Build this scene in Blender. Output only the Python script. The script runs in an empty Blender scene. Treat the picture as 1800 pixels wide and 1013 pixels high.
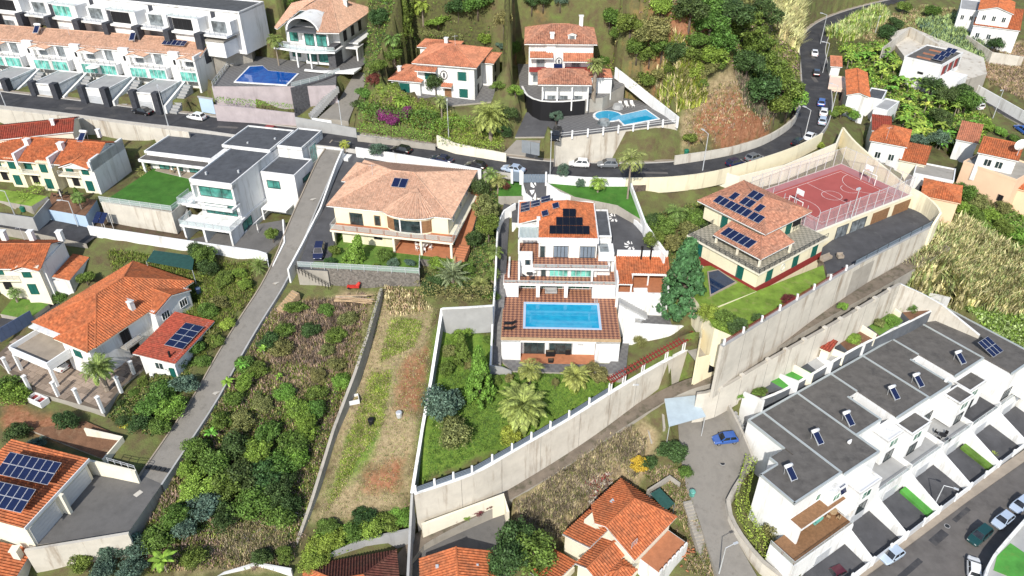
import bpy, bmesh, math, random
import numpy as np
from mathutils import Vector, Matrix
R = math.radians
random.seed(7); rng = np.random.default_rng(7)
sc = bpy.context.scene
COL = sc.collection
# ---------------------------------------------------------------- camera, sky, sun
F = 1320.0; TH = R(35); CT, ST = math.cos(TH), math.sin(TH); CZ = 100.0
cd = bpy.data.cameras.new('camera'); cam = bpy.data.objects.new('camera', cd); COL.objects.link(cam)
cam.location = (0, 0, CZ); cam.rotation_euler = (R(90) - TH, 0, 0)
cd.sensor_width = 36; cd.lens = 36 * F / 1800; cd.clip_start = 1; cd.clip_end = 3000
sc.camera = cam
SUN_EL, SUN_TO = R(39), (0.27, 1.0)
w = bpy.data.worlds.new('World'); sc.world = w; w.use_nodes = True
nt = w.node_tree; bg = nt.nodes['Background']
sky = nt.nodes.new('ShaderNodeTexSky'); sky.sky_type = 'NISHITA'; sky.sun_disc = False
sky.sun_elevation = SUN_EL; sky.sun_rotation = math.atan2(-SUN_TO[0], -SUN_TO[1])
sky.air_density = 1.0; sky.dust_density = 1.0
nt.links.new(sky.outputs[0], bg.inputs[0]); bg.inputs[1].default_value = 0.13
sd = bpy.data.lights.new('sun', 'SUN'); sd.energy = 3.7; sd.angle = R(0.7); sd.color = (1.0, .95, .86)
sun = bpy.data.objects.new('sun', sd); COL.objects.link(sun)
_h = Vector((SUN_TO[0], SUN_TO[1], 0)).normalized() * math.cos(SUN_EL)
sun.rotation_euler = Vector((_h.x, _h.y, -math.sin(SUN_EL))).to_track_quat('-Z', 'Y').to_euler()
sc.view_settings.view_transform = 'Standard'; sc.view_settings.look = 'None'
sc.view_settings.gamma = 1.0; sc.view_settings.exposure = 0.42
sc.cycles.max_bounces = 6; sc.cycles.transparent_max_bounces = 6
sc.cycles.use_denoising = True

# ---------------------------------------------------------------- photograph pixel -> place
def P(u, v, z):
    a = (u - 900) / F; b = (506.5 - v) / F
    t = (z - CZ) / (-ST + b * CT)
    return Vector((a * t, (CT + b * ST) * t, z))
def ztop(y, v):
    a = (506.5 - v) / F
    return CZ + y * (a * CT - ST) / (CT + a * ST)

# ---------------------------------------------------------------- materials
MATS = {}
def _new(name):
    m = bpy.data.materials.new(name); m.use_nodes = True
    return m, m.node_tree, m.node_tree.nodes['Principled BSDF']
def mat(name, col, rough=.8, var=.12, scale=.6, stain=None, bump=0, bscale=8, metal=0, spec=.3, vstreak=0, obj_rand=0, isl=0):
    if name in MATS: return MATS[name]
    m, t, b = _new(name); N, L = t.nodes.new, t.links.new
    b.inputs['Roughness'].default_value = rough; b.inputs['Metallic'].default_value = metal
    b.inputs['Specular IOR Level'].default_value = spec
    tc = N('ShaderNodeTexCoord')
    mp = N('ShaderNodeMapping'); mp.inputs['Scale'].default_value = (1, 1, 1)
    geo = N('ShaderNodeNewGeometry'); L(geo.outputs['Position'], mp.inputs[0])
    n1 = N('ShaderNodeTexNoise'); n1.inputs['Scale'].default_value = scale; n1.inputs['Detail'].default_value = 4; n1.inputs['Roughness'].default_value = .65
    L(mp.outputs[0], n1.inputs[0])
    c = Vector(col)
    r = N('ShaderNodeValToRGB'); r.color_ramp.elements[0].position = .3; r.color_ramp.elements[1].position = .7
    r.color_ramp.elements[0].color = (*(c * (1 - var)), 1); r.color_ramp.elements[1].color = (*[min(1, x) for x in c * (1 + var)], 1)
    L(n1.outputs[0], r.inputs[0]); out = r.outputs[0]
    if stain:
        mp2 = N('ShaderNodeMapping'); mp2.inputs['Scale'].default_value = (1, 1, .12 if vstreak else 1); L(geo.outputs['Position'], mp2.inputs[0])
        n2 = N('ShaderNodeTexNoise'); n2.inputs['Scale'].default_value = stain[3]; n2.inputs['Detail'].default_value = 5; n2.inputs['Roughness'].default_value = .7
        L(mp2.outputs[0], n2.inputs[0])
        r2 = N('ShaderNodeValToRGB'); r2.color_ramp.elements[0].position = stain[4]; r2.color_ramp.elements[1].position = stain[4] + .16
        r2.color_ramp.elements[1].color = (stain[5],) * 3 + (1,); r2.color_ramp.elements[0].color = (0, 0, 0, 1)
        L(n2.outputs[0], r2.inputs[0])
        mx = N('ShaderNodeMixRGB'); L(r2.outputs[0], mx.inputs[0]); L(out, mx.inputs[1]); mx.inputs[2].default_value = (*stain[:3], 1)
        out = mx.outputs[0]
    if obj_rand or isl:
        hs = N('ShaderNodeHueSaturation'); mr = N('ShaderNodeMapRange')
        if isl:
            L(geo.outputs['Random Per Island'], mr.inputs[0]); k = isl
        else:
            oi = N('ShaderNodeObjectInfo'); L(oi.outputs['Random'], mr.inputs[0]); k = obj_rand
        mr.inputs[3].default_value = 1 - k; mr.inputs[4].default_value = 1 + k
        L(mr.outputs[0], hs.inputs['Value']); L(out, hs.inputs['Color']); out = hs.outputs[0]
        if isl and obj_rand:
            oi = N('ShaderNodeObjectInfo'); m3 = N('ShaderNodeMapRange'); L(oi.outputs['Random'], m3.inputs[0])
            m3.inputs[3].default_value = .5 - obj_rand * .16; m3.inputs[4].default_value = .5 + obj_rand * .16
            L(m3.outputs[0], hs.inputs['Hue'])
    L(out, b.inputs['Base Color'])
    if bump:
        n3 = N('ShaderNodeTexNoise'); n3.inputs['Scale'].default_value = bscale; n3.inputs['Detail'].default_value = 3; L(mp.outputs[0], n3.inputs[0])
        bp = N('ShaderNodeBump'); bp.inputs['Strength'].default_value = bump; bp.inputs['Distance'].default_value = .15
        L(n3.outputs[0], bp.inputs['Height']); L(bp.outputs[0], b.inputs['Normal'])
    MATS[name] = m; return m
def tile_mat(name, col, col2, var=.34, dirt=(.12, .075, .05), dk=.54):
    m, t, b = _new(name); N, L = t.nodes.new, t.links.new
    uv = N('ShaderNodeUVMap'); uv.uv_map = 'UVMap'
    br = N('ShaderNodeTexBrick'); br.offset = 0; br.inputs['Scale'].default_value = 1
    br.inputs['Brick Width'].default_value = .38; br.inputs['Row Height'].default_value = .42; br.inputs['Mortar Size'].default_value = .022
    br.inputs['Color1'].default_value = (*col, 1); br.inputs['Color2'].default_value = (*col2, 1)
    br.inputs['Mortar'].default_value = (*[x * .72 for x in col], 1); L(uv.outputs[0], br.inputs[0])
    geo = N('ShaderNodeNewGeometry')
    n2 = N('ShaderNodeTexNoise'); n2.inputs['Scale'].default_value = .5; n2.inputs['Detail'].default_value = 5; n2.inputs['Roughness'].default_value = .7; L(geo.outputs['Position'], n2.inputs[0])
    r2 = N('ShaderNodeValToRGB'); r2.color_ramp.elements[0].position = dk - .12; r2.color_ramp.elements[1].position = dk + .14; r2.color_ramp.elements[1].color = (.5,) * 3 + (1,)
    L(n2.outputs[0], r2.inputs[0])
    mx = N('ShaderNodeMixRGB'); L(r2.outputs[0], mx.inputs[0]); L(br.outputs[0], mx.inputs[1]); mx.inputs[2].default_value = (*dirt, 1)
    n3 = N('ShaderNodeTexNoise'); n3.inputs['Scale'].default_value = 2.2; L(uv.outputs[0], n3.inputs[0])
    hs = N('ShaderNodeHueSaturation'); mr = N('ShaderNodeMapRange'); L(n3.outputs[0], mr.inputs[0]); mr.inputs[1].default_value = .3; mr.inputs[2].default_value = .7
    mr.inputs[3].default_value = 1 - var; mr.inputs[4].default_value = 1 + var * .6; L(mr.outputs[0], hs.inputs['Value']); L(mx.outputs[0], hs.inputs['Color'])
    L(hs.outputs[0], b.inputs['Base Color']); b.inputs['Roughness'].default_value = .85; b.inputs['Specular IOR Level'].default_value = .2
    MATS[name] = m; return m
def glass_mat(name, col, rough=.08):
    m, t, b = _new(name); N, L = t.nodes.new, t.links.new
    geo = N('ShaderNodeNewGeometry'); n = N('ShaderNodeTexNoise'); n.inputs['Scale'].default_value = .9; L(geo.outputs['Position'], n.inputs[0])
    r = N('ShaderNodeValToRGB'); r.color_ramp.elements[0].position = .35; r.color_ramp.elements[1].position = .65
    r.color_ramp.elements[0].color = (*[x * .5 for x in col], 1); r.color_ramp.elements[1].color = (*[min(1, x * 1.5) for x in col], 1)
    L(n.outputs[0], r.inputs[0]); L(r.outputs[0], b.inputs['Base Color']); b.inputs['Roughness'].default_value = rough; b.inputs['Specular IOR Level'].default_value = .7
    MATS[name] = m; return m
def clear_mat(name, col, alpha):
    m, t, b = _new(name); b.inputs['Base Color'].default_value = (*col, 1); b.inputs['Alpha'].default_value = alpha; b.inputs['Roughness'].default_value = .1
    MATS[name] = m; return m
W_ = mat('white_plaster', (.74, .74, .73), .85, .05, .5, stain=(.40, .385, .35, .7, .53, .72), vstreak=1)
mat('white_paint', (.82, .82, .81), .6, .03, 1)
mat('cream', (.75, .685, .50), .85, .05, .5, stain=(.46, .39, .28, .7, .54, .7), vstreak=1)
mat('ivory', (.75, .70, .57), .85, .05, .5, stain=(.46, .40, .30, .6, .58, .55), vstreak=1)
mat('peach_plaster', (.78, .55, .38), .85, .05, .4, stain=(.55, .38, .28, .5, .66, .5), vstreak=1)
mat('pink_plaster', (.78, .60, .50), .85, .05, .4)
mat('concrete', (.34, .315, .275), .9, .14, .5, stain=(.16, .145, .12, .55, .56, .75), vstreak=1, bump=.2, bscale=3)
mat('concrete_pale', (.54, .505, .44), .9, .12, .35, stain=(.22, .155, .10, .6, .53, .75), vstreak=1, bump=.15, bscale=3)
mat('concrete_grey', (.34, .34, .335), .9, .12, .4, stain=(.2, .2, .2, .5, .58, .6), vstreak=1)
mat('stucco_lilac', (.40, .35, .36), .9, .12, .6, stain=(.25, .22, .22, .7, .58, .6), vstreak=1)
mat('asphalt', (.052, .052, .056), .92, .28, .4, stain=(.10, .095, .09, .3, .53, .7), bump=.2, bscale=14)
mat('asphalt_warm', (.125, .115, .108), .92, .22, .35, stain=(.07, .066, .062, .3, .56, .6), bump=.2, bscale=14)
mat('ramp_paving', (.215, .20, .178), .92, .16, .5, stain=(.12, .11, .095, .5, .55, .7), bump=.2, bscale=14)
mat('yard_paving', (.13, .125, .12), .92, .2, .4, stain=(.07, .068, .065, .4, .55, .7), bump=.2, bscale=14)
mat('drive_dark', (.075, .075, .08), .85, .22, .4, stain=(.14, .14, .14, .35, .58, .7), bump=.15, bscale=14)
mat('lane_dirt', (.17, .14, .11), .95, .25, .5, stain=(.06, .06, .035, .6, .52, .8), bump=.4, bscale=6)
mat('pavement', (.32, .27, .215), .9, .14, .7, stain=(.25, .2, .15, .8, .58, .6))
mat('kerb', (.45, .43, .40), .9, .1, 1)
mat('paver', (.30, .235, .185), .9, .15, 1.4, obj_rand=.22)
mat('joint', (.14, .11, .085), .95)
mat('roof_gravel', (.118, .110, .102), .95, .2, .8, stain=(.06, .058, .056, .5, .54, .7), bump=.3, bscale=18)
mat('roof_slate', (.085, .09, .10), .9, .25, .7, stain=(.03, .032, .036, .35, .56, .7), bump=.2, bscale=14)
mat('metal_flash', (.48, .52, .52), .5, .05, 1, metal=.3)
mat('stone_dark', (.085, .085, .092), .9, .35, 2.2, bump=.6, bscale=3)
mat('stone_wall', (.16, .145, .13), .9, .5, 2.6, stain=(.30, .27, .23, 2.5, .55, .6), bump=.8, bscale=3)
mat('stone_brown', (.13, .10, .08), .95, .5, 1.8, stain=(.06, .05, .04, 1.3, .52, .8), bump=.9, bscale=2.5)
mat('slate_clad', (.045, .048, .058), .7, .3, 2)
mat('terracotta_floor', (.42, .17, .085), .8, .15, 1.2)
mat('red_trim', (.25, .035, .03), .7, .15, 2)
mat('green_paint', (.012, .105, .085), .5, .1, 2)
mat('gray_metal', (.30, .33, .36), .45, .08, 1, metal=.4)
mat('pale_metal', (.62, .64, .66), .4, .05, 1, metal=.3)
mat('blue_gate', (.10, .14, .24), .5, .1, 1)
mat('garden_shade_dark', (.11, .12, .135), .8, .2, .6); mat('slate_gate', (.16, .20, .25), .5, .1, 1)  # dark garden wall tone carries the deep shade of the trench
mat('dark_frame', (.03, .032, .035), .5, .1, 1)
mat('black', (.012, .012, .014), .6, .1, 1)
mat('wood', (.24, .13, .065), .7, .25, 3)
mat('wood_pale', (.42, .30, .18), .7, .2, 3)
mat('blue_paint', (.40, .52, .66), .8, .05, .6)
mat('green_net', (.02, .07, .06), .8, .2, 2)
mat('tarp', (.42, .50, .55), .6, .08, 1)
mat('court_red', (.37, .09, .08), .85, .1, .4, stain=(.34, .08, .075, .8, .55, .6))
mat('court_pale', (.36, .16, .17), .85, .1, .4)
mat('line_white', (.75, .73, .70), .7, .06, 3)
mat('solar', (.010, .016, .055), .15, .2, 3, spec=.6)
mat('solar_black', (.006, .007, .012), .15, .2, 3, spec=.6)
mat('rubber', (.015, .015, .016), .9, .1, 1)
mat('chrome', (.5, .5, .52), .3, .05, 1, metal=.8)
mat('lamp_glass', (.75, .75, .72), .2, .03, 1)
mat('tail_red', (.35, .01, .01), .3, .05, 1)
mat('rubbish', (.34, .28, .24), .9, .6, 3)
mat('red_plastic', (.5, .04, .03), .5, .1, 2)
mat('green_plastic', (.02, .16, .10), .5, .1, 2)
mat('fabric_white', (.72, .70, .67), .9, .05, 2)
mat('flower_magenta', (.25, .05, .17), .8, .3, 5, isl=.4)
mat('flower_red', (.22, .03, .03), .8, .3, 5, isl=.4)
mat('flower_yellow', (.6, .42, .05), .8, .3, 5, isl=.4)
glass_mat('glass', (.028, .045, .048)); glass_mat('teal_glass', (.05, .20, .17)); glass_mat('teal_curtain', (.13, .40, .34), .2)
glass_mat('green_glass', (.03, .16, .10)); glass_mat('gray_glass', (.16, .18, .19)); glass_mat('car_glass', (.02, .022, .025), .05)
clear_mat('rail_glass', (.55, .66, .66), .42); clear_mat('net', (.78, .72, .74), .20)
tile_mat('tile_orange', (.58, .185, .075), (.45, .13, .052)); tile_mat('tile_peach', (.62, .39, .275), (.52, .31, .21), .24, (.24, .17, .125), .58)
tile_mat('tile_coral', (.62, .26, .15), (.52, .20, .115), .2); tile_mat('tile_aged', (.52, .25, .16), (.38, .17, .11), .4, (.16, .12, .10), .55)
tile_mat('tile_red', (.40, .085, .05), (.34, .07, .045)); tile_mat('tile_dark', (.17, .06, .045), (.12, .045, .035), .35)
def tiles2(name, c1, c2, mo, sx, sy, rot=0):
    m, t, b = _new(name); N, L = t.nodes.new, t.links.new
    tc = N('ShaderNodeTexCoord'); mp = N('ShaderNodeMapping'); mp.inputs['Rotation'].default_value = (0, 0, rot); L(tc.outputs['Object'], mp.inputs[0])
    ck = N('ShaderNodeTexChecker'); ck.inputs['Scale'].default_value = 1 / sx; ck.inputs[1].default_value = (*c1, 1); ck.inputs[2].default_value = (*c2, 1); L(mp.outputs[0], ck.inputs[0])
    n = N('ShaderNodeTexNoise'); n.inputs['Scale'].default_value = 2; L(tc.outputs['Object'], n.inputs[0])
    mx = N('ShaderNodeMixRGB'); mx.blend_type = 'MULTIPLY'; mx.inputs[0].default_value = .5; L(ck.outputs[0], mx.inputs[1]); L(n.outputs[0], mx.inputs[2])
    L(mx.outputs[0], b.inputs['Base Color']); b.inputs['Roughness'].default_value = .75; MATS[name] = m
tiles2('deck_tile', (.52, .245, .135), (.20, .085, .065), None, .46, .46, R(45))
tiles2('deck_grey', (.17, .165, .165), (.21, .205, .20), None, .6, .6)
tiles2('patio_tile', (.50, .46, .40), (.40, .36, .31), None, .5, .5)
tiles2('balcony_check', (.46, .42, .33), (.30, .28, .22), None, .5, .5)
def water_mat(name, deep, shallow):
    m, t, b = _new(name); N, L = t.nodes.new, t.links.new
    geo = N('ShaderNodeNewGeometry'); v = N('ShaderNodeTexVoronoi'); v.feature = 'SMOOTH_F1'; v.inputs['Scale'].default_value = 1.1; L(geo.outputs['Position'], v.inputs[0])
    r = N('ShaderNodeValToRGB'); r.color_ramp.elements[0].color = (*deep, 1); r.color_ramp.elements[1].color = (*shallow, 1); r.color_ramp.elements[0].position = .1; r.color_ramp.elements[1].position = .9
    L(v.outputs[0], r.inputs[0]); L(r.outputs[0], b.inputs['Base Color']); b.inputs['Roughness'].default_value = .06
    n = N('ShaderNodeTexNoise'); n.inputs['Scale'].default_value = 1.5; L(geo.outputs['Position'], n.inputs[0])
    bp = N('ShaderNodeBump'); bp.inputs['Strength'].default_value = .08; L(n.outputs[0], bp.inputs['Height']); L(bp.outputs[0], b.inputs['Normal']); MATS[name] = m
water_mat('pool_cyan', (.008, .26, .46), (.02, .36, .56)); water_mat('pool_blue', (.004, .06, .30), (.012, .12, .42)); water_mat('pool_navy', (.006, .02, .06), (.012, .035, .09))
def leaf(name, col, var=.5, isl=.5, orand=.17, rough=.6):
    m = mat(name, col, rough, var, .7, isl=isl, obj_rand=orand, spec=.25)
    b = m.node_tree.nodes['Principled BSDF']
    b.inputs['Transmission Weight'].default_value = 0
    b.inputs['Subsurface Weight'].default_value = 0
    return m
leaf('leaf_dark', (.060, .105, .032)); leaf('leaf_mid', (.115, .185, .036)); leaf('leaf_fresh', (.18, .28, .045)); leaf('leaf_lime', (.29, .37, .06))
leaf('leaf_olive', (.20, .205, .07)); leaf('leaf_blue', (.10, .16, .11)); leaf('leaf_banana', (.16, .30, .04)); leaf('leaf_palm', (.24, .26, .08))
leaf('leaf_palm_bright', (.26, .31, .08)); leaf('leaf_palm_green', (.16, .24, .06)); leaf('leaf_cycad', (.22, .28, .14)); leaf('leaf_conifer', (.075, .145, .055)); leaf('straw', (.46, .37, .21)); leaf('twig', (.33, .255, .19)); leaf('leaf_red', (.16, .05, .04))
leaf('reed_pale', (.60, .56, .29)); leaf('reed_green', (.32, .41, .16))
mat('lawn', (.10, .19, .03), .95, .35, .5, stain=(.19, .22, .06, .7, .53, .8), bump=.5, bscale=12)
mat('lawn_bright', (.16, .25, .035), .95, .35, .5, stain=(.25, .25, .085, .7, .53, .8), bump=.5, bscale=12)
mat('lawn_dark', (.05, .15, .02), .95, .25, .5, stain=(.08, .17, .03, .6, .55, .7), bump=.5, bscale=12)
mat('turf', (.07, .26, .045), .95, .2, .6, stain=(.12, .24, .05, .8, .55, .7))
mat('soil', (.16, .085, .05), .95, .3, .7, stain=(.24, .16, .10, .8, .56, .8), bump=.6, bscale=5)
mat('soil_dark', (.085, .06, .04), .95, .35, .8, stain=(.07, .09, .03, 1.2, .52, .8), bump=.6, bscale=5)
mat('bark', (.12, .095, .075), .95, .3, 4); mat('palm_bark', (.26, .215, .17), .95, .3, 5)

# ---------------------------------------------------------------- mesh helpers
class MB:
    def __init__(s): s.v = []; s.f = []; s.m = []
    def poly(s, pts, m=0):
        n = len(s.v); s.v += [tuple(p) for p in pts]; s.f.append(tuple(range(n, n + len(pts)))); s.m.append(m); return s
    def box(s, x0, x1, y0, y1, z0, z1, m=0):
        n = len(s.v); s.v += [(x0, y0, z0), (x1, y0, z0), (x1, y1, z0), (x0, y1, z0), (x0, y0, z1), (x1, y0, z1), (x1, y1, z1), (x0, y1, z1)]
        for f in ((0, 3, 2, 1), (4, 5, 6, 7), (0, 1, 5, 4), (1, 2, 6, 5), (2, 3, 7, 6), (3, 0, 4, 7)): s.f.append(tuple(n + i for i in f)); s.m.append(m)
        return s
    def prism(s, pts, z0, z1, m=0, ms=None):
        k = len(pts); n = len(s.v); ms = m if ms is None else ms
        A = sum(pts[i][0] * pts[(i + 1) % k][1] - pts[(i + 1) % k][0] * pts[i][1] for i in range(k))
        if A < 0: pts = pts[::-1]
        zb = lambda p: z0(p) if callable(z0) else z0
        zt = lambda p: z1(p) if callable(z1) else z1
        s.v += [(p[0], p[1], zb(p)) for p in pts] + [(p[0], p[1], zt(p)) for p in pts]
        s.f.append(tuple(n + k + i for i in range(k))); s.m.append(m); s.f.append(tuple(n + i for i in range(k - 1, -1, -1))); s.m.append(ms)
        for i in range(k):
            j = (i + 1) % k; s.f.append((n + i, n + j, n + k + j, n + k + i)); s.m.append(ms)
        return s
    def tube(s, p, q, r0, r1=None, n=6, m=0):
        r1 = r0 if r1 is None else r1; p = Vector(p); q = Vector(q); d = (q - p).normalized()
        a = d.orthogonal().normalized(); b = d.cross(a); k = len(s.v)
        for c, r in ((p, r0), (q, r1)):
            for i in range(n):
                t = 2 * math.pi * i / n; s.v.append(tuple(c + (a * math.cos(t) + b * math.sin(t)) * r))
        for i in range(n):
            j = (i + 1) % n; s.f.append((k + i, k + j, k + n + j, k + n + i)); s.m.append(m)
        s.f.append(tuple(k + n + i for i in range(n))); s.m.append(m); s.f.append(tuple(k + n - 1 - i for i in range(n))); s.m.append(m)
        return s
    def mesh(s, name, mats, smooth=False):
        me = bpy.data.meshes.new(name); me.from_pydata(s.v, [], s.f); me.update()
        for x in (mats if isinstance(mats, (list, tuple)) else [mats]): me.materials.append(MATS[x] if isinstance(x, str) else x)
        if any(s.m): me.polygons.foreach_set('material_index', s.m)
        if smooth: me.polygons.foreach_set('use_smooth', [True] * len(s.f))
        return me
    def obj(s, name, mats, parent=None, smooth=False, **kw):
        return link(name, s.mesh(name, mats, smooth), parent, **kw)
def link(name, me, parent=None, loc=None, rot=None, label=None, cat=None, group=None, kind=None):
    o = bpy.data.objects.new(name, me); COL.objects.link(o); o.parent = parent
    if loc is not None: o.location = loc
    if rot is not None: o.rotation_euler = (0, 0, rot) if not hasattr(rot, '__len__') else rot
    if label: o['label'] = label
    if cat: o['category'] = cat
    if group: o['group'] = group
    if kind: o['kind'] = kind
    return o
def thing(name, label, cat, loc=(0, 0, 0), rot=0, group=None, kind=None):
    return link(name, None, None, loc, rot, label, cat, group, kind)
def inpoly(x, y, pts):
    c = False; n = len(pts); j = n - 1
    for i in range(n):
        if (pts[i][1] > y) != (pts[j][1] > y) and x < (pts[j][0] - pts[i][0]) * (y - pts[i][1]) / (pts[j][1] - pts[i][1]) + pts[i][0]: c = not c
        j = i
    return c
def np_inpoly(X, Y, pts):
    c = np.zeros(X.shape, bool); n = len(pts); j = n - 1
    for i in range(n):
        yi, yj, xi, xj = pts[i][1], pts[j][1], pts[i][0], pts[j][0]
        if yi != yj: c ^= ((yi > Y) != (yj > Y)) & (X < (xj - xi) * (Y - yi) / (yj - yi) + xi)
        j = i
    return c
def np_dist(X, Y, pts, closed=True):
    D = np.full(X.shape, 1e9); n = len(pts)
    for i in range(n if closed else n - 1):
        ax, ay = pts[i][0], pts[i][1]; bx, by = pts[(i + 1) % n][0], pts[(i + 1) % n][1]
        dx, dy = bx - ax, by - ay; l = dx * dx + dy * dy + 1e-9
        t = np.clip(((X - ax) * dx + (Y - ay) * dy) / l, 0, 1)
        D = np.minimum(D, np.hypot(X - ax - t * dx, Y - ay - t * dy))
    return D
# ---------------------------------------------------------------- ground: patches, roads, terrain sheet
PATCH = []
def patch(name, px, m, skirt=5, sm='concrete', lift=0, reg=True, kind='structure', **kw):
    pts = [P(*p) for p in px]
    A = np.array([[p.x, p.y, 1] for p in pts]); zz = np.array([p.z for p in pts])
    a, b, c = np.linalg.lstsq(A, zz, rcond=None)[0]
    pl = lambda p: a * p[0] + b * p[1] + c + lift
    xy = [(p.x, p.y) for p in pts]
    if reg: PATCH.append((xy, (a, b, c + lift), (min(p[0] for p in xy), max(p[0] for p in xy), min(p[1] for p in xy), max(p[1] for p in xy))))
    return MB().prism(xy, lambda p: pl(p) - skirt, pl, 0, 1).obj(name, [m, sm], kind=kind, **kw)
def smooth_line(pts, step=2.0):
    out = []; n = len(pts)
    for i in range(n - 1):
        p0, p1, p2, p3 = pts[max(i - 1, 0)], pts[i], pts[i + 1], pts[min(i + 2, n - 1)]
        k = max(1, int((p2 - p1).length / step))
        for j in range(k):
            t = j / k
            out.append(.5 * ((2 * p1) + (p2 - p0) * t + (2 * p0 - 5 * p1 + 4 * p2 - p3) * t * t + (3 * p1 - p0 - 3 * p2 + p3) * t ** 3))
    out.append(pts[-1]); return out
def offs(L, d):
    o = []
    for i, p in enumerate(L):
        t = (L[min(i + 1, len(L) - 1)] - L[max(i - 1, 0)]); t.z = 0; t.normalize()
        o.append(p + Vector((-t.y, t.x, 0)) * d)
    return o
def road(name, px, width, m, skirt=3, kerb=True, pave=0, lift=0):
    L = smooth_line([P(*p) for p in px]); a, b = offs(L, width / 2), offs(L, -width / 2); mb = MB()
    up = Vector((0, 0, lift)); dn = Vector((0, 0, -skirt))
    for i in range(len(L) - 1):
        mb.poly([b[i] + up, b[i + 1] + up, a[i + 1] + up, a[i] + up])
        mb.poly([a[i] + up, a[i + 1] + up, a[i + 1] + dn, a[i] + dn], 1); mb.poly([b[i + 1] + up, b[i] + up, b[i] + dn, b[i + 1] + dn], 1)
        q = [a[i], a[i + 1], b[i + 1], b[i]]; xy = [(p.x, p.y) for p in q]
        A = np.array([[p.x, p.y, 1] for p in q]); co = np.linalg.lstsq(A, np.array([p.z for p in q]), rcond=None)[0]
        PATCH.append((xy, tuple(co + [0, 0, lift]), (min(p[0] for p in xy), max(p[0] for p in xy), min(p[1] for p in xy), max(p[1] for p in xy))))
    mb.obj(name, [m, 'concrete'], kind='structure')
    return L, a, b
def strip(name, L, d0, d1, z0, z1, m, **kw):
    A, B = offs(L, d0), offs(L, d1); mb = MB()
    for i in range(len(L) - 1):
        q = [A[i], A[i + 1], B[i + 1], B[i]]
        mb.poly([p + Vector((0, 0, z1)) for p in q][::-1] if d1 > d0 else [p + Vector((0, 0, z1)) for p in q][::-1])
        for X in (A, B): mb.poly([X[i] + Vector((0, 0, z1)), X[i + 1] + Vector((0, 0, z1)), X[i + 1] + Vector((0, 0, z0)), X[i] + Vector((0, 0, z0))])
    return mb.obj(name, m, kind=kw.pop('kind', 'structure'), **kw)

MAIN = [(-140, 150, 43.6), (-60, 164, 43), (0, 173, 42.5), (120, 187, 41.7), (250, 204, 40.8), (350, 215, 40.3), (450, 229, 40), (540, 240, 39.9), (620, 249, 39.8), (690, 258, 39.7), (760, 270, 39.5), (850, 284, 39.3),
        (900, 291, 39.2), (960, 297, 39), (1040, 300, 38.8), (1120, 301, 38.6), (1200, 297, 38.4), (1260, 287, 38.2), (1330, 267, 38), (1390, 245, 37.8), (1421, 220, 37.6), (1434, 188, 37.4), (1434, 150, 37.2), (1430, 112, 37), (1428, 82, 37), (1442, 54, 37), (1480, 32, 37.2), (1540, 13, 37.6), (1620, -5, 38), (1700, -22, 38.5)]
RL, ra, rb = road('road', MAIN, 6.6, 'asphalt', kerb=True)
strip('pavement', RL, 3.25, 4.2, -1, .13, 'pavement')
strip('kerb', RL, 3.08, 3.25, -1, .14, 'kerb')
strip('kerb', RL, -3.5, -3.3, -1, .12, 'kerb')
RAMP = [(600, 250, 39.85), (590, 262, 39.4), (578, 280, 38.8), (545, 353, 35.9), (523, 404, 33.8), (503, 455, 31.6), (477, 507, 29.8), (440, 565, 28), (404, 625, 26.3), (364, 697, 24.3), (325, 757, 22.9), (281, 822, 21.6), (262, 850, 21.2)]
PL, pa, pb = road('ramp_road', RAMP, 3.7, 'ramp_paving')
LANE = [(700, 1010, 9), (735, 950, 10), (895, 866, 12), (1000, 803, 14), (1090, 742, 16.6), (1160, 699, 18.6), (1210, 676, 20.2), (1275, 653, 22), (1400, 578, 25), (1500, 522, 26.4), (1600, 466, 27.5), (1660, 430, 28)]
LL, la, lb = road('lane', LANE, 2.3, 'lane_dirt')
STREET = [(-80, 378, 33.4), (0, 386, 33), (80, 399, 32.6), (168, 417, 32)]
road('side_street', STREET, 4.6, 'asphalt')
LOWR = [(-60, 590, 25.6), (0, 572, 25.8), (60, 548, 26.1), (110, 512, 26.6)]
road('side_street', LOWR, 4.2, 'asphalt')
patch('road', [(1462, 1030, 7), (1581, 946, 7.1), (1686, 869, 7.3), (1800, 790, 7.6), (1960, 690, 8), (2050, 1150, 6.4), (1500, 1150, 6.4)], 'asphalt_warm')
FARR = [(1700, 150, 30.5), (1740, 178, 30), (1800, 212, 29.5), (1900, 262, 29)]
FL, fa, fb = road('lower_road', FARR, 5, 'asphalt')
patch('driveway', [(1188, 688, 16.6), (1250, 684, 16.6), (1296, 752, 15.2), (1322, 806, 13.5), (1300, 850, 12.3), (1278, 885, 11.5), (1300, 960, 9.6), (1340, 1030, 8), (1266, 1030, 8), (1228, 915, 10.4), (1207, 860, 12), (1196, 790, 14.3)], 'ramp_paving')
# main house grounds
patch('driveway', [(920, 321, 38.9), (961, 321, 38.9), (1010, 348, 36.6), (931, 348, 36.6)], 'drive_dark', 3)
patch('driveway', [(899, 360, 35.6), (931, 347, 36.5), (1010, 347, 36.5), (1063, 355, 35.6), (1107, 382, 34.7), (1140, 415, 34.2), (1169, 449, 33.8), (1076, 450, 33.6), (1062, 400, 34.6), (900, 395, 34.6)], 'drive_dark', 5, 'white_plaster')
patch('lawn', [(962, 322, 38.6), (1100, 311, 38.4), (1113, 332, 38), (1139, 393, 36), (1085, 363, 36.8), (1010, 346, 37.7)], 'lawn_dark', 4)
patch('lawn', [(876, 318, 38), (917, 320, 38), (921, 345, 37.2), (876, 345, 37.2)], 'lawn_dark', 4)
patch('walkway', [(866, 641, 23.2), (881, 641, 23.2), (889, 480, 30.6), (873, 480, 30.6)], 'deck_grey', 5)
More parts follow.
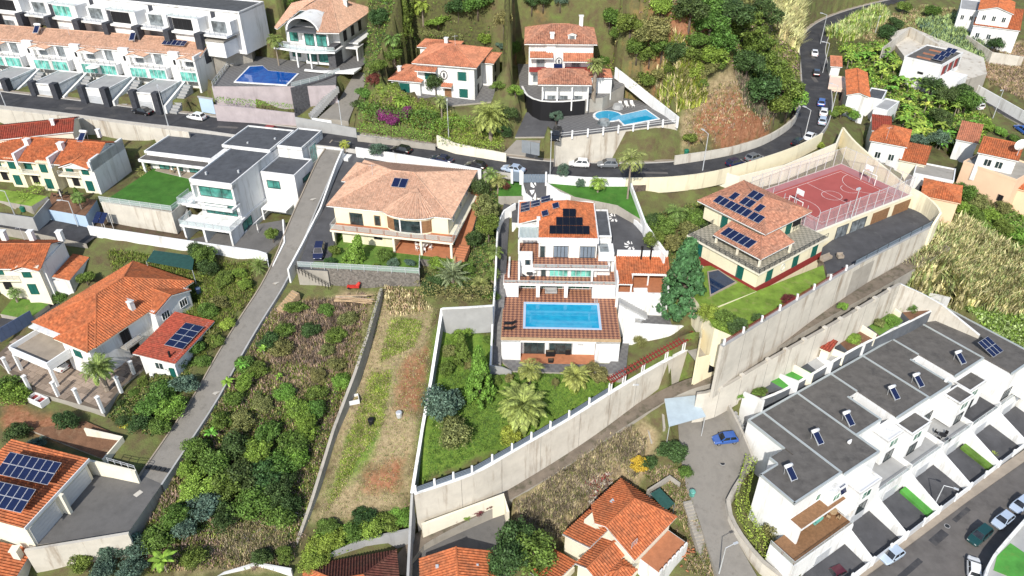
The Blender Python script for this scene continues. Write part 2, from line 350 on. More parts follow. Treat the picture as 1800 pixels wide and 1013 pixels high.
patch('walkway', [(873, 480, 30.6), (889, 480, 30.6), (897, 360, 35.5), (886, 360, 35.5), (876, 390, 34.6)], 'drive_dark', 5)
patch('walkway', [(880, 632, 23.15), (1070, 640, 23.15), (1092, 610, 23.15), (1098, 565, 23.15), (1106, 600, 23.15), (1100, 655, 23.15), (1060, 658, 23.15), (900, 652, 23.15)], 'deck_grey', 3)
patch('patio', [(1133, 554, 26.6), (1176, 556, 26.6), (1181, 571, 26.6), (1130, 570, 26.6)], 'deck_grey', 4, 'white_plaster')
# cream house grounds
patch('garden_lawn', [(545, 469, 33.3), (737, 481, 33.3), (737, 455, 33.3), (797, 462, 33.3), (802, 440, 33.3), (586, 408, 33.3), (575, 430, 33.3)], 'lawn', 4, 'stone_wall')
patch('driveway', [(521, 470, 33.3), (575, 473, 33.3), (590, 425, 33.9), (592, 400, 34.8), (614, 300, 38), (650, 270, 39.2), (602, 264, 39.4), (552, 400, 34.6)], 'drive_dark', 4)
patch('backyard', [(612, 303, 38), (650, 270, 39.2), (845, 297, 38.4), (838, 316, 37.3)], 'drive_dark', 3)
patch('side_path', [(838, 306, 37.6), (852, 330, 37), (816, 455, 33.4), (798, 462, 33.3), (800, 430, 33.8)], 'terracotta_floor', 4)
# modern white house grounds
patch('lawn', [(186, 352, 36.1), (302, 369, 36.1), (348, 336, 36.1), (340, 310, 36.3), (270, 296, 36.3)], 'lawn_dark', 5)
patch('patio', [(272, 300, 36.35), (342, 316, 36.35), (348, 298, 36.35), (290, 284, 36.35)], 'pavement', 3)
patch('planting_bed', [(157, 396, 32), (185, 372, 32.6), (318, 396, 32.4), (330, 424, 31.4)], 'soil_dark', 4)
patch('patio', [(325, 424, 31.2), (410, 437, 31.2), (462, 450, 31.2), (505, 415, 31.8), (500, 385, 32.8), (420, 400, 32)], 'yard_paving', 4)
# garden terraces left
patch('garden_lawn', [(-10, 352, 34.4), (55, 362, 34.4), (84, 346, 34.8), (-10, 330, 35.2)], 'lawn_bright', 4)
patch('patio', [(82, 368, 34.6), (150, 380, 34.6), (170, 352, 35), (90, 338, 35)], 'soil', 4, 'blue_paint')
patch('courtyard', [(-10, 630, 25), (51, 686, 24.9), (181, 723, 24.7), (216, 677, 25), (262, 640, 25.2), (268, 596, 25.3), (160, 585, 25.3), (30, 590, 25.3)], 'joint', 4)
patch('garden_lawn', [(0, 552, 26.6), (50, 562, 26.6), (86, 535, 27), (25, 522, 27)], 'lawn', 3)
patch('yard', [(148, 834, 21.4), (241, 846, 21.3), (256, 826, 21.5), (297, 834, 21.3), (278, 862, 21.1), (225, 936, 21), (50, 960, 21), (98, 893, 21.2)], 'yard_paving', 5)
patch('planting_bed', [(50, 755, 23.2), (150, 740, 23.8), (214, 768, 23), (180, 806, 22)], 'soil', 2)
# yellow house grounds
patch('garden_lawn', [(1240, 522, 31.5), (1326, 512, 31.7), (1447, 466, 32), (1452, 492, 31.6), (1385, 535, 31.3), (1288, 590, 30.9), (1256, 578, 30.9), (1238, 552, 31.2)], 'lawn_bright', 7, 'cream')
patch('courtyard', [(1455, 480, 31.6), (1440, 440, 31.6), (1463, 423, 31.6), (1584, 372, 31.8), (1594, 335, 32.4), (1622, 350, 32), (1646, 378, 31.8), (1640, 400, 31.6), (1500, 478, 31.4)], 'drive_dark', 6)
patch('pool_terrace', [(1212, 512, 31.65), (1238, 468, 31.65), (1266, 466, 31.65), (1330, 512, 31.65), (1238, 548, 31.65)], 'lawn_bright', 5, 'cream')
patch('alley', [(100, 44, 49.9), (352, 79, 49.4), (376, 98, 48.8), (440, 84, 49.2), (446, 60, 49.9), (330, 58, 49.9)], 'asphalt_warm', 5)
# hillside villas
patch('pool_terrace', [(372, 152, 46), (404, 112, 46), (430, 96, 46.1), (528, 108, 46.1), (592, 125, 46), (590, 150, 46), (520, 152, 46)], 'deck_grey', 8, 'stucco_lilac')
patch('driveway', [(560, 206, 41), (612, 212, 40.6), (622, 190, 41.6), (650, 130, 45), (625, 125, 45.4), (598, 175, 42.4)], 'ramp_paving', 3)
patch('terrace', [(690, 170, 45.2), (790, 185, 44.7), (880, 178, 44.9), (870, 130, 47), (690, 140, 46.4)], 'deck_grey', 4)
patch('terrace', [(914, 160, 47.2), (927, 168, 47.2), (951, 177, 47.2), (1028, 175, 47.2), (1060, 172, 47.2), (1098, 150, 47.6), (1060, 118, 48.4), (910, 112, 48.4)], 'deck_grey', 4)
patch('pool_terrace', [(975, 244, 44.5), (1060, 234, 44.5), (1192, 217, 44.5), (1160, 184, 44.5), (1095, 172, 44.5), (1018, 178, 44.5), (984, 203, 44.5)], 'deck_grey', 7, 'concrete_pale')
patch('driveway', [(905, 243, 41.6), (975, 238, 42.4), (1010, 202, 44.2), (925, 196, 44.4)], 'drive_dark', 4)
patch('driveway', [(885, 270, 39.6), (945, 276, 39.3), (950, 248, 41.6), (908, 245, 41.8)], 'ramp_paving', 3)
# right-hand side
patch('yard', [(1560, 60, 37.5), (1600, 48, 37.8), (1730, 100, 36.5), (1735, 130, 35.5), (1690, 145, 35), (1600, 110, 36.5)], 'concrete_pale', 4)
patch('patio', [(732, 946, 9), (886, 893, 9.6), (893, 960, 8.6), (893, 1060, 7.8), (715, 1060, 7.8)], 'yard_paving', 3)
patch('concrete_yard', [(1590, 1110, 6.8), (1700, 1080, 6.9), (1735, 1003, 7), (1742, 985, 7), (1800, 915, 7.2), (1960, 900, 7.2), (1900, 1120, 6.8)], 'concrete_grey', 2, lift=.9)
patch('garden_lawn', [(1742, 1010, 7), (1748, 985, 7), (1772, 962, 7.1), (1812, 990, 7.1), (1790, 1030, 7)], 'turf', 1, lift=.96)

for px, m, nm in (([(1350, 668, 19.6), (1394, 640, 20), (1426, 655, 19.8), (1378, 684, 19.4)], 'turf', 'garden_turf'), ([(1400, 624, 20.4), (1437, 602, 20.8), (1488, 624, 20.4), (1436, 652, 20)], 'concrete_grey', 'garden_terrace'), ([(1464, 593, 21.2), (1500, 560, 21.8), (1546, 590, 21.4), (1492, 618, 21)], 'soil', 'garden_bed'), ([(1505, 555, 21.9), (1554, 529, 22.3), (1588, 564, 22), (1546, 590, 21.5)], 'lawn', 'garden_lawn'), ([(1563, 527, 22.4), (1582, 516, 22.6), (1634, 546, 21.6), (1600, 563, 21.9)], 'soil', 'garden_bed'), ([(1296, 690, 19), (1330, 672, 19.4), (1352, 690, 19), (1318, 708, 18.4)], 'soil_dark', 'garden_bed')):
    patch(nm, px, m, 9, 'garden_shade_dark')
# ---------------------------------------------------------------- building kit
CACHE = {}; PADS = []
def fr_px(p1, p2, z):
    a, b = P(*p1, z), P(*p2, z); return a, math.atan2(b.y - a.y, b.x - a.x), (b - a).length
SPLIT = set('pillar gate_pillar gate_post bay wing garage porch_pillar planter roof_vent party_wall stair_box column porch store'.split())
class Bd:
    def __init__(s, name, label, cat, org, head, group=None):
        s.o = thing(name, label, cat, org, head, group); s.org = Vector(org); s.h = head
    def box(s, name, x0, x1, y0, y1, z0, z1, m='white_plaster', par=None):
        return MB().box(x0, x1, y0, y1, z0, z1).obj(name, m, par or s.o)
    def boxes(s, name, L, m='white_plaster', par=None):
        if name in SPLIT:
            for q in L: s.box(name, *q, m, par)
            return
        mb = MB()
        for b in L: mb.box(*b)
        return mb.obj(name, m, par or s.o)
    def prism(s, name, pts, z0, z1, m='white_plaster', m2=None, par=None):
        return MB().prism(pts, z0, z1, 0, 1 if m2 else 0).obj(name, [m, m2] if m2 else m, par or s.o)
    def flat(s, x0, x1, y0, y1, z, m='roof_gravel', par=.25, pw=.22, pm='white_plaster', th=.25):
        r = MB().box(x0 + pw, x1 - pw, y0 + pw, y1 - pw, z - th, z + .02).obj('roof', m, s.o)
        if par:
            mb = MB(); t = z + par; q = z - th
            for b in ((x0, x1, y0, y0 + pw), (x0, x1, y1 - pw, y1), (x0, x0 + pw, y0 + pw, y1 - pw), (x1 - pw, x1, y0 + pw, y1 - pw)): mb.box(*b, q, t)
            mb.obj('parapet', pm, s.o)
        return r
    def win(s, face, pl, a, z, w, h, kind='g', n=2, out=.03):
        key = (round(w, 2), round(h, 2), kind, n); me = CACHE.get(key)
        if me is None: me = CACHE[key] = win_mesh(*key)
        r, loc = {'f': (0, (a, pl - out, z)), 'b': (math.pi, (a + w, pl + out, z)), 'r': (math.pi / 2, (pl + out, a, z)), 'l': (-math.pi / 2, (pl - out, a + w, z))}[face]
        nm = {'garage': 'garage_door', 'door': 'door', 'wood': 'garage_door'}.get(kind, 'window')
        o = link(nm, me[0], s.o, loc, r)
        for cn, cm, cl in me[1]: link(cn, cm, o, cl)
        return o
    def roof(s, polys, m, caps=(), th=.16, fas='white_plaster', per=.38, up=.085):
        mb = MB(); uvs = []
        for pts in polys:
            pts = [Vector(p) for p in pts]; n = (pts[1] - pts[0]).cross(pts[2] - pts[0]).normalized()
            if n.z < 0: n = -n
            al = Vector((0, 0, 1)).cross(n)
            al = al.normalized() if al.length > 1e-4 else Vector((1, 0, 0))
            bu = n.cross(al); o = pts[0]
            q = [((p - o).dot(al), (p - o).dot(bu)) for p in pts]; a0, a1 = min(p[0] for p in q), max(p[0] for p in q)
            k = max(2, int((a1 - a0) / (per / 4))); prev = None
            for i in range(k + 1):
                a = a0 + (a1 - a0) * min(max(i / k, 1e-4), 1 - 1e-4); bs = []
                for e in range(len(q)):
                    (ax, ay), (bx, by) = q[e], q[(e + 1) % len(q)]
                    if (ax - a) * (bx - a) <= 0 and ax != bx: bs.append(ay + (by - ay) * (a - ax) / (bx - ax))
                if not bs: continue
                hh = (.2, 1, .2, -.9)[i % 4] * up + up
                lo, hi = o + al * a + bu * min(bs) + n * hh, o + al * a + bu * max(bs) + n * hh
                cur = (lo, hi, (a, min(bs)), (a, max(bs)))
                if prev: mb.poly([prev[0], cur[0], cur[1], prev[1]]); uvs.append([prev[2], cur[2], cur[3], prev[3]])
                prev = cur
            lowp = [p - Vector((0, 0, th)) for p in pts]
            mb.poly(lowp[::-1], 1); uvs.append([(0, 0)] * len(pts))
            for i in range(len(pts)):
                j = (i + 1) % len(pts); mb.poly([pts[i], pts[j], lowp[j], lowp[i]], 1); uvs.append([(0, 0)] * 4)
        me = mb.mesh('roof', [m, fas]); uv = me.uv_layers.new(name='UVMap'); i = 0
        flatuv = [c for f in uvs for p in f for c in p]
        uv.data.foreach_set('uv', flatuv); r = link('roof', me, s.o)
        if caps:
            cb = MB()
            for p, q in caps: cb.tube(Vector(p) + Vector((0, 0, .06)), Vector(q) + Vector((0, 0, .06)), .14, .14, 6)
            me = cb.mesh('ridge_cap', m); me.uv_layers.new(name='UVMap'); link('ridge_cap', me, r)
        return r
    def hip(s, x0, x1, y0, y1, z, pitch, m, e=.45, **k):
        x0, x1, y0, y1 = x0 - e, x1 + e, y0 - e, y1 + e; w, d = x1 - x0, y1 - y0; r = min(w, d) / 2; t = z + r * pitch
        A, B, C, D = (x0, y0, z), (x1, y0, z), (x1, y1, z), (x0, y1, z)
        if w >= d: p, q = (x0 + r, y0 + r, t), (x1 - r, y0 + r, t); ps = [[A, B, q, p], [B, C, q], [C, D, p, q], [D, A, p]]; cs = [(A, p), (D, p), (B, q), (C, q), (p, q)]
        else: p, q = (x0 + r, y0 + r, t), (x0 + r, y1 - r, t); ps = [[A, B, p], [B, C, q, p], [C, D, q], [D, A, p, q]]; cs = [(A, p), (B, p), (C, q), (D, q), (p, q)]
        return s.roof([[v for v in f] for f in ps], m, [c for c in cs if (Vector(c[0]) - Vector(c[1])).length > .1], **k)
    def gable(s, x0, x1, y0, y1, z, pitch, m, ax='x', e=.35, wall='white_plaster', rp=.5, **k):
        if ax == 'x':
            yr = y0 + (y1 - y0) * rp; t = z + max(yr - y0, y1 - yr) * pitch; t0 = z + (t - z)
            E0, E1 = t - (yr - y0 + e) * pitch, t - (y1 + e - yr) * pitch
            ps = [[(x0 - e, y0 - e, E0), (x1 + e, y0 - e, E0), (x1 + e, yr, t), (x0 - e, yr, t)], [(x1 + e, y1 + e, E1), (x0 - e, y1 + e, E1), (x0 - e, yr, t), (x1 + e, yr, t)]]
            cs = [((x0 - e, yr, t), (x1 + e, yr, t))]; tri = [[(x, y0, z - .3), (x, y1, z - .3), (x, yr, t - .1)] for x in (x0 + .02, x1 - .02)]
        else:
            xr = x0 + (x1 - x0) * rp; t = z + max(xr - x0, x1 - xr) * pitch
            E0, E1 = t - (xr - x0 + e) * pitch, t - (x1 + e - xr) * pitch
            ps = [[(x0 - e, y1 + e, E0), (x0 - e, y0 - e, E0), (xr, y0 - e, t), (xr, y1 + e, t)], [(x1 + e, y0 - e, E1), (x1 + e, y1 + e, E1), (xr, y1 + e, t), (xr, y0 - e, t)]]
            cs = [((xr, y0 - e, t), (xr, y1 + e, t))]; tri = [[(x0, y, z - .3), (x1, y, z - .3), (xr, y, t - .1)] for y in (y0 + .02, y1 - .02)]
        for q in tri: MB().poly(q).obj('gable_wall', wall, s.o)
        return s.roof(ps, m, cs, **k)
    def shed(s, x0, x1, y0, y1, z0, z1, m, ax='y', **k):   # z0 at the low side (y0 / x0), z1 at y1 / x1
        p = [(x0, y0, z0), (x1, y0, z0), (x1, y1, z1), (x0, y1, z1)] if ax == 'y' else [(x0, y0, z0), (x1, y0, z1), (x1, y1, z1), (x0, y1, z0)]
        return s.roof([p], m, (), **k)
    def rail(s, pts, h=.95, kind='bar', m='pale_metal', sp=1.6, name='railing', par=None):
        mb = MB(); pn = []
        for i in range(len(pts) - 1):
            a, b = Vector(pts[i]), Vector(pts[i + 1]); n = max(1, round((b - a).length / sp)); up = Vector((0, 0, h))
            for j in range(n + (i == len(pts) - 2)): c = a.lerp(b, j / n); mb.tube(c, c + up, .035, n=4)
            mb.tube(a + up, b + up, .04, n=4)
            if kind == 'bar':
                for q in (.3, .6): mb.tube(a + up * q, b + up * q, .02, n=4)
            else:
                for j in range(n): pn.append((a.lerp(b, (j + .06) / n), a.lerp(b, (j + .94) / n)))
        o = mb.obj(name, m, par or s.o)
        for a, b in pn: MB().poly([a + Vector((0, 0, .08)), b + Vector((0, 0, .08)), b + Vector((0, 0, h - .06)), a + Vector((0, 0, h - .06))]).obj('pane', kind if kind in MATS else 'rail_glass', o)
        return o
    def panel(s, org, ux, uy, nx, ny, w=1.0, h=1.65, m='solar', gap=.04, lift=.24):
        ux, uy = Vector(ux).normalized(), Vector(uy).normalized(); n = ux.cross(uy).normalized()
        R3 = Matrix((ux, uy, n)).transposed(); key = ('pv', w, h, m); me = CACHE.get(key)
        if me is None:
            mb = MB().box(0, w, 0, h, 0, .04, 0).box(.035, w - .035, .035, h - .035, .04, .048, 1)
            me = CACHE[key] = mb.mesh('solar_panel', ['pale_metal' if m == 'solar' else 'dark_frame', m])
        for i in range(nx):
            for j in range(ny):
                if callable(getattr(s, 'skip', None)) and s.skip(i, j): continue
                p = Vector(org) + ux * (i * (w + gap)) + uy * (j * (h + gap)) + n * lift
                link('solar_panel', me, s.o, p, R3.to_euler())
    def heater(s, x, y, z, rot=0, w=1.15, l=2.0):
        key = ('heater',)
        if key not in CACHE:
            t = .95
            a = MB(); q = lambda u, v, k: (u, v * math.cos(.6) - k * math.sin(.6), v * math.sin(.6) + k * math.cos(.6) + .2)
            a.poly([q(0, 0, .08), q(w, 0, .08), q(w, l, .08), q(0, l, .08)], 0)
            a.poly([q(.07, .07, .09), q(w - .07, .07, .09), q(w - .07, l - .07, .09), q(.07, l - .07, .09)], 1)
            for e in ((0, 0, w, 0), (w, 0, w, l), (w, l, 0, l), (0, l, 0, 0)): a.poly([q(e[0], e[1], 0), q(e[2], e[3], 0), q(e[2], e[3], .08), q(e[0], e[1], .08)], 0)
            c = MB().tube(q(-.1, l + .22, .15), q(w + .1, l + .22, .15), .27, n=12)
            st = MB()
            for u in (.05, w - .05): st.tube((u, 0, 0), q(u, l + .2, 0), .03, n=4); st.tube((u, l * .83, 0), q(u, l + .2, 0), .03, n=4)
            CACHE[key] = (a.mesh('collector', ['pale_metal', 'solar']), c.mesh('tank', 'white_paint', True), st.mesh('stand', 'pale_metal'))
        h = link('water_heater', CACHE[key][2], s.o, (x, y, z), rot)
        link('collector', CACHE[key][0], h); link('tank', CACHE[key][1], h)
    def pad(s, x0, x1, y0, y1, z):
        M = Matrix.Translation(s.org) @ Matrix.Rotation(s.h, 4, 'Z'); k = s.o.scale[0]; z = z * k; xy = [tuple((M @ (Vector(q) * k))[:2]) for q in ((x0, y0, 0), (x1, y0, 0), (x1, y1, 0), (x0, y1, 0))]
        PADS.append((xy, (0, 0, s.org.z + z), (min(q[0] for q in xy), max(q[0] for q in xy), min(q[1] for q in xy), max(q[1] for q in xy))))
    def chimney(s, x, y, z, w=.6, h=1.3, m='white_plaster'):
        c = s.box('chimney', x, x + w, y, y + w, z - .6, z + h, m); MB().box(x - .1, x + w + .1, y - .1, y + w + .1, z + h, z + h + .12).obj('chimney_cap', m, c)
def win_mesh(w, h, kind, n):
    fm = {'g': 'white_paint', 'd': 'dark_frame', 't': 'pale_metal', 's': 'green_paint', 'c': 'dark_frame', 'k': 'dark_frame', 'w': 'wood', 'garage': 'pale_metal', 'wood': 'wood', 'door': 'white_paint', 'gr': 'gray_metal', 'gg': 'white_paint', 'b': 'dark_frame', 'dg': 'dark_frame'}[kind]
    pm = {'g': 'glass', 'd': 'glass', 't': 'teal_curtain', 's': 'green_paint', 'c': 'teal_glass', 'k': 'black', 'w': 'glass', 'garage': 'pale_metal', 'wood': 'wood', 'door': 'green_paint', 'gr': 'gray_glass', 'gg': 'green_glass', 'b': 'slate_gate', 'dg': 'gray_glass'}[kind]  # kind k: black sheet stands for the shade inside a dark opening
    t = .07; mb = MB(); d0, d1 = -.05, .0
    ch = []
    if kind in ('garage', 'wood'):
        mb.box(0, t, d0, d1 + .02, 0, h).box(w - t, w, d0, d1 + .02, 0, h).box(t, w - t, d0, d1 + .02, h - t, h); k = max(3, int(h / .5)); q = (h - t) / k
        for i in range(k): ch.append(('door_panel', MB().box(t, w - t, -.03, .01, i * q + .012, (i + 1) * q - .012).mesh('door_panel', pm), (0, 0, 0)))
        return mb.mesh('frame', fm), ch
    mb.box(0, t, d0, d1 + .02, 0, h).box(w - t, w, d0, d1 + .02, 0, h).box(t, w - t, d0, d1 + .02, h - t, h).box(t, w - t, d0 - .04, d1 + .02, 0, t)
    iw = (w - 2 * t) / n
    for i in range(1, n): mb.box(t + iw * i - t / 2, t + iw * i + t / 2, d0, d1 + .02, t, h - t)
    nm = 'shutter' if kind == 's' else 'pane'
    pmesh = MB().box(t / 2 + .01, iw - t / 2 - .01, -.02, .01, t, h - t)
    if kind == 's':
        k = max(4, int(h / .16))
        for i in range(k): zz = t + (h - 2 * t) * i / k; pmesh.box(t / 2 + .06, iw - t / 2 - .06, -.04, -.02, zz, zz + .06)
    pmesh = pmesh.mesh(nm, pm)
    for i in range(n): ch.append((nm, pmesh, (t + iw * i, 0, 0)))
    return mb.mesh('frame', fm), ch
def house(name, label, p1, p2, z, cat='house', group=None):
    a, h, w = fr_px(p1, p2, z); b = Bd(name, label, cat, a, h, group); b.W = w; return b

# ---------------------------------------------------------------- the stepped white house with the pool
b = house('stepped_villa', 'white stepped house with turquoise pool on tiled deck and orange roof with panels', (881, 592.5), (1091, 596.5), 27.6)
b.pad(0, 18.3, -.5, 11, -4.6); b.pad(0, 26, 10, 16, -1)
b.boxes('wall', [(0, 18.3, 1.4, 10.6, -6, -.5), (0, 3.0, .0, 1.4, -6, -.5), (14.6, 18.3, 0, 1.4, -6, -.5)])
b.box('lintel', 0, 18.3, .0, 1.4, -1.0, -.5)
b.box('terrace_floor', 3, 14.6, -.9, 1.4, -4.42, -4.38, 'terracotta_floor')
mb = MB(); px0, px1, py0, py1 = 3.3, 15.6, 2.2, 9.2
for q in ((0, 18.3, -.02, py0), (0, 18.3, py1, 10.6), (0, px0, py0, py1), (px1, 18.3, py0, py1)): mb.box(*q, -.5, 0)
mb.obj('pool_deck', ['deck_tile'], b.o)
b.boxes('deck_edge', [(-.06, 18.36, -.1, -.02, -.55, .02), (-.06, 0, -.02, 10.6, -.55, .02), (18.3, 18.36, -.02, 10.6, -.55, .02)], 'wood_pale')
mb = MB(); k = .38
for q in ((px0, px1, py0, py0 + k), (px0, px1, py1 - k, py1), (px0, px0 + k, py0 + k, py1 - k), (px1 - k, px1, py0 + k, py1 - k)): mb.box(*q, -.4, .06)
po = mb.obj('pool_rim', 'blue_paint', b.o)
b.box('pool_water', px0 + k, px1 - k, py0 + k, py1 - k, -.4, -.06, 'pool_cyan')
for i in range(2): b.rail([(14.9 + i * .35, py1 - .5, 0), (14.9 + i * .35, py1 + .3, 0)], .6, sp=2, name='pool_ladder')
b.win('f', 1.4, 3.4, -4.3, 3.4, 2.4, 'd', 3); b.win('f', 1.4, 7.4, -4.3, 3.7, 2.4, 'd', 3)
b.box('air_conditioner', 11.9, 12.7, 1.1, 1.39, -2.3, -1.8, 'pale_metal')
# level one: loggia behind the pool
b.boxes('wall', [(0, 2.4, 10.6, 14, 0, 2.45), (5.3, 5.9, 10.6, 11.1, 0, 2.45), (9.9, 10.5, 10.6, 11.1, 0, 2.45), (14.5, 18.4, 10.6, 15.5, 0, 2.45), (2.4, 14.5, 13.2, 15.5, 0, 2.45)])
b.box('slab', -.1, 18.5, 10.4, 22, 2.45, 2.85)
b.box('terrace_floor', 0, 18.4, 10.5, 21, 2.85, 2.89, 'deck_tile')
b.box('terrace_floor', 2.4, 14.5, 10.6, 13.2, .0, .03, 'deck_tile')
for x, w_, kk in ((2.6, 2.6, 'gg'), (6.1, 3.7, 'gg'), (10.7, 3.6, 'gg')): b.win('f', 13.2, x, .1, w_, 2.2, kk, 3)
# level two
b.boxes('wall', [(2.3, 15.2, 12.6, 26, 2.89, 5.1), (15.2, 17.4, 13.2, 20, 2.89, 5.1), (2.3, 2.6, 11.2, 12.6, 2.89, 6.4), (14.2, 14.5, 11.3, 12.6, 2.89, 5.1)])
b.box('slab', 4.6, 17.0, 11.2, 20, 5.1, 5.42); b.box('slab', 2.3, 4.6, 14.4, 20, 5.1, 5.42)
b.box('terrace_floor', 4.7, 16.9, 11.3, 20, 5.42, 5.46, 'deck_tile'); b.box('terrace_floor', 2.4, 4.7, 14.5, 18.8, 5.42, 5.455, 'deck_tile')
b.win('f', 12.6, 6.0, 2.95, .9, 2.05, 'd', 1); b.win('f', 12.6, 7.4, 2.95, 3.1, 2.05, 't', 4); b.win('f', 12.6, 10.9, 2.95, 3.4, 2.05, 't', 4)
b.box('wall', 2.3, 4.6, 12.2, 14.5, 5.1, 6.5); b.win('f', 12.2, 3.4, 5.4, .9, .9, 'd', 1)
b.rail([(4.75, 11.3, 5.46), (16.9, 11.3, 5.46)], .6, 'rail_glass', sp=2); b.rail([(.1, 10.5, 2.89), (18.3, 10.5, 2.89)], .5, 'rail_glass', sp=2)
# level three and roof
b.boxes('wall', [(5.6, 15.1, 14.4, 26.2, 5.46, 8.9), (2.2, 5.6, 19, 26.2, 5.46, 8.9)])
b.box('eave_band', 5.4, 15.3, 14.2, 14.42, 8.3, 9.25); b.box('eave_band', 15.1, 15.32, 14.42, 26.2, 8.3, 9.25); b.box('eave_band', 2.0, 2.2, 19, 26.2, 8.3, 9.25); b.box('eave_band', 2, 15.3, 26.2, 26.5, 8.3, 9.5)
b.win('f', 14.4, 5.8, 5.5, .9, 2.1, 'd', 1); b.win('f', 14.4, 8.0, 5.5, 2.5, 2.2, 'b', 4); b.win('f', 14.4, 12.3, 5.5, 2.6, 2.2, 'b', 4)
AP, AQ = (10.4, 20.2, 11.55), (10.4, 22.6, 11.55); z = 9.1
b.roof([[(5.6, 14.4, z), (15.1, 14.4, z), AP], [(15.1, 14.4, z), (15.1, 26.2, z), AQ, AP], [(15.1, 26.2, z), (2.2, 26.2, z), AQ], [(2.2, 26.2, z), (2.2, 19, z), (5.6, 19, 10.1), AP, AQ], [(5.6, 19, 10.1), (5.6, 14.4, z), AP]], 'tile_orange', [((15.1, 14.4, z), AP), ((5.6, 14.4, z), AP), (AP, AQ), ((15.1, 26.2, z), AQ), ((2.2, 26.2, z), AQ)])
b.boxes('pergola', [(2.2, 5.6, 15.2, 15.5, 8.2, 8.5), (2.2, 2.4, 15.2, 19, 8.2, 8.5)] + [(2.4 + i * .65, 2.55 + i * .65, 15.5, 19, 8.25, 8.45) for i in range(5)]); b.boxes('pillar', [(2.2, 2.45, 15.2, 15.45, 5.46, 8.2)])
b.box('pergola_glass', 2.4, 5.5, 15.5, 19, 8.46, 8.5, 'rail_glass'); b.box('chimney', 5.2, 5.8, 18.4, 19.3, 8.9, 10.4)
sl = (AP[2] - z) / (AP[1] - 14.4); f = Vector((0, 1, sl))
for j, (x, n) in enumerate(((7.3, 6), (8.4, 4), (9.5, 2))): b.panel((x, 15.0 + j * 1.62, z + .12 + sl * (.6 + j * 1.62)), (1, 0, 0), f, n, 1, 1.05, 1.65, 'solar_black')
f2 = Vector((1, 0, (AP[2] - z) / 8.2)); g2 = Vector((0, 1, 0))
for i in range(3):
    b.panel((2.5 + 1.75 * i, 22.2 if i == 0 else 23.0 + .7 * (i - 1), 9.24 + 1.75 * i * .299), f2, g2, 1, 3 if i == 0 else 2, 1.65, 1.02, 'solar')
b.panel((6.2, 18.6, 10.5), (1, .1, .3), (-.1, 1, .1), 1, 1, 1.1, 1.5); b.panel((8.0, 20.4, 11.0), (1, .1, .3), (-.1, 1, .1), 1, 1, 1.1, 1.5)
b.boxes('wall', [(15.3, 17.6, 16.5, 25.5, 5, 8.2)]); b.flat(15.3, 17.6, 16.5, 25.5, 8.2, 'roof_slate', .25)
b.box('stair_box', 15.4, 17.9, 13.5, 16.4, 5.46, 7.1); b.box('skylight', 15.6, 17.0, 13.7, 16.2, 7.1, 7.2, 'gray_glass')
b.box('wall', 18.4, 18.7, 10.6, 15.5, 2, 3.7); b.box('wall', .6, .9, 12, 22, 2.85, 3.6)
b.box('terrace_floor', .0, 2.2, 14, 24, 2.86, 2.9, 'deck_tile')
# table set and loungers on the deck are separate things further down
b = house('barbecue_annex', 'white patio annex with orange tile roof and two black flues beside the stepped house', (1083, 519), (1170, 521), 30.0, 'annex')
b.boxes('wall', [(0, 8.4, 0, .3, -6, .45), (0, .3, .3, 6.4, -1, 2.6), (.3, 8.6, 6.1, 6.4, -1, 4.6), (8.1, 8.4, .3, 6.2, -3, 1.3)]); b.box('floor', .3, 8.1, .3, 6.1, -4, 0, 'terracotta_floor')
b.shed(.1, 8.7, 2.9, 6.2, 2.3, 3.5, 'tile_orange'); b.shed(.1, 2.5, .2, 2.9, 2.0, 2.28, 'tile_orange'); b.boxes('pillar', [(x, x + .22, 2.9, 3.12, 0, 2.3) for x in (2.6, 5.2, 8.0)] + [(2.2, 2.42, .3, .5, 0, 2.0)]); b.box('beam', 2.4, 8.5, 2.8, 3.0, 2.0, 2.25)
for x in (4.2, 5.7): fl = MB().tube((x, 5.6, 3), (x, 5.6, 5.6), .14, n=8); fl.tube((x, 5.6, 5.6), (x, 5.6, 5.75), .22, n=8); fl.obj('flue', 'black', b.o)
b.prism('stair_wall', [(.4, -1.6), (5.2, -1.6), (5.2, -1.9), (.4, -1.9)], -7, lambda p: -.6 - .62 * (p[0] - .4), 'white_plaster')
for i in range(12): b.box('step', .4 + i * .4, .8 + i * .4, -1.6, -.05, -7, -.4 - i * .25, 'concrete_grey')

# ---------------------------------------------------------------- cream house with the curved bay
b = house('cream_villa', 'cream two-storey house with wide peach tile roof and curved glazed bay', (581, 404), (795, 427), 36.5)
b.pad(0, 21, 0, 19.5, -3.3)
b.boxes('wall', [(0, 19.6, 2.4, 19, 0, 3.2), (1.5, 19.4, 4.2, 19, -5, -.3), (1.2, 10.5, 1.6, 4.2, -5, -.3)], 'cream')
b.box('slab', -.1, 21, -.1, 19, -.34, -.04, 'ivory'); b.box('terrace_floor', 0, 20.9, .05, 2.4, -.04, 0, 'terracotta_floor')
b.boxes('pillar', [(x, x + .35, .1, .45, -4.2, -.34) for x in (.1, 10.6, 15.3, 20.4)], 'ivory'); b.box('floor', 10.5, 20.6, .1, 4.2, -3.25, -3.12, 'terracotta_floor')
b.rail([(-.0, 2.4, 0), (0, .08, 0), (20.9, .08, 0), (20.9, 6, 0)], 1.0, 'rail_glass', sp=2.3)
b.win('f', 2.4, 2.6, .05, 2.3, 2.2, 'd', 3); b.win('f', 2.4, 6.9, .3, 1.1, 1.9, 'w', 1); b.win('f', 1.6, 6.8, -1.9, 1.5, .8, 'k', 1); b.win('f', 4.2, 12, -3.1, 2.2, 2.1, 'k', 2)
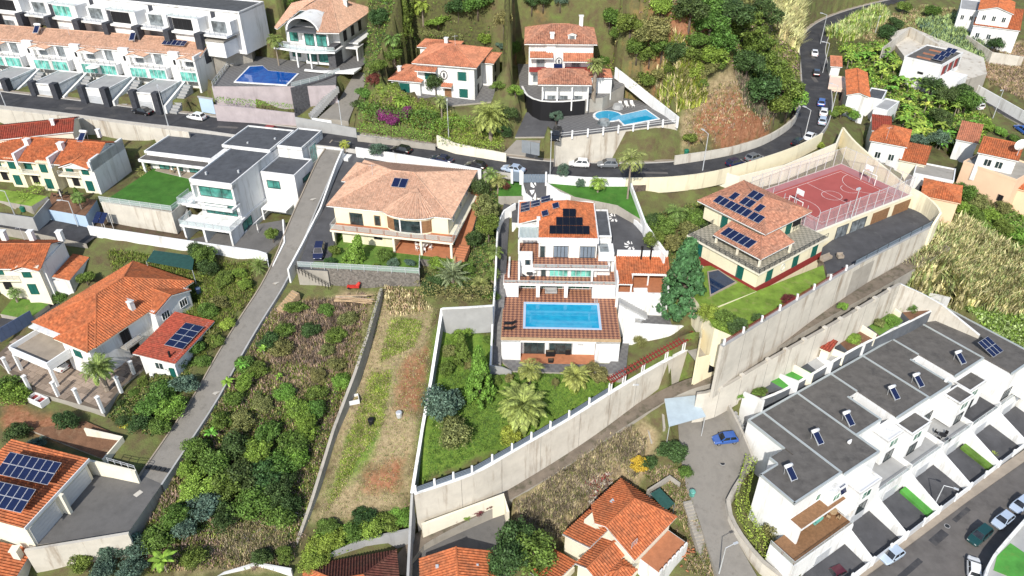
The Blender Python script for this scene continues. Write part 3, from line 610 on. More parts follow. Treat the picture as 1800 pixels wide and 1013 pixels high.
b.win('r', 19.6, 5, .8, 1.2, 1.4, 'g', 2); b.win('r', 19.6, 9.5, .8, 1.2, 1.4, 'g', 2); b.win('r', 19.6, 14, .8, 1.2, 1.4, 'g', 2)
arc = [(13 + 3.9 * math.cos(t), 2.6 - 1.5 * math.sin(t)) for t in [math.pi * i / 10 for i in range(11)]]
b.prism('bay_head', arc, 2.55, 3.2, 'cream'); b.prism('bay_sill', arc, .02, .3, 'cream')
for i in range(0, 10):
    p, q = Vector((*arc[i], .3)), Vector((*arc[i + 1], .3))
    if i in (3, 6): MB().tube(p, p + Vector((0, 0, 2.3)), .13, n=6).obj('mullion', 'white_paint', b.o)
    MB().poly([p, q, q + Vector((0, 0, 2.25)), p + Vector((0, 0, 2.25))]).obj('pane', 'glass' if 2 < i < 7 else 'wood', b.o)
z = 3.15; E = [(-1.1, 3.2), (19.9, 3.2), (20.2, 19.8), (-1.1, 19.8)]
b.hip(-.5, 19.6, 2.9, 19.2, z, .34, 'tile_peach', .7)
cone = [(13 + 4.6 * math.cos(t), 2.9 - 2.3 * math.sin(t), z + .06) for t in [math.pi * i / 8 for i in range(9)]]; apx = (13, 7.2, 5.3)
b.roof([[cone[i], cone[i + 1], apx] for i in range(8)], 'tile_peach', [(cone[i], apx) for i in range(1, 8)])
b.hip(-1.6, 5.5, 11.5, 18, z + .1, .42, 'tile_peach', .5)
b.panel((8.5, 7.3, 4.95), (1, 0, 0), (0, 1, .34), 2, 1, 1.25, 2.1, 'solar')

# ---------------------------------------------------------------- white modern house with the big lawn
b = house('modern_villa', 'white cubic modern house with dark flat roofs beside a square lawn', (328, 422), (411, 434), 31.1)
b.pad(-18, 22, 12, 34, 4.6); b.pad(0, 22, 0, 22, .4)
b.boxes('wall', [(0.4, 9.2, 3.4, 25, -3, 3), (1.1, 8.9, 4.6, 25.5, 3, 9.8), (9, 15.8, 12.5, 19.5, -3, 8.0), (-1.0, 1.1, 12, 25, 3, 9.6), (-16, -1, 14.6, 27.5, 3.5, 8.2), (9, 14, 19.5, 28, 2, 9.8)])
b.boxes('frame_wall', [(0, .35, -.1, 3.4, -2, 2.8), (9.1, 9.45, -.1, 3.4, -2, 2.8), (3.9, 4.3, -.1, 3.4, -2, 2.8), (.9, 1.25, 3.6, 4.6, 6.2, 9.8), (8.75, 9.1, 3.6, 4.6, 6.2, 9.8), (.9, 9.1, 3.6, 4.6, 9.2, 9.8), (.9, 9.1, 3.6, 4.6, 6.0, 6.6)])
b.box('slab', -.4, 9.6, -.2, 3.6, 2.8, 3.15); b.rail([(-.4, 3.4, 3.15), (-.4, -.1, 3.15), (9.5, -.1, 3.15), (9.5, 3.4, 3.15)], .95, 'rail_glass', sp=1.7)
b.boxes('canopy', [(.2, 9.2, 2.0, 2.5, 5.6, 6.05), (.2, .7, 2.5, 4.6, 5.6, 6.05), (8.7, 9.2, 2.5, 4.6, 5.6, 6.05), (1.8, 7.4, 3.2, 3.5, 5.7, 5.9)])
b.win('f', 4.62, 1.6, 6.7, 6.6, 2.4, 'c', 3); b.win('f', 4.62, 2.0, 3.3, 6.2, 2.2, 'c', 4); b.win('f', 3.42, 4.6, .1, 4.2, 2.5, 't', 2); b.win('f', 3.42, 1.2, .6, 2.0, 1.6, 'c', 2); b.win('r', 9.2, 3.8, .1, 3.0, 2.5, 'c', 2)
b.flat(.9, 9.1, 3.6, 17, 10.05, 'roof_slate'); b.flat(-1.0, 8.9, 17, 26.5, 10.3, 'roof_slate'); b.flat(9, 15.8, 12.5, 19.5, 8.2, 'roof_slate'); b.flat(-16.3, -1, 14.4, 27.5, 8.5, 'roof_slate'); b.flat(9, 14, 19.5, 28, 10.2, 'roof_slate')
b.box('canopy', -16.4, -.9, 12.4, 14.6, 7.4, 7.9); b.box('canopy_roof', -16.2, -1.1, 12.6, 14.4, 7.9, 7.93, 'roof_gravel'); b.boxes('pillar', [(-16, -15.6, 12.6, 13, 3.5, 7.4), (-8.5, -8.2, 12.6, 12.9, 3.5, 7.4)])
for x in (-14, -11.2, -7.5, -4.5): b.win('f', 14.6, x, 5.3, 2.3, 2.0, 'c', 2)
b.win('f', 12.5, 10, 5.3, 2.6, 1.6, 'c', 2); b.win('f', 12.5, 10.6, .9, 2.8, .9, 'd', 2); b.win('r', 15.8, 15, 5.6, 3.0, 1.0, 'c', 2); b.win('r', 14, 22, 6.0, 2.8, 3.4, 't', 3)
b.rail([(-2.6, 7, 5.3), (-2.6, 3.5, 5.3), (1, 3.5, 5.3)], .95, 'rail_glass', sp=1.7); b.box('balcony', -2.8, 1.1, 3.4, 7.5, 4.9, 5.3)
b.boxes('planter', [(15.8, 17.6, 11.6, 17.5, .2, 1.6), (15.8, 17.2, 17.5, 19.5, 2.2, 3.6)]); b.box('soil', 16.0, 17.4, 11.9, 17.2, 1.6, 1.66, 'soil_dark')
b.boxes('carport', [(9.6, 14.6, 9.6, 12.4, 2.2, 2.5), (9.6, 9.9, 9.6, 9.9, 0, 2.2)]); b.prism('side_wall', [(9.4, 3.6), (9.6, 3.6), (9.6, 12.5), (9.4, 12.5)], 0, .9)
b.boxes('wall', [(14, 20, 24.5, 30, 3, 8.4), (20, 21.8, 22, 24, 3, 8)]); b.flat(14, 20, 24.5, 30, 8.4, 'concrete_grey', .3)
for i, (x, y) in enumerate(((2.5, 6), (7.6, 8), (3, 19), (7, 22))): b.boxes('roof_vent', [(x, x + .3, y, y + .3, 10, 10.6)], 'pale_metal')

# ---------------------------------------------------------------- orange-roofed terraces on the left
def dutch(b, x, w, y0, dp, zf, wm='cream', sh=True):   # one unit of a terrace of two-storey houses: wall, green shutters, balcony, projecting bay
    b.boxes('wall', [(x, x + w, y0 + 1.2, y0 + dp, -2, zf), (x + w * .60, x + w, y0 - .2, y0 + 1.2, -2, zf)], wm)
    b.box('balcony', x, x + w * .60, y0 - .3, y0 + 1.2, 2.7, 3.0, 'ivory'); b.rail([(x, y0 - .25, 3), (x + w * .6, y0 - .25, 3)], .8, 'bar', sp=1.2)
    b.win('f', y0 + 1.2, x + .6, 3.1, 1.5, 2.0, 's', 2); b.win('f', y0 - .2, x + w * .68, 3.5, 1.4, 1.6, 's', 2); b.win('f', y0 - .2, x + w * .68, .2, 1.4, 2.0, 's', 2); b.win('f', y0 + 1.2, x + 1.2, .2, 1.3, 2.0, 'k', 1)
b = house('orange_terrace', 'upper cream terrace with bright orange roofs and green shutters beside the square lawn', (-5, 325), (185, 341), 35)
b.pad(-12, 24, -1, 11, 0)
for i, (x, wm) in enumerate(((-9, 'white_plaster'), (-1.2, 'cream'), (5.6, 'cream'), (13.6, 'ivory'))):
    dutch(b, x, 7.4, .2 + .4 * (i % 2), 9.5, 5.6, wm)
    b.box('party_wall', x + 7.2, x + 7.7, -.2, 10, 4.5, 7.2 - .3 * i)
b.boxes('wall', [(20.9, 21.3, .2, 10, -2, 6.6)], 'white_plaster')
for x0, x1 in ((-9, -2), (-1, 6), (6.4, 13.2), (14, 21)): b.gable(x0, x1, .3, 9.6, 5.4, .42, 'tile_orange', 'x', .3, rp=.55)
b.gable(15.5, 20.8, -.6, 4, 5.3, .35, 'tile_orange', 'y', .25)
b.heater(15.6, 5.2, 7.3, 0); b.chimney(13.1, 3.0, 7, .9, .9); b.chimney(5.9, 3.5, 7, .9, .9); b.chimney(17, 9, 7.4, .6, .9)
b2 = house('red_roof_terrace', 'older terrace with red sheet roof just below the long concrete wall', (20, 262), (128, 250), 40.5)
b2.box('wall', -4, 11, 0, 7, -3, 2.2, 'ivory'); b2.gable(-4, 11, 0, 7, 2.2, .3, 'tile_red', 'x', .3, wall='ivory'); b2.chimney(7.4, 2, 3, .6, 1)
b = house('orange_terrace', 'lower white terrace with orange roofs below the dark side street', (-10, 520), (95, 520), 28.5)
b.boxes('wall', [(8.6, 9.3, 1, 8, -2, 5.4)], 'white_plaster')
for i, x in enumerate((-8, -.1, )): dutch(b, x, 7.6 if i == 0 else 9, .4, 8, 5.4, 'ivory')
for x0, x1 in ((-8, -.4), (0, 9)): b.gable(x0, x1, .6, 8.2, 5.2, .42, 'tile_orange', 'x', .35, rp=.55)
b.gable(5, 9, -.2, 4, 5.1, .35, 'tile_orange', 'y', .25)
b.shed(9.6, 12.2, 1.5, 8.5, 2.6, 1.9, 'tile_orange', 'x'); b.box('side_wall', 9.3, 12.1, 1.6, 8.4, -2, 1.8)
for x in (-.4, 4.2, 9.0): b.chimney(x, 7.2, 6.6, .8, 1.1)
# large orange-roofed house with the balustraded carport
b = house('large_orange_villa', 'large white house with sweeping orange hipped roof and columned carport', (60, 566), (167, 609), 31)
b.pad(-1, 14, -5, 18, -6)
b.boxes('wall', [(.6, 12.8, .5, 17.8, -7, .1), (6.9, 12.8, -.9, .5, -7, .1), (12.8, 14.4, 9.6, 16.5, -7, .1)]); b.box('eave', .3, 13.1, -1.2, 18, -.15, .02)
b.hip(.6, 12.8, .5, 17.8, 0, .42, 'tile_orange', .75, fas='ivory'); b.hip(6.9, 12.8, -.9, 6.5, .03, .42, 'tile_orange', .6, fas='ivory'); b.gable(9, 14.4, 9.8, 16.3, 0, .35, 'tile_orange', 'x', .4)
b.chimney(11.4, 7.8, 1.0, .7, 1.2); b.rail([(11.6, 8, 2.4), (12.6, 8, 2.4)], .5, name='aerial')
b.win('f', -.9, 9, -2.5, 1.6, 1.2, 's', 2); b.win('f', .5, 2.4, -2.4, 1.8, 1.2, 's', 2)
b.win('r', 12.8, 4.2, -2.9, 1.6, 2.5, 'k', 2); b.win('r', 12.8, 8.3, -4.9, 1.8, 1.6, 'k', 2) if 0 else None
b.win('r', 12.8, 4.8, -5.3, 1.8, 1.3, 'k', 2); b.win('r', 14.4, 10.6, -2.3, 1.5, 1.4, 'g', 3); b.win('r', 14.4, 14.2, -2.3, 1.5, 1.4, 'g', 3); b.win('r', 14.4, 10.4, -4.7, 1.8, 1.5, 'k', 2)
b.box('balcony', 12.8, 14.2, 3.6, 6.8, -3.1, -2.9, 'concrete'); b.rail([(14.1, 3.7, -2.9), (14.1, 6.7, -2.9)], .9, sp=1)
b.boxes('carport', [(-.2, 8.2, -4.6, .4, -3.0, -2.2)]); b.box('carport_floor', 0, 8, -4.4, .4, -2.2, -2.17, 'pavement')
b.boxes('balustrade', [(-.2, 8.2, -4.7, -4.5, -2.2, -1.5), (-.2, 0, -4.5, .3, -2.2, -1.4), (8, 8.2, -4.5, -1, -2.2, -1.5)], 'white_paint')
for x, y in ((-.2, -4.7), (7.8, -4.7), (-.2, -.3)): b.box('column', x, x + .4, y, y + .4, -6.6, -3.0, 'white_paint')
an = house('solar_annex', 'low white annex with dark red tile roof carrying two columns of panels', (242, 625), (300, 635), 29, 'annex'); b = an
b.boxes('wall', [(0, 5.6, .3, 10, -4.6, -.2)], 'white_plaster'); b.win('f', .3, 2.2, -2.3, 1.4, 1.3, 'g', 2); b.win('f', .3, 4.4, -3.6, .9, 1.9, 's', 1)
b.shed(-.6, 6.2, -.2, 10.2, .35, -.3, 'tile_red', 'x'); b.box('flue', 4.6, 4.85, .8, 1.05, -.2, .9, 'black')
b.panel((2.7, 2.6, .2), (1, 0, -.09), (0, 1, 0), 2, 4, 1.5, 1.35, 'solar')
# bottom-left garage with two arrays
b = house('garage_block', 'garage block with ridged orange roof, two tilted panel arrays and white doors', (42, 925), (151, 808), 25, 'garage'); W = b.W
b.pad(-1, W, 0, 12, -4)
b.boxes('wall', [(.1, W - .1, .1, 11, -5, -.15)], 'ivory'); b.shed(-.3, W + .2, -.3, 11.4, 0, .7, 'tile_orange', fas='ivory'); b.box('fascia', -.3, W + .2, -.42, -.3, -.35, .12, 'white_paint'); b.box('wing_wall', W * .47, W * .51, -.9, .1, -5, -.3, 'ivory')
for x in (.4, W * .55): b.win('f', .1, x, -3.95, W * .4, 2.9, 'garage')
for x in (1.0, 5.4): b.panel((x, 8.6, .75), (0, -1, 0), (1, 0, .3), 7, 2, 1.08, 1.5, 'solar', lift=.3)
b = house('corner_house', 'corner house with red-brown roof and cream chimney cut by the bottom left edge', (-40, 1060), (20, 1060), 18)
b.box('wall', -4, 3.6, -3, 6, -4, 1.6, 'ivory'); b.gable(-4, 3.6, -3, 6, 1.6, .4, 'tile_orange', 'y', .3, wall='ivory'); b.chimney(2.6, 4.6, 1.8, .8, 1.6, 'ivory')

# ---------------------------------------------------------------- hillside terraces at the top
P0, P1_ = P(0, 70, 50.2), P(345, 97, 50.2); hd = math.atan2(P1_.y - P0.y, P1_.x - P0.x); LEN = (P1_ - P0).length
b = Bd('peach_terrace', 'long white terrace with continuous peach roof, teal glazing and slate gate pillars', 'house', (P0.x, P0.y, 42.2), hd)
N_ = 5; U = LEN / 4.0; b.pad(-U - 3, LEN + 2, -10.5, 10.5, .6)
b.boxes('wall', [(-U, LEN, 1.2, 9.5, -3, 7.7)]); b.box('wall', LEN - .3, LEN + .1, -1.2, 9.5, -3, 8)
for i in range(-1, 4):
    x = i * U
    b.boxes('party_wall', [(x + U * .40, x + U * .60, .5, 1.3, -2, 8.2 - .2)]); b.boxes('bay', [(x + U * .62, x + U, -.8, 1.2, 2.4, 4.4 + .2), (x + U * .0, x + U * .36, -.8, 1.2, 2.4, 4.6)])
    for xx in (x + .3, x + U * .64):
        b.win('f', -.8 if 0 else -.82, xx, 2.5, U * .32, 2.0, 't', 4); b.win('f', 1.2, xx + .5, 4.9, 1.8, 2.2, 'gr', 2); b.rail([(xx - .2, -.75, 4.6), (xx + U * .34, -.75, 4.6)], .8, 'bar', 'dark_frame', sp=1.5)
    b.win('f', .5, x + U * .48, 5.4, .5, 1.0, 'k', 1)
    b.gable(x + U * .66, x + U * 1.0 - .1, -1.0, 4, 7.1, .22, 'tile_peach', 'y', .2)
    b.boxes('garage', [(x + U * .12, x + U * .62, -9, -.8, -3, 2.3 if i % 2 else 2.0)]); b.flat(x + U * .12, x + U * .62, -9, -.8, 2.35, 'concrete_grey', .2, pm='white_plaster')
    b.win('f', -9, x + U * .2, -.9 - i * .2, 3.0, 2.2, 'garage'); b.boxes('gate_pillar', [(x + U * .10, x + U * .10 + 1.2, -10.0, -8.6, -3, 3.0), (x + U * .54, x + U * .54 + 1.3, -10.0, -8.6, -3, 3.0)], 'slate_clad')
    b.prism('stair_wall', [(x + U * .66, -9), (x + U * .70, -9), (x + U * .70, -.8), (x + U * .66, -.8)], -3, lambda p: 2.6 + (p[1]) * .28)
    for k in range(10): b.box('step', x + U * .72, x + U * .86, -8.6 + k * .7, -7.9 + k * .7, -3, -1.2 + k * .36, 'concrete_grey')
    if i % 2 == 0: b.heater(x + U * .55, 2.6, 8.9, .2)
b.gable(-U, LEN, 1.2, 9.5, 7.6, .36, 'tile_peach', 'x', .45, rp=.55)
b.panel((LEN - 9.6, 2.6, 8.6), (1, 0, 0), (0, 1, .36), 5, 1, 1.05, 1.7, 'solar')
P0, P1_ = P(-20, 15, 54), P(400, 62, 54); hd = math.atan2(P1_.y - P0.y, P1_.x - P0.x); LEN = (P1_ - P0).length; U = LEN / 4
b = Bd('slate_terrace', 'white modern terrace with black slate pillars along the top edge', 'house', (P0.x, P0.y, 50.5), hd); b.pad(-12, LEN + 6, -5, 16, -.5)
b.boxes('wall', [(-4, LEN, 5, 14, -2, 6.6)]); b.flat(-4, LEN, 5, 14, 6.6, 'roof_slate', .3)
for i in range(4):
    x = i * U
    b.boxes('wing', [(x + .5, x + U * .5, 1.5, 5, -2, 5.6), (x + U * .62, x + U * .95, 2.5, 5, 2.6, 5.4)]); b.box('ledge', x, x + U * .95, .5, 5, 2.5, 2.9)
    b.win('f', 1.5, x + 1.6, 3.1, U * .3, 2.3, 't' if i == 1 else 'k', 4); b.win('f', 2.5, x + U * .66, 3.0, U * .22, 2.3, 'gr', 2); b.win('f', 5, x + U * .55, 3.0, 1.2, 2.2, 'gr', 1); b.win('f', -.5 + 2, x + 1.4, -1.4, 3, 2.2, 'garage') if i % 2 else b.win('f', 1.5, x + 1.4, -1.4, 3, 2.2, 'gr', 2)
    b.boxes('gate_pillar', [(x + .2, x + 1.5, -.6, 1.2, -3, 3.2), (x + U * .5, x + U * .5 + 1.6, -.6, 1.2, -3, 3.2)], 'slate_clad'); b.rail([(x + U * .62, .5, 2.9), (x + U * .94, .5, 2.9)], .9, 'bar', 'gray_metal', sp=1.4)
    b.boxes('slate_panel', [(x + .6, x + 1.5, 1.42, 1.5, 2.9, 5.5), (x + U * .55, x + U * .62, 4.9, 5, 2.9, 6.4)], 'slate_clad'); b.rail([(x + .5, 1.5, 5.6), (x + U * .5, 1.5, 5.6)], .9, 'rail_glass', sp=1.6)
    b.prism('stair_wall', [(x + U * .55, -.4), (x + U * .58, -.4), (x + U * .58, 3), (x + U * .55, 3)], -3, lambda p: 1.6 + p[1] * .3)
b.boxes('store', [(LEN * .9, LEN * .9 + 4.6, .5, 9, -1.6, 1.6)]); b.flat(LEN * .9, LEN * .9 + 4.6, .5, 9, 1.7, 'concrete', .15, pm='concrete')

# ---------------------------------------------------------------- villa with the arched roof and blue pool
b = house('arched_villa', 'white villa with peach roof, big arched opening and stone terrace above blue pool', (527, 105), (610, 112), 46.6)
b.pad(-6, 16, -4, 20, -.4)
b.boxes('wall', [(-3.0, 9.6, 1.2, 17, -1, 6.9), (2, 8, -.9, 1.2, -.4, 6.8)]); b.box('slab', -4, 10.2, -3.2, 1.2, 3.0, 3.4); b.box('slab', 10.2, 12.4, 4, 14, 3.0, 3.3)
b.prism('slab_front', [(-3.6, -2.2), (2, -3.6), (6, -3.6), (10.2, -2.6), (10.2, -3), (6, -4.2), (2, -4.2), (-3.9, -2.9)], 3.0, 3.4)
b.rail([(-3.8, -.5, 3.4), (-3.8, -2.4, 3.4), (2, -4, 3.4), (6, -4, 3.4), (10.1, -2.9, 3.4)], .9, 'rail_glass', sp=1.8)
for x, w_ in ((-2.2, 2.0), (2.5, 2.2), (5.2, 2.4)): b.win('f', -.92 if x > 2 else 1.18, x, 3.6, w_, 2.5, 'c', 2); b.win('f', -.92 if x > 2 else 1.18, x, .2, w_, 2.4, 'c', 2)
b.box('pier', 8.0, 9.7, -2.2, 1.2, -.4, 4.0, 'stone_dark'); b.boxes('pillar', [(1.4, 1.7, -3.8, -3.5, -.4, 3), (4.6, 4.9, -3.9, -3.6, -.4, 3)])
for y in (3, 7, 11): b.win('r', 9.6, y, 3.7, 1.6, 2.4, 'k', 1)
z = 6.9; RG, RH = (2.6, 9, 11.2), (4.6, 9.6, 11.2)
b.roof([[(-4.2, -1.0, z), (-3, -2.0, z), (-.6, 4.5, 9.3), RG, (-4.2, 9, z + 1)], [(6.2, -2.4, z), (11, -1.6, z), RH], [(11, -1.6, z), (11, 17.6, z), RH], [(11, 17.6, z), (-4.2, 17.6, z), RG, RH], [(-4.2, 17.6, z), (-4.2, 9, z + 1), RG], [(-.6, 4.5, 9.3), (6.0, 4.5, 9.3), RH, RG], [(6.0, 4.5, 9.3), (6.2, -2.4, z), RH]], 'tile_peach', [((11, -1.6, z), RH), (RG, RH), ((11, 17.6, z), RH)])
mb = MB(); AN = 14
for i in range(AN):
    t0, t1 = math.pi * i / AN, math.pi * (i + 1) / AN
    c = lambda t, r, y: (2.7 + r * math.cos(t), y, 6.7 + r * .78 * math.sin(t))
    for r, y0, y1 in ((3.5, -1.8, 4.6),):
        mb.poly([c(t0, r, y0), c(t1, r, y0), c(t1, r, y1), c(t0, r, y1)]); mb.poly([c(t0, r + .35, y0), c(t0, r + .35, y1), c(t1, r + .35, y1), c(t1, r + .35, y0)]); mb.poly([c(t0, r, y0), c(t0, r + .35, y0), c(t1, r + .35, y0), c(t1, r, y0)])
mb.obj('arch', 'white_plaster', b.o); b.box('arch_floor', -.9, 6.3, -2, 4.6, 6.5, 6.85, 'roof_slate'); b.prism('arch_window', [(-.8, 4.4), (6.2, 4.4), (6.2, 4.5), (-.8, 4.5)], 6.8, 9.2, 'glass'); b.chimney(7.2, 10, 9.2, .8, 1.2)
b.box('terrace_floor', 8, 14.5, -3.4, 6, -.6, -.3, 'deck_grey')
b.prism('deck_canopy', [(9.5, -6), (15, -5.2), (15.2, -1.5), (12, -4.3), (7, -5.6), (4, -5.4), (4, -5.9)], -.3, .05, 'white_plaster')
b.boxes('porch', [(9.8, 12.6, 3, 6.4, 2.2, 2.5), (12.2, 12.5, 3, 6.2, -.3, 2.2)])
PB = thing('swimming_pool', 'angular deep blue pool with white rim on the stone terrace', 'pool', P(412, 145, 46), 0)
q = [P(*p, 46) - PB.location for p in ((411, 146), (438, 118), (462, 117), (472, 126), (526, 131), (505, 152))]
MB().prism([(p.x, p.y) for p in q], .05, .22).obj('rim', 'white_plaster', PB); c0 = sum((p for p in q), Vector()) / 6
MB().prism([((p.x - c0.x) * .94 + c0.x, (p.y - c0.y) * .93 + c0.y) for p in q], .1, .235).obj('water', 'pool_blue', PB)

# ---------------------------------------------------------------- white villa with coral roof
b = house('coral_villa', 'white villa with coral hipped roof, green shutters and oval plaque', (690, 165), (838, 178), 45.2)
b.pad(0, 20, -2, 16, -.2)
b.boxes('wall', [(5.2, 17.0, .9, 12, -1, 6.5), (0, 6, 0, 8.5, -1, 3.0), (16.5, 19.2, 6.5, 12.5, -1, 5.6), (2.5, 10, 11, 15.5, 2, 6.6)])
b.hip(5.2, 17.0, .9, 12, 6.5, .36, 'tile_coral', .7); b.hip(0, 6, 0, 8.5, 3.0, .34, 'tile_coral', .5); b.hip(16.5, 19.2, 6.5, 12.5, 5.6, .3, 'tile_coral', .4); b.hip(2.5, 10, 11, 15.5, 6.4, .3, 'tile_coral', .5)
b.win('f', .9, 13.6, 3.6, 1.8, 1.7, 's', 2); b.win('f', .9, 13.8, .2, 1.8, 1.7, 's', 2); b.win('f', 0, 1.6, .0, 2.2, 2.4, 's', 3); b.win('f', .9, 6.8, 3.3, 1.8, 2.0, 's', 2); b.win('f', .9, 10.8, -.2, 1.4, 2.3, 'wood')
b.shed(5.3, 9.6, -.6, 1, 5.3, 5.8, 'tile_coral'); b.shed(10.4, 12.6, -.4, .9, 2.4, 2.8, 'tile_coral'); b.chimney(8.2, 10, 7.4, .7, 1.3); b.chimney(.2, 3.2, 3.2, .7, 1.2)
b.win('r', 17.0, 3, 3.4, 1.0, 2.2, 'k', 1); b.win('r', 17.0, 4.4, 3.4, 1.0, 2.2, 'k', 1); b.win('r', 17.0, 3, 0, 1.0, 2.2, 'k', 1); b.win('r', 19.2, 8, .5, 1.1, 1.8, 'k', 1); b.win('r', 19.2, 8, 3.2, 1.1, 1.6, 'k', 1)
mb = MB(); [mb.tube((10.8 + .7 * math.cos(t), .86, 4.4 + .85 * math.sin(t)), (10.8 + .7 * math.cos(t + .4), .86, 4.4 + .85 * math.sin(t + .4)), .09, n=5) for t in [i * .3927 for i in range(16)]]; mb.tube((10.8, .9, 4.0), (10.8, .8, 4.8), .2, n=6); mb.obj('plaque', 'stone_dark', b.o)
b.boxes('porch_pillar', [(16.2, 16.5, .95, 1.25, -2.5, -.9)])
# ---------------------------------------------------------------- pale blue villa with keyhole pool
b = house('pale_villa', 'pale villa with aged terracotta roofs, dormer and keyhole pool terrace', (929, 139), (1040, 140), 48.2); b.o.scale = (1.07, 1.07, 1.07)
b.pad(-2, 16, -9, 9, .0)
b.boxes('wall', [(0, 11.6, -1.6, 7, -1, 7.2), (3.2, 4.8, -1.9, -1.6, 0, 7.0), (2.6, 10.6, -7.5, -1.6, -2.5, 2.2), (10.8, 15, -5, -1.2, -2, 2.2)], 'blue_paint' if 0 else 'white_plaster')
b.hip(-.2, 11.6, -1.8, 7, 7.2, .42, 'tile_aged', .6); b.hip(2.4, 10.4, -9, -2.4, 2.4, .36, 'tile_aged', .7); b.hip(10.9, 14.6, -5, -1.4, 2.2, .34, 'tile_coral', .4)
b.shed(.2, 4.4, -3.1, -1.6, 4.9, 5.6, 'tile_coral'); b.shed(6.2, 11.6, -3.4, -1.6, 4.4, 5.4, 'tile_coral')
for x, w_ in ((1.4, 1.5), (7.8, 1.6)): b.win('f', -1.6, x, 2.9, w_, 2.0, 'gr', 2)
b.win('f', -1.6, .8, .1, 1.2, 1.3, 'gr', 2); b.box('balcony', .1, 4.2, -2.9, -1.6, 2.3, 2.8, 'red_trim'); b.box('balcony', 6.3, 11.5, -3.2, -1.6, 2.3, 2.9, 'red_trim'); b.boxes('pillar', [(x, x + .2, -3.1, -2.9, 2.8, 4.6) for x in (6.3, 11.2)])
for x in (3.4, 5.6, 8.2): b.win('f', -7.5, x, -2.3, 1.5, 2.0, 'gr', 2)
b.boxes('pillar', [(x, x + .22, -9.2, -8.98, -2.5, 2.4) for x in (2.4, 5.0, 7.6, 10.4)])
b.chimney(3.8, -1.2, 7.4, .7, 1.3); b.chimney(9.2, 4.5, 9, .7, 1.2)
b.boxes('dormer', [(7.0, 8.4, -1.2, .8, 7.4, 8.6)]); b.win('f', -1.2, 7.2, 7.5, 1.0, .9, 'gr', 1); b.gable(7.0, 8.4, -1.2, 1.2, 8.6, .4, 'tile_aged', 'y', .12)
mb = MB(); [mb.tube((5.5 + .55 * math.cos(t), -1.64, 3.9 + .65 * math.sin(t)), (5.5 + .55 * math.cos(t + .4), -1.64, 3.9 + .65 * math.sin(t + .4)), .08, n=5) for t in [i * .3927 for i in range(16)]]; mb.tube((5.5, -1.6, 3.6), (5.5, -1.7, 4.2), .2, n=6); mb.obj('plaque', 'stone_dark', b.o)
b.rail([(4.6, -4.6, 2.5), (5.8, -2.6, 4.6)], .1, name='water_heater'); b.panel((4.5, -5.0, 2.9), (1, 0, 0), (0, 1, .5), 1, 1, 1.6, 2.0, 'solar')
PB = thing('swimming_pool', 'bright cyan keyhole-shaped pool with white rim on the paved terrace', 'pool', P(1050, 205, 44.5), 0)
o = PB.location; q = [P(*p, 44.5) - o for p in ((1080, 206), (1136, 193), (1160, 210), (1096, 222))]; cc = P(1069, 205, 44.5) - o
for nm, k, z0, z1, m in (('rim', 1.0, -.2, .15, 'white_plaster'), ('water', .9, -.2, .17, 'pool_cyan')):
    mb = MB(); c0 = sum(q, Vector()) / 4; mb.prism([((p.x - c0.x) * (k + .02 * (k < 1)) + c0.x, (p.y - c0.y) * k + c0.y) for p in q], z0, z1)
    mb.prism([(cc.x + (2.2 + .75 * k) * math.cos(t) * (.86 if k < 1 else 1), cc.y + 2.7 * k * math.sin(t)) for t in [i * math.pi / 12 for i in range(24)]], z0, z1 + .004); mb.obj(nm, m, PB)
# ---------------------------------------------------------------- yellow house, garages and sports court
b = house('yellow_villa', 'yellow two-storey house with aged tile roof carrying staggered blue panels', (1216, 448), (1326, 510), 31.8)
b.pad(-5, 14, -1, 18, -.2)
b.boxes('wall', [(-1, 12.9, .2, 17.8, -3, 3.0), (-3.6, 8.6, 6.2, 16.7, 3.3, 6.6)], 'cream'); b.box('slab', -1.4, 13.4, -.3, 18, 3.0, 3.3, 'ivory'); b.box('terrace_floor', -1.3, 13.3, -.2, 17.9, 3.3, 3.33, 'balcony_check')
b.box('plinth', -1.05, 12.95, .14, 17.85, -1, .35, 'red_trim'); b.rail([(-1.2, 7, 3.33), (-1.2, -.2, 3.33), (13.3, -.2, 3.33), (13.3, 17.8, 3.33)], .8, 'bar', 'dark_frame', sp=1.3)
b.hip(-3.9, 8.8, 6.0, 16.9, 6.6, .36, 'tile_aged', .75); b.roof([[(2.8, 1.0, 4.9), (12.3, 1.0, 4.9), (8.8, 5.4, 5.95), (2.8, 5.4, 5.95)], [(12.3, 1.0, 4.9), (12.3, 9.6, 4.9), (8.8, 9.6, 5.95), (8.8, 5.4, 5.95)]], 'tile_aged', [((12.3, 1.0, 4.9), (8.8, 5.4, 5.95))], fas='white_plaster')
b.boxes('pillar', [(11.8, 12.1, 1.3, 1.6, 3.3, 4.8), (3.0, 3.3, 1.5, 1.8, 3.3, 4.8), (12.1, 12.4, 8.6, 8.9, 3.3, 4.8), (7.4, 7.7, 1.4, 1.7, 3.3, 4.8)], 'ivory')
for x, zz, w_, h_ in ((.5, .4, 1.3, 2.2), (5, 4.0 - .6, 1.3, 2.2), (.2, 3.4, 1.3, 2.2)): b.win('f', .2 if zz < 2 else 6.2, x, zz, w_, h_, 's', 2)
b.win('f', .2, 9.0, .4, 1.3, 2.2, 's', 2)
for y, pl, zz in ((2.6, 12.9, .4), (9.4, 12.9, .4), (14.6, 12.9, .4), (7.2, 8.6, 3.4), (12.4, 8.6, 3.4)): b.win('r', pl, y, zz, 1.5, 2.2, 's', 2)
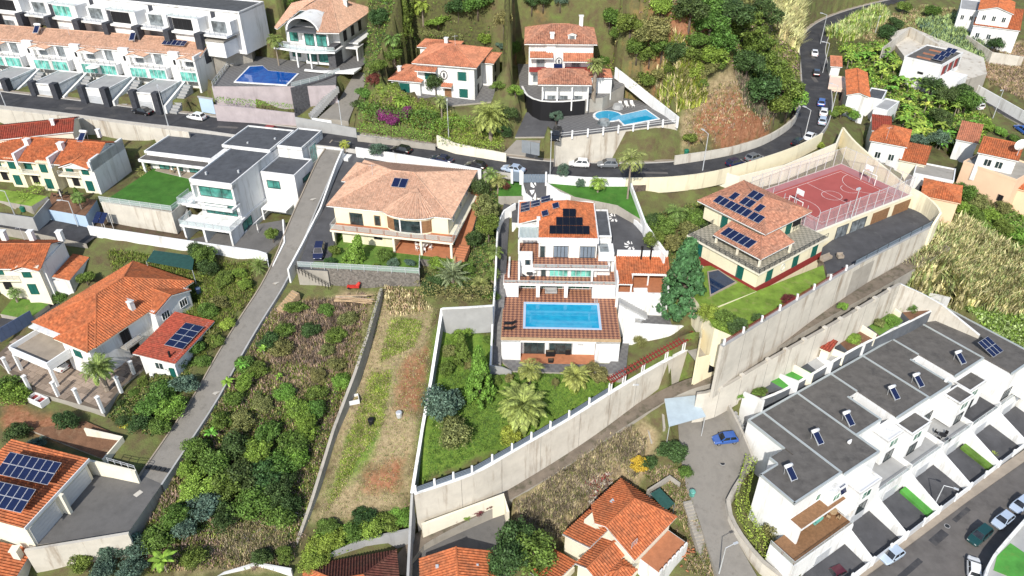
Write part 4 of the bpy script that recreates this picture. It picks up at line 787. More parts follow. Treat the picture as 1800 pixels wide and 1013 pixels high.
for y, zz, pl in ((6.8, 1.6, 12.92), (10.6, 5.2, 8.62)):
    mb = MB(); [mb.tube((pl, y + .5 * math.cos(t), zz + .6 * math.sin(t)), (pl, y + .5 * math.cos(t + .4), zz + .6 * math.sin(t + .4)), .08, n=5) for t in [i * .3927 for i in range(16)]]; mb.obj('plaque', 'pale_metal', b.o)
b.boxes('loggia', [(8.61, 8.7, 14.2, 16.4, 4.4, 6.2)], 'black'); b.rail([(9.0, 14.2, 3.9), (9.0, 16.6, 3.9)], .8, 'bar', 'dark_frame', sp=.7)  # thin black slab on the wall stands for shade inside the loggia
sk = [(0, 4), (1, 4), (2, 3), (3, 3), (4, 2)]
fp = Vector((0, 1, .34))
for x, j, n in ((-2.2, 0, 2), (.2, 0, 4), (5.0, 0, 2), (-.6, 1, 1), (1.6, 1, 2), (4.6, 1, 1), (1.6, 2, 2)): b.panel((x, 6.3 + j * 1.9, 6.66 + .36 * (1.05 + j * 1.9)), (1, 0, 0), (0, 1, .36), n, 1, 1.12, 1.75)
b.panel((3.6, 1.7, 5.02), (1, 0, 0), (0, 1, .245), 5, 1, 1.12, 2.1)
c = house('garage_court', 'yellow garage block with red sports court and wire fence on top', (1463, 424), (1588, 374), 31.6, 'garage'); W = c.W
c.pad(-5, W + 2, -1, 16, 0)
c.boxes('wall', [(-5, W + 1.2, .1, 16, -4, 3.1)], 'cream'); c.box('coping', -5.1, W + 1.3, 0, .35, 3.1, 3.35, 'ivory')
c.win('f', .1, .5, .1, 3.0, 2.4, 'dg', 2); c.win('f', .1, 4.4, .1, 4.0, 2.4, 'dg', 2); c.win('f', .1, 10.0, .05, 4.6, 2.5, 'wood'); c.win('f', .1, 16.0, .05, 4.6, 2.5, 'wood')
c.box('court_apron', -4.9, W + 1.1, .4, 15.9, 3.1, 3.14, 'court_pale'); c.box('court', -2.0, W - 1.2, 1.4, 14.2, 3.14, 3.15, 'court_red')
def line(mb, p, q, wd=.065):
    p, q = Vector(p), Vector(q); d = (q - p).normalized(); s_ = Vector((-d.y, d.x, 0)) * wd / 2; mb.poly([p - s_, q - s_, q + s_, p + s_])
mb = MB(); zz = 3.156; xa, xb_, ya, yb = -1.4, W - 1.8, 2.0, 13.6
for p, q in (((xa, ya), (xb_, ya)), ((xb_, ya), (xb_, yb)), ((xb_, yb), (xa, yb)), ((xa, yb), (xa, ya)), (((xa + xb_) / 2, ya), ((xa + xb_) / 2, yb))): line(mb, (*p, zz), (*q, zz))
def arcl(cx, cy, r, t0, t1, n=20):
    for i in range(n): a, b2 = t0 + (t1 - t0) * i / n, t0 + (t1 - t0) * (i + 1) / n; line(mb, (cx + r * math.cos(a), cy + r * math.sin(a), zz), (cx + r * math.cos(b2), cy + r * math.sin(b2), zz))
arcl((xa + xb_) / 2, 7.8, 1.8, 0, 2 * math.pi); arcl(xb_, 7.8, 4.2, math.pi / 2, 3 * math.pi / 2); arcl(xa, 7.8, 4.2, -math.pi / 2, math.pi / 2); arcl(xb_ - 4.6, 7.8, 1.6, math.pi / 2, 1.5 * math.pi)
mb.obj('court_lines', 'line_white', c.o)
CF = thing('court_fence', 'tall wire mesh fence on white posts round the red sports court', 'fence', c.org, c.h)
pe = [(-4.8, .5), (W + 1.0, .5), (W + 1.0, 15.7), (-4.8, 15.7), (-4.8, .5)]
pm_ = MB().tube((0, 0, 0), (0, 0, 3.8), .06, n=5).mesh('post', 'pale_metal')
for i in range(4):
    p, q = Vector((*pe[i], 3.14)), Vector((*pe[i + 1], 3.14)); n = round((q - p).length / 2.6)
    for j in range(n): link('post', pm_, CF, p.lerp(q, j / n))
    tall = 3.6 if i in (0, 1, 2) else 2.4
    MB().poly([p, q, q + Vector((0, 0, tall)), p + Vector((0, 0, tall))]).obj('mesh_panel', 'net', CF); MB().tube(p + Vector((0, 0, tall)), q + Vector((0, 0, tall)), .04, n=4).tube(p + Vector((0, 0, .1)), q + Vector((0, 0, .1)), .03, n=4).obj('rail', 'pale_metal', CF)
c.o.rotation_euler = (0, 0, c.h); c.o.location = c.org
MW = Matrix.Translation(c.org) @ Matrix.Rotation(c.h, 4, 'Z')
for x, y, r_, lb in ((W - 1.0, 7.8, math.pi, 'far white goal with backboard at the road end of the red court'), (-2.2, 7.8, 0, 'near white goal with backboard behind the yellow house roof')):
    p = MW @ Vector((x, y, 3.15)); g = thing('basketball_goal', lb, 'goal', p, c.h + r_)
    MB().tube((0, 0, 0), (0, 0, 3.2), .07).tube((0, 0, 3.1), (1.0, 0, 3.1), .05).obj('pole', 'pale_metal', g); MB().box(1.0, 1.05, -.8, .8, 2.7, 3.7).obj('backboard', 'white_paint', g)
    mb = MB(); [mb.tube((1.3 + .23 * math.cos(t), .23 * math.sin(t), 2.9), (1.3 + .23 * math.cos(t + .8), .23 * math.sin(t + .8), 2.9), .02, n=4) for t in [i * .7854 for i in range(8)]]; mb.obj('ring', 'red_plastic', g)
    MB().tube((.4, -1.5, 0), (.4, -1.5, 2), .07).tube((.4, 1.5, 0), (.4, 1.5, 2), .07).tube((.4, -1.5, 2), (.4, 1.5, 2), .07).obj('goal_frame', 'white_paint', g)
for (x, y), lb in (((W * .18, -.0), 'floodlight mast at the near edge of the sports court'),):
    p = MW @ Vector((x, y, 3.1)); g = thing('floodlight', lb, 'light', p, c.h); MB().tube((0, 0, 0), (0, 0, 6), .09, .06).obj('pole', 'pale_metal', g); MB().box(-.4, .4, .0, .35, 5.9, 6.2).obj('lamp_head', 'pale_metal', g)
PB = thing('swimming_pool', 'small dark navy pool with pale edge beside the yellow house', 'pool', P(1248, 500, 31.7), 0); o = PB.location
q = [P(*p, 31.7) - o for p in ((1243, 478), (1262, 474), (1296, 497), (1248, 522))]; MB().prism([(p.x, p.y) for p in q], -1, .1).obj('rim', 'pavement', PB); c0 = sum(q, Vector()) / 4
MB().prism([((p.x - c0.x) * .88 + c0.x, (p.y - c0.y) * .88 + c0.y) for p in q], -.5, .115).obj('water', 'pool_navy', PB)

# ---------------------------------------------------------------- row of grey-roofed town houses
a, d2 = P(1335, 752, 19), P(1660, 565, 19); RH_ = math.atan2(d2.y - a.y, d2.x - a.x); RO = P(1394, 888, 19); KR = .931
XS = [.3, 10.9, 19.3, 28.1, 36.9, 45.6, 54.4, 63]
BY = 15.3
FY = [0, -.5, 3.6, 2.4, 2.2, 3.0, -2.0]
WHO = ['first grey-roofed town house nearest the hedge with side terrace', 'second grey-roofed town house from the hedge end of the row', 'third grey-roofed town house from the hedge end of the row', 'fourth grey-roofed town house, in the middle of the row', 'fifth grey-roofed town house from the hedge end of the row', 'sixth grey-roofed town house, last with a tilted water heater', 'end town house of the row with a square blue panel array']
cr, sr = math.cos(RH_), math.sin(RH_)
for i in range(7):
    x0 = XS[i]; w_ = XS[i + 1] - x0; fy = FY[i]; zo = .35 * (i >= 2) * 0
    b = Bd('town_house', WHO[i], 'house', (RO.x + x0 * KR * cr, RO.y + x0 * KR * sr, 6.9), RH_, 'grey-roofed town houses'); b.o.scale = (KR,) * 3
    T = 13.0; b.pad(0, w_, -8.6, -2, .3); b.pad(0, w_, -3, 18, 4)
    xs = 7.2 if i == 0 else 0
    well = i in (2, 4)
    L = []
    if i == 0: L = [(0, w_, fy, 6.4, 2, T - .3), (xs, w_, 6.4, BY, 2, T - .3), (3.8, xs, 6.4, 7.9, 2, T - .3)]
    elif well: L = [(0, w_ - 2.4, fy, 10, 2, T - .3), (0, w_, 10, BY, 2, T - .3)]
    else: L = [(0, w_, fy, BY, 2, T - .3)]
    if i > 0: L = [(x, min(y, w_ - .03), *r) for x, y, *r in L]
    b.boxes('wall', L)
    rb_ = [(q[0] + .25 * (q[0] == 0 or q[0] == xs and i == 0), q[1] - .02, q[2] + .25 * (q[2] == fy), q[3] - .25 * (q[3] == BY), T - .3, T) for q in L if q[5] > T - 1]
    b.boxes('roof', rb_, 'roof_gravel')
    mb = MB(); mb.box(w_ - .22, w_ + .1, 10 if well else fy, BY, T - .1, T + .14); mb.box(xs if i == 0 else 0, w_, BY - .25, BY + .05, T - .3, T + .18); mb.box(0, w_ - 2.4 if well else w_, fy - .05, fy + .22, T - .3, T + .16)
    if well: mb.box(w_ - 2.65, w_ - 2.35, fy + .22, 10, T - .2, T + .14)
    if i == 0: mb.box(0, .25, 0, 6.4, T - .3, T + .16); mb.box(0, 3.8, 6.2, 6.45, T - .3, T + .16); mb.box(7.1, 7.35, 7.9, BY, T - .3, T + .16); mb.box(3.75, 4.0, 6.4, 7.9, T - .3, T + .16)
    mb.obj('parapet', 'metal_flash', b.o)
    # front bay, balcony and terrace
    bx0, bx1 = (4.9, 8.2) if i % 2 == 0 else (.6, 5.0)
    if i == 0:
        b.boxes('loggia', [(.0, 10.2, -2.2, 0, 9.3, 9.6), (0, .3, -2.0, 0, 6, 9.4)]); b.box('loggia_roof', .1, 10.1, -2.1, -.1, 9.6, 9.64, 'wood')
        b.win('f', 0, 1.2, 6.1, 3.0, 2.3, 'gg', 3); b.win('f', 0, 4.8, 6.1, 3.0, 2.3, 'gg', 3); b.win('f', 0, 5.5, 9.9, 2.0, 1.4, 'gg', 2)
        b.boxes('bay', [(6.6, 10.4, -1.6, 0, 9.64, 12.2)]); b.win('f', -1.6, 7.2, 10.2, 1.6, 1.4, 'gg', 2); b.panel((8.6, -1.7, 11.0), (1, 0, 0), (0, .5, 1), 1, 1, 1.3, 1.4)
        b.box('terrace', -3.2, 10.3, -4.4, 0, 2, 6.0); b.box('terrace_floor', -3.0, 10.2, -4.2, 0, 6, 6.04, 'wood'); b.rail([(-3.1, 0, 6), (-3.1, -4.3, 6), (10.2, -4.3, 6)], 1.0, 'rail_glass', sp=2.2)
        b.prism('awning', [(8.4, -3.6), (11.6, -3.6), (11.6, -.2), (8.4, -.2)], 8.4, lambda p: 8.45 + (p[1] + 3.6) * .1, 'fabric_white')
    else:
        lz = T - 1.4
        b.boxes('bay', [(bx0 - .4, bx1 + .4, fy - 3.0, fy, 6.2, lz)]); b.flat(bx0 - .4, bx1 + .4, fy - 3.0, fy, lz + .02, 'white_plaster' if i in (1, 2) else 'roof_gravel', .2, pm='white_plaster')
        b.win('f', fy - 3.0, bx0 + .4, 9.6, 2.2, 1.6, 'gg', 2); b.win('f', fy - 3, bx0 + .4, 6.3, 2.2, 2.2, 'd', 2); b.win('f', fy, (bx1 + .8) if i % 2 else .6, 6.3, 2.6, 2.3, 'd', 3)
        b.box('terrace', 0, w_ - .05, -2.6, fy, 2, 5.6); b.box('terrace_floor', .1, w_ - .1, -2.5, fy, 5.6, 5.64, 'drive_dark' if i == 5 else 'concrete_grey'); b.box('terrace_wall', w_ - .35, w_ - .06, -2.6, fy, 5.6, 6.6); b.rail([(.1, -2.5, 5.6), (w_ - .4, -2.5, 5.6)], 1.0, 'rail_glass', sp=2.2)
    # garage level
    b.box('garage_wall', 0, w_ - .05, -2.55 if i else -4.35, -2.5 if i else -4.3, 1, 5.5, 'white_plaster'); b.win('f', -2.6 if i else -4.4, 2.5, 1.6, 3.4, 2.3, 'garage')
    b.prism('driveway', [(.5, -8.4), (w_ - .5, -8.4), (w_ - .5, -2.6 if i else -4.4), (.5, -2.6 if i else -4.4)], -1, lambda p: .8 + .006 * i + (p[1] + 8.4) * .13, 'drive_dark')
    b.prism('side_wall', [(w_ - .5, -8.5), (w_ + .3, -8.5), (w_ + .3, -2.6), (w_ - .5, -2.6)], -1, lambda p: 2.2 + (p[1] + 8.4) * .42, 'white_plaster')
    if i in (2, 4): b.prism('planting_strip', [(w_ - 1.9, -8.3), (w_ - .5, -8.3), (w_ - .5, -3), (w_ - 1.9, -3)], -1, lambda p: 1.3 + (p[1] + 8.4) * .15, 'turf' if i == 2 else 'lawn')
    g0 = b.box('front_gate', .7, w_ * .55, -8.75, -8.6, .2, 2.0, 'pale_metal'); b.boxes('gate_post', [(.3, .7, -8.85, -8.5, -.5, 2.3), (w_ * .55, w_ * .55 + .35, -8.85, -8.5, -.5, 2.3)]); b.box('front_wall', w_ * .55 + .35, w_ + .3, -8.8, -8.55, -.5, 1.9)
    # back terrace screens and roof gear
    b.prism('back_wall', [(w_ - .3, BY + .06), (w_ - .02, BY + .06), (w_ - .02, 19.4), (w_ - .3, 19.4)], 2, lambda q: 15.6 - (q[1] - BY) * .3, 'white_plaster'); b.boxes('step', [(xs + .6, xs + 2.0, 15.8 + k * .5, 16.3 + k * .5, 7, 8 + k * .45) for k in range(7)], 'concrete_grey'); b.boxes('pergola', [(xs + .5, w_ - .5, 16 + k * .6, 16.1 + k * .6, 9.0, 9.15) for k in range(3)], 'gray_metal'); b.box('back_terrace', xs, w_, BY + .06, 19.6, 2, 7.4, 'deck_grey')
    if i < 6: b.heater(*([(2.8, 2.9), (1.4, 5.4), (.5, 5.3), (3.2, 5.0), (.6, 4.6), (3.6, 4.1)][i]), T, -.15)
    else: b.panel((.6, 2.0, T + .5), (1, 0, 0), (0, 1, .35), 3, 2, 1.05, 1.7)
    if well: b.win('f', 10, w_ - 1.9, T - 2.2, 1.3, 1.2, 'dg', 1)
    if i in (1, 4): b.boxes('roof_vent', [(5.8, 6.2, 3.0, 3.4, T, T + .5), (5.5, 6.4, 3.1, 3.3, T + .5, T + .6)], 'white_paint')
# ---------------------------------------------------------------- smaller houses, sheds
def quick(name, label, fl, frr, br, z, zb, roof, rm, wm='white_plaster', pitch=.4, wins=(), cat='house', ax='x', e=.35, swins=(), wk='g'):
    a, h, w = fr_px(fl, frr, z); q = P(*br, z) - a; dp = max(2.0, -q.x * math.sin(h) + q.y * math.cos(h))
    b = Bd(name, label, cat, (a.x, a.y, zb), h); t = z - zb; b.W, b.D, b.T = w, dp, t
    b.box('wall', 0, w, 0, dp, -3, t - .02, wm); b.pad(0, w, 0, dp, .2)
    if roof == 'flat': b.flat(-.05, w + .05, -.05, dp + .05, t, rm, .25, pm=wm)
    elif roof == 'hip': b.hip(0, w, 0, dp, t, pitch, rm, e, fas=wm)
    elif roof == 'gable': b.gable(0, w, 0, dp, t, pitch, rm, ax, e, wall=wm, fas=wm)
    elif roof == 'shed': b.shed(-.2, w + .2, -.3, dp + .2, t, t + pitch * dp, rm, fas=wm)
    for x, zz, ww, hh in wins: b.win('f', 0, x * w, zz, ww, hh, wk, 2)
    for y, zz, ww, hh in swins: b.win('r', w, y * dp, zz, ww, hh, wk, 2)
    return b
b = quick('flat_roof_house', 'white flat-roofed house with red window panels beside the reed slope', (1590, 101), (1655, 116), (1698, 95), 40, 34, 'flat', 'roof_gravel')
for y in (.12, .40, .68): b.box('red_panel', b.W, b.W + .06, y * b.D, y * b.D + 1.8, 3.2, 5.4, 'red_trim'); b.win('r', b.W, y * b.D + 2, 3.2, 1.1, 2.2, 'd', 1); b.boxes('rooflight', [(2 + 0 * y, b.W - 3.6, y * b.D + .6, y * b.D + 1.2, b.T, b.T + .25)], 'tile_coral'); b.panel((b.W - 3.2, y * b.D + .4, b.T + .3), (1, 0, 0), (0, 1, .3), 2, 1, 1.15, 2.2)
b.boxes('porch', [(b.W, b.W + 4, 2, 9, .2, 2.6)]); b.win('f', 0, 4, 3, 1.4, .5, 'k', 1)
quick('gable_house', 'white house with orange gable roof at the top edge above pale yard walls', (1722, 17), (1780, 24), (1772, 3), 44.5, 38.5, 'gable', 'tile_orange', wins=((.15, 3.4, 1, 1.4), (.45, 3.4, 1, 1.4), (.75, 3.4, 1, 1.4)), ax='y', pitch=.3)
quick('lower_wing', 'long white lower wing with orange lean-to roof below the gable house', (1712, 44), (1792, 54), (1795, 34), 40.5, 36, 'shed', 'tile_orange', pitch=.2, wins=((.1, 1.2, 1.1, 1.4), (.35, 1.2, 1.1, 1.4), (.6, .2, 1.1, 2)), cat='wing')
quick('flat_block', 'small grey-roofed block beside the orange gable house', (1687, 17), (1722, 21), (1735, 4), 43, 38, 'flat', 'concrete_grey', wins=((.15, 2.4, 1, 1.3), (.6, 2.4, 1, 1.3)), cat='block')
b = quick('roadside_house', 'long orange-roofed white house beside the parked cars on the bend', (1491, 166), (1527, 170), (1515, 127), 40, 33.5, 'gable', 'tile_orange', ax='y', pitch=.32)
quick('road_terrace', 'pink walled terrace in front of the roadside house', (1456, 154), (1488, 158), (1478, 136), 37.6, 34.5, 'flat', 'pink_plaster', 'pink_plaster', cat='terrace', wins=((.1, .4, 1.1, 2), (.55, .4, 1.1, 2)), wk='k')
quick('hut', 'tiny white hut with coral gable roof beside the tall street lamp', (1462, 115), (1478, 116), (1481, 104), 39.5, 35, 'gable', 'tile_coral', ax='x', pitch=.5, cat='hut')
quick('shed', 'grey-roofed shed behind the roadside house', (1522, 172), (1550, 177), (1556, 160), 37, 32.5, 'flat', 'roof_slate', cat='shed')
quick('shed', 'small white cube shed beside the banana field', (1536, 190), (1560, 196), (1568, 177), 36.4, 32, 'flat', 'concrete_grey', cat='shed')
quick('orange_roof_house', 'orange-roofed house just beyond the court fence and bend', (1532, 247), (1592, 258), (1598, 230), 36.5, 31, 'hip', 'tile_orange', wins=((.2, 2, 1.2, 1.4), (.6, 2, 1.2, 1.4)), pitch=.45)
quick('red_roof_shed', 'red-roofed lean-to behind the orange-roofed house on the bend', (1534, 229), (1566, 233), (1572, 214), 36.8, 32, 'shed', 'tile_red', pitch=.15, cat='shed')
quick('orange_shed', 'low bright orange roof between the court and the pink house', (1582, 281), (1626, 290), (1628, 268), 33.6, 29.5, 'shed', 'tile_orange', 'ivory', pitch=.2, cat='shed')
quick('concrete_house', 'grey flat concrete house beside the peach house', (1606, 306), (1676, 320), (1680, 299), 33, 27.5, 'flat', 'concrete', 'white_plaster', wins=((.25, 2, 1.2, 1.4), (.55, 2, 1.6, 1.4)), wk='d')
quick('peach_house', 'small peach house with orange hipped roof below the court wall', (1622, 343), (1685, 356), (1686, 328), 33, 25, 'hip', 'tile_orange', 'peach_plaster', pitch=.4)
b = quick('pink_house', 'broad pink house with roof terrace and white dish at the edge', (1694, 285), (1787, 318), (1800, 286), 32.6, 25, 'flat', 'concrete', 'peach_plaster', wins=((.8, 2.5, 1.1, 1.3),), wk='k')
c = quick('roof_storey', 'orange-roofed upper storey standing on the pink house terrace', (1722, 267), (1788, 281), (1800, 254), 35.8, 32.6, 'gable', 'tile_orange', ax='x', pitch=.34, wins=((.2, .6, 1.4, 1.5), (.5, .6, 1.4, 1.5)), cat='storey')
quick('coral_lean_to', 'small coral-roofed lean-to among bananas', (1682, 245), (1718, 252), (1724, 229), 33, 28, 'shed', 'tile_coral', pitch=.15, cat='shed')
quick('edge_house', 'corner of an orange-roofed house cut by the frame edge beside the pink house', (1786, 330), (1830, 342), (1840, 316), 30, 25, 'hip', 'tile_orange', 'peach_plaster')
dish = thing('satellite_dish', 'white satellite dish on the orange roof of the pink house', 'dish', P(1789, 264, 37.4), 0)
mb = MB(); n = 14
for i in range(n):
    t0, t1 = 2 * math.pi * i / n, 2 * math.pi * (i + 1) / n; f = lambda t, r: (r * math.cos(t), -.5 + .25 * (r ** 2), r * math.sin(t) + 1.2)
    mb.poly([f(t0, .05), f(t1, .05), f(t1, .6), f(t0, .6)]); mb.poly([f(t0, .6), f(t1, .6), f(t1, 1.15), f(t0, 1.15)])
mb.obj('bowl', 'white_paint', dish, True); MB().tube((0, -.4, -1), (0, -.4, 1.2), .06).obj('mast', 'pale_metal', dish)
# bottom-centre house
a, h, w = fr_px((1040, 985), (1110, 1040), 8)
b = Bd('ridged_orange_house', 'cluttered house of several ridged orange roofs below the overgrown bank', 'house', a, h); b.pad(-5, 9, -4, 12, -1)
b.box('wall', -3.4, 5.2, 2.1, 11, -4, 3.9, 'ivory'); Rg, Rk = (.6, 1.6, 6.5), (.6, 8.2, 6.5)
b.roof([[(5.8, 1.6, 4), (5.8, 11.6, 4), Rk, Rg], [(5.8, 11.6, 4), (-.6, 11.6, 4.6), (.6, 10.4, 5.4), Rk] if 0 else [(5.8, 11.6, 4), (-4.2, 11.6, 4), Rk], [(-4.2, 11.6, 4), (-4.2, 4.6, 4), (-1.2, 1.6, 5.55), Rg, Rk]], 'tile_orange', [(Rg, Rk), ((5.8, 11.6, 4), Rk), ((-4.2, 11.6, 4), Rk)], per=.42, up=.10)
b.box('wall', -4.2, .0, -1, 4.6, -4, 2.6, 'ivory'); b.shed(-4.6, .3, -1.2, 4.8, 2.6, 4.2, 'tile_orange', 'x', per=.42, up=.10); b.box('wall', .2, 3.6, -3.4, 2.1, -4, 3.0, 'ivory'); b.gable(.2, 3.6, -3.4, 2.0, 3.0, .5, 'tile_orange', 'y', .3, wall='ivory', per=.42, up=.10)
b.box('wall', 3.7, 6.0, -1.8, 1.4, -4, 2.4, 'ivory'); b.hip(3.7, 6.0, -1.8, 1.4, 2.4, .5, 'tile_orange', .35, per=.42, up=.10)
b.box('wall', 5.25, 8.6, 4.0, 10.8, -4, 1.4); b.box('roof', 5.3, 8.5, 4.1, 10.7, 1.4, 1.44, 'terracotta_floor'); b.boxes('parapet', [(8.45, 8.65, 4.0 + i * .98, 4.6 + i * .98, 1.4, 2.0) for i in range(7)]); b.box('skylight', -2.2, -1.6, 6.2, 6.9, 5.2, 5.35, 'pale_metal')
b.box('wall', -5, -1.2, -7, -2.2, -4, -.6, 'ivory'); b.shed(-5.2, -1, -7.2, -2, -.6, .6, 'tile_orange', 'x', per=.42, up=.10); b.box('store_roof', -5.6, -3.8, 5, 8, .8, .9, 'red_trim')
b.rail([(4.6, 2.4, 4.6), (4.6, 3.6, 4.6)], 1.2, name='aerial', sp=1.2)
A, B2 = P(533, 996, 11.8), P(697, 967, 11.8)
b = Bd('dark_roof_house', 'house with darker back roof slope cut by the bottom edge', 'house', A, math.atan2(B2.y - A.y, B2.x - A.x)); W = (B2 - A).length
b.box('wall', .5, W - .5, -9, -.5, -5, -.1, 'ivory'); t = 2.0; p, q = (4.4, -4.4, t), (W - 4.4, -4.4, t)
b.roof([[(0, -8.8, 0), (W, -8.8, 0), q, p], [(0, 0, 0), (0, -8.8, 0), p]], 'tile_orange', [((0, 0, 0), p), (p, q)]); b.roof([[(W, 0, 0), (0, 0, 0), p, q], [(W, -8.8, 0), (W, 0, 0), q]], 'tile_dark', [((W, 0, 0), q)])  # back and right slopes use darker tiles than front and left
A, B2 = P(737, 984, 10.6), P(868, 970, 10.6)
b = Bd('ridged_gable_house', 'small house with bright ridged orange gable roof cut by the bottom edge', 'house', A, math.atan2(B2.y - A.y, B2.x - A.x)); W = (B2 - A).length
b.box('wall', .4, W - .4, -10, -.4, -5, -.1, 'ivory'); b.gable(.2, W - .2, -10, 0, 0, .34, 'tile_orange', 'y', .2, wall='ivory', per=.42, up=.10); b.boxes('roof_vent', [(2.2, 2.6, -2.2, -1.8, .6, 1.1), (W - 2.6, W - 2.3, -2.6, -2.3, .6, 1.0)], 'pale_metal')
# carport canopy in the lower compound
cp = thing('carport', 'pale blue sheet carport in the walled lower compound', 'carport', P(1200, 735, 16), 0); o = cp.location
q = [P(*p) - o for p in ((1168, 701, 19.2), (1222, 695, 19.2), (1241, 732, 18.8), (1176, 750, 18.8))]
MB().poly([q[3], q[2], q[1], q[0]]).poly([x - Vector((0, 0, .08)) for x in q]).obj('canopy', 'tarp', cp)
for x in q: MB().tube(x * .97, Vector((x.x * .97, x.y * .97, -1.5)), .06).obj('leg', 'pale_metal', cp)
# gatehouse at the lane
gh = house('gatehouse', 'angled cream gate walls where the lane meets the yellow house garden', (1222, 662), (1262, 652), 22.2, 'gate')
gh.box('wall', 0, 3.4, 0, .3, -3, 3.6, 'cream'); gh.box('wall', 3.4, 4.2, -.2, .6, -3, 5.2, 'cream'); gh.prism('sloped_wall', [(-.2, .3), (.1, .3), (3.8, 5.4), (3.5, 5.4)], -3, lambda p: 7.2 - p[0] * .5 + .2, 'cream'); gh.win('f', 0, 2.2, .2, 1.0, 2.2, 'k', 1); gh.box('slab', 0, 3.6, .3, 3, 2.6, 2.8, 'concrete')

# ---------------------------------------------------------------- walls
def wall(label, pts, h, m='concrete', t=.3, name='garden_wall', cap=None, smooth=False, cat='wall', jt=0):
    L = [P(*p) for p in pts]
    if smooth: L = smooth_line(L, 1.5)
    a, b = offs(L, t / 2), offs(L, -t / 2); o = L[0].copy(); mb = MB(); dn = Vector((0, 0, -h))
    for i in range(len(L) - 1):
        A, B, C, D = a[i] - o, a[i + 1] - o, b[i + 1] - o, b[i] - o
        mb.poly([D, C, B, A]); mb.poly([A, B, B + dn, A + dn]); mb.poly([C, D, D + dn, C + dn])
    for k, s in ((0, 1), (len(L) - 1, -1)): A, D = a[k] - o, b[k] - o; mb.poly([A, A + dn, D + dn, D][::s])
    w_ = mb.obj(name, m, None, loc=o, label=label, cat=cat, kind='thing')
    if jt:
        jm = MB().box(-.025, .025, -t / 2 - .006, t / 2 + .006, -h, -.02).mesh('joint', 'stone_wall'); s_ = 0
        for A, B in zip(L[:-1], L[1:]):
            s_ += (B - A).length
            if s_ > jt: s_ = 0; link('joint', jm, w_, B - o - (B - A) * .02, math.atan2(B.y - A.y, B.x - A.x))
    if cap:
        a, b = offs(L, t / 2 + .05), offs(L, -t / 2 - .05); mb = MB(); up = Vector((0, 0, .1))
        for i in range(len(L) - 1):
            A, B, C, D = a[i] - o, a[i + 1] - o, b[i + 1] - o, b[i] - o
            mb.poly([D + up, C + up, B + up, A + up]); mb.poly([A + up, B + up, B, A]); mb.poly([C + up, D + up, D, C])
        mb.obj('coping', cap, w_)
    return L
GW = wall('long pale concrete retaining wall curving below the palm garden', [(728, 868, 17.9), (830, 833, 18.5), (900, 794, 19.5), (1000, 736, 21.2), (1072, 691, 22.8), (1150, 645, 23.7), (1224, 606, 24.1)], 8, 'concrete_pale', .45, cap='white_plaster', smooth=True, jt=5)
wall('white-topped boundary wall between grass plot and palm garden', [(777, 543, 30.4), (757, 672, 24.6), (743, 750, 21.2), (724, 868, 17.8)], 3, 'concrete_grey', .35, cap='white_plaster')
wall('lower grey boundary wall running off the bottom edge', [(724, 870, 17.6), (721, 925, 13.6), (716, 1030, 11)], 5, 'concrete_grey', .35)
wall('grey wall between overgrown plot and grass plot', [(670, 507, 31.3), (646, 588, 28.6), (624, 655, 25.9), (586, 755, 21.7), (555, 856, 17.6), (545, 888, 16.2), (517, 966, 13.2), (510, 1020, 11.6)], 3, 'concrete', .45)
wall('tall bare concrete wall closing the palm garden beside the cream house plot', [(777, 543, 31), (822, 541, 31.3), (866, 538, 31.6)], 5, 'concrete_grey', .3, cap='white_plaster')
wall('white wall along the uphill side of the ramp road', [(602, 262, 40.6), (590, 290, 39.4), (563, 365, 36.6), (530, 430, 34.2), (506, 474, 32.6)], 4, 'white_plaster', .3)
strip('kerb', PL, 1.85, 2.1, -2.5, .35, 'concrete_grey'); strip('kerb', PL, -2.05, -1.85, -2, .2, 'pavement')
wall('stained white wall below the modern house planting bed', [(154, 398, 33.8), (300, 420, 32.8), (452, 442, 32.2), (468, 447, 32.1)], 4.5, 'white_plaster', .3, cap='white_plaster')
wall('white corner wall between modern house patio and ramp road', [(468, 447, 32.1), (474, 478, 30.6), (500, 425, 33), (497, 386, 34.4)], 4, 'white_plaster', .25)
wall('weathered concrete wall under the square lawn', [(178, 355, 36.2), (302, 374, 36.2), (324, 352, 36.2)], 4.2, 'concrete_pale', .3)
wall('long stained concrete wall below the left part of the road', [(-140, 172, 44.2), (-60, 183, 43.6), (0, 191, 43.1), (130, 206, 42.2), (250, 221, 41.3), (332, 232, 40.8)], 6, 'concrete_pale', .4, smooth=True, jt=6)
wall('white roadside wall behind the cream house', [(625, 259, 40.8), (690, 269, 40.6), (760, 281, 40.4), (846, 298, 40)], 3, 'white_plaster', .3, smooth=True)
wall('white wall from the slate gate along the front lawn', [(962, 307, 40.2), (1030, 312, 39.9), (1100, 313, 39.6)], 3, 'white_plaster', .3)
wall('cream roadside wall above the rough stone retaining wall', [(1100, 313, 39.6), (1180, 311, 39.4), (1256, 301, 39.2), (1330, 281, 39), (1400, 257, 38.9), (1446, 234, 38.8)], 3, 'cream', .3, smooth=True)
wall('rough brown stone retaining wall below the bend', [(1112, 326, 38.2), (1180, 316, 38), (1258, 304, 37.6)], 9, 'stone_brown', 1.2)
wall('diagonal white wall beside the front lawn', [(1109, 322, 39), (1135, 393, 36.8), (1169, 441, 35.2)], 5, 'white_plaster', .3)
wall('curved white wall on the outer side of the dark driveway', [(961, 321, 39.7), (985, 338, 38.2), (1012, 347, 37.3), (1063, 354, 36.5), (1102, 374, 35.9), (1138, 408, 35.4), (1169, 448, 34.8)], 2.5, 'white_plaster', .25, smooth=True)
wall('short white curved wall at the inner side of the gate ramp', [(918, 321, 39.7), (924, 340, 37.9), (936, 349, 37.2)], 2.5, 'white_plaster', .25, smooth=True)
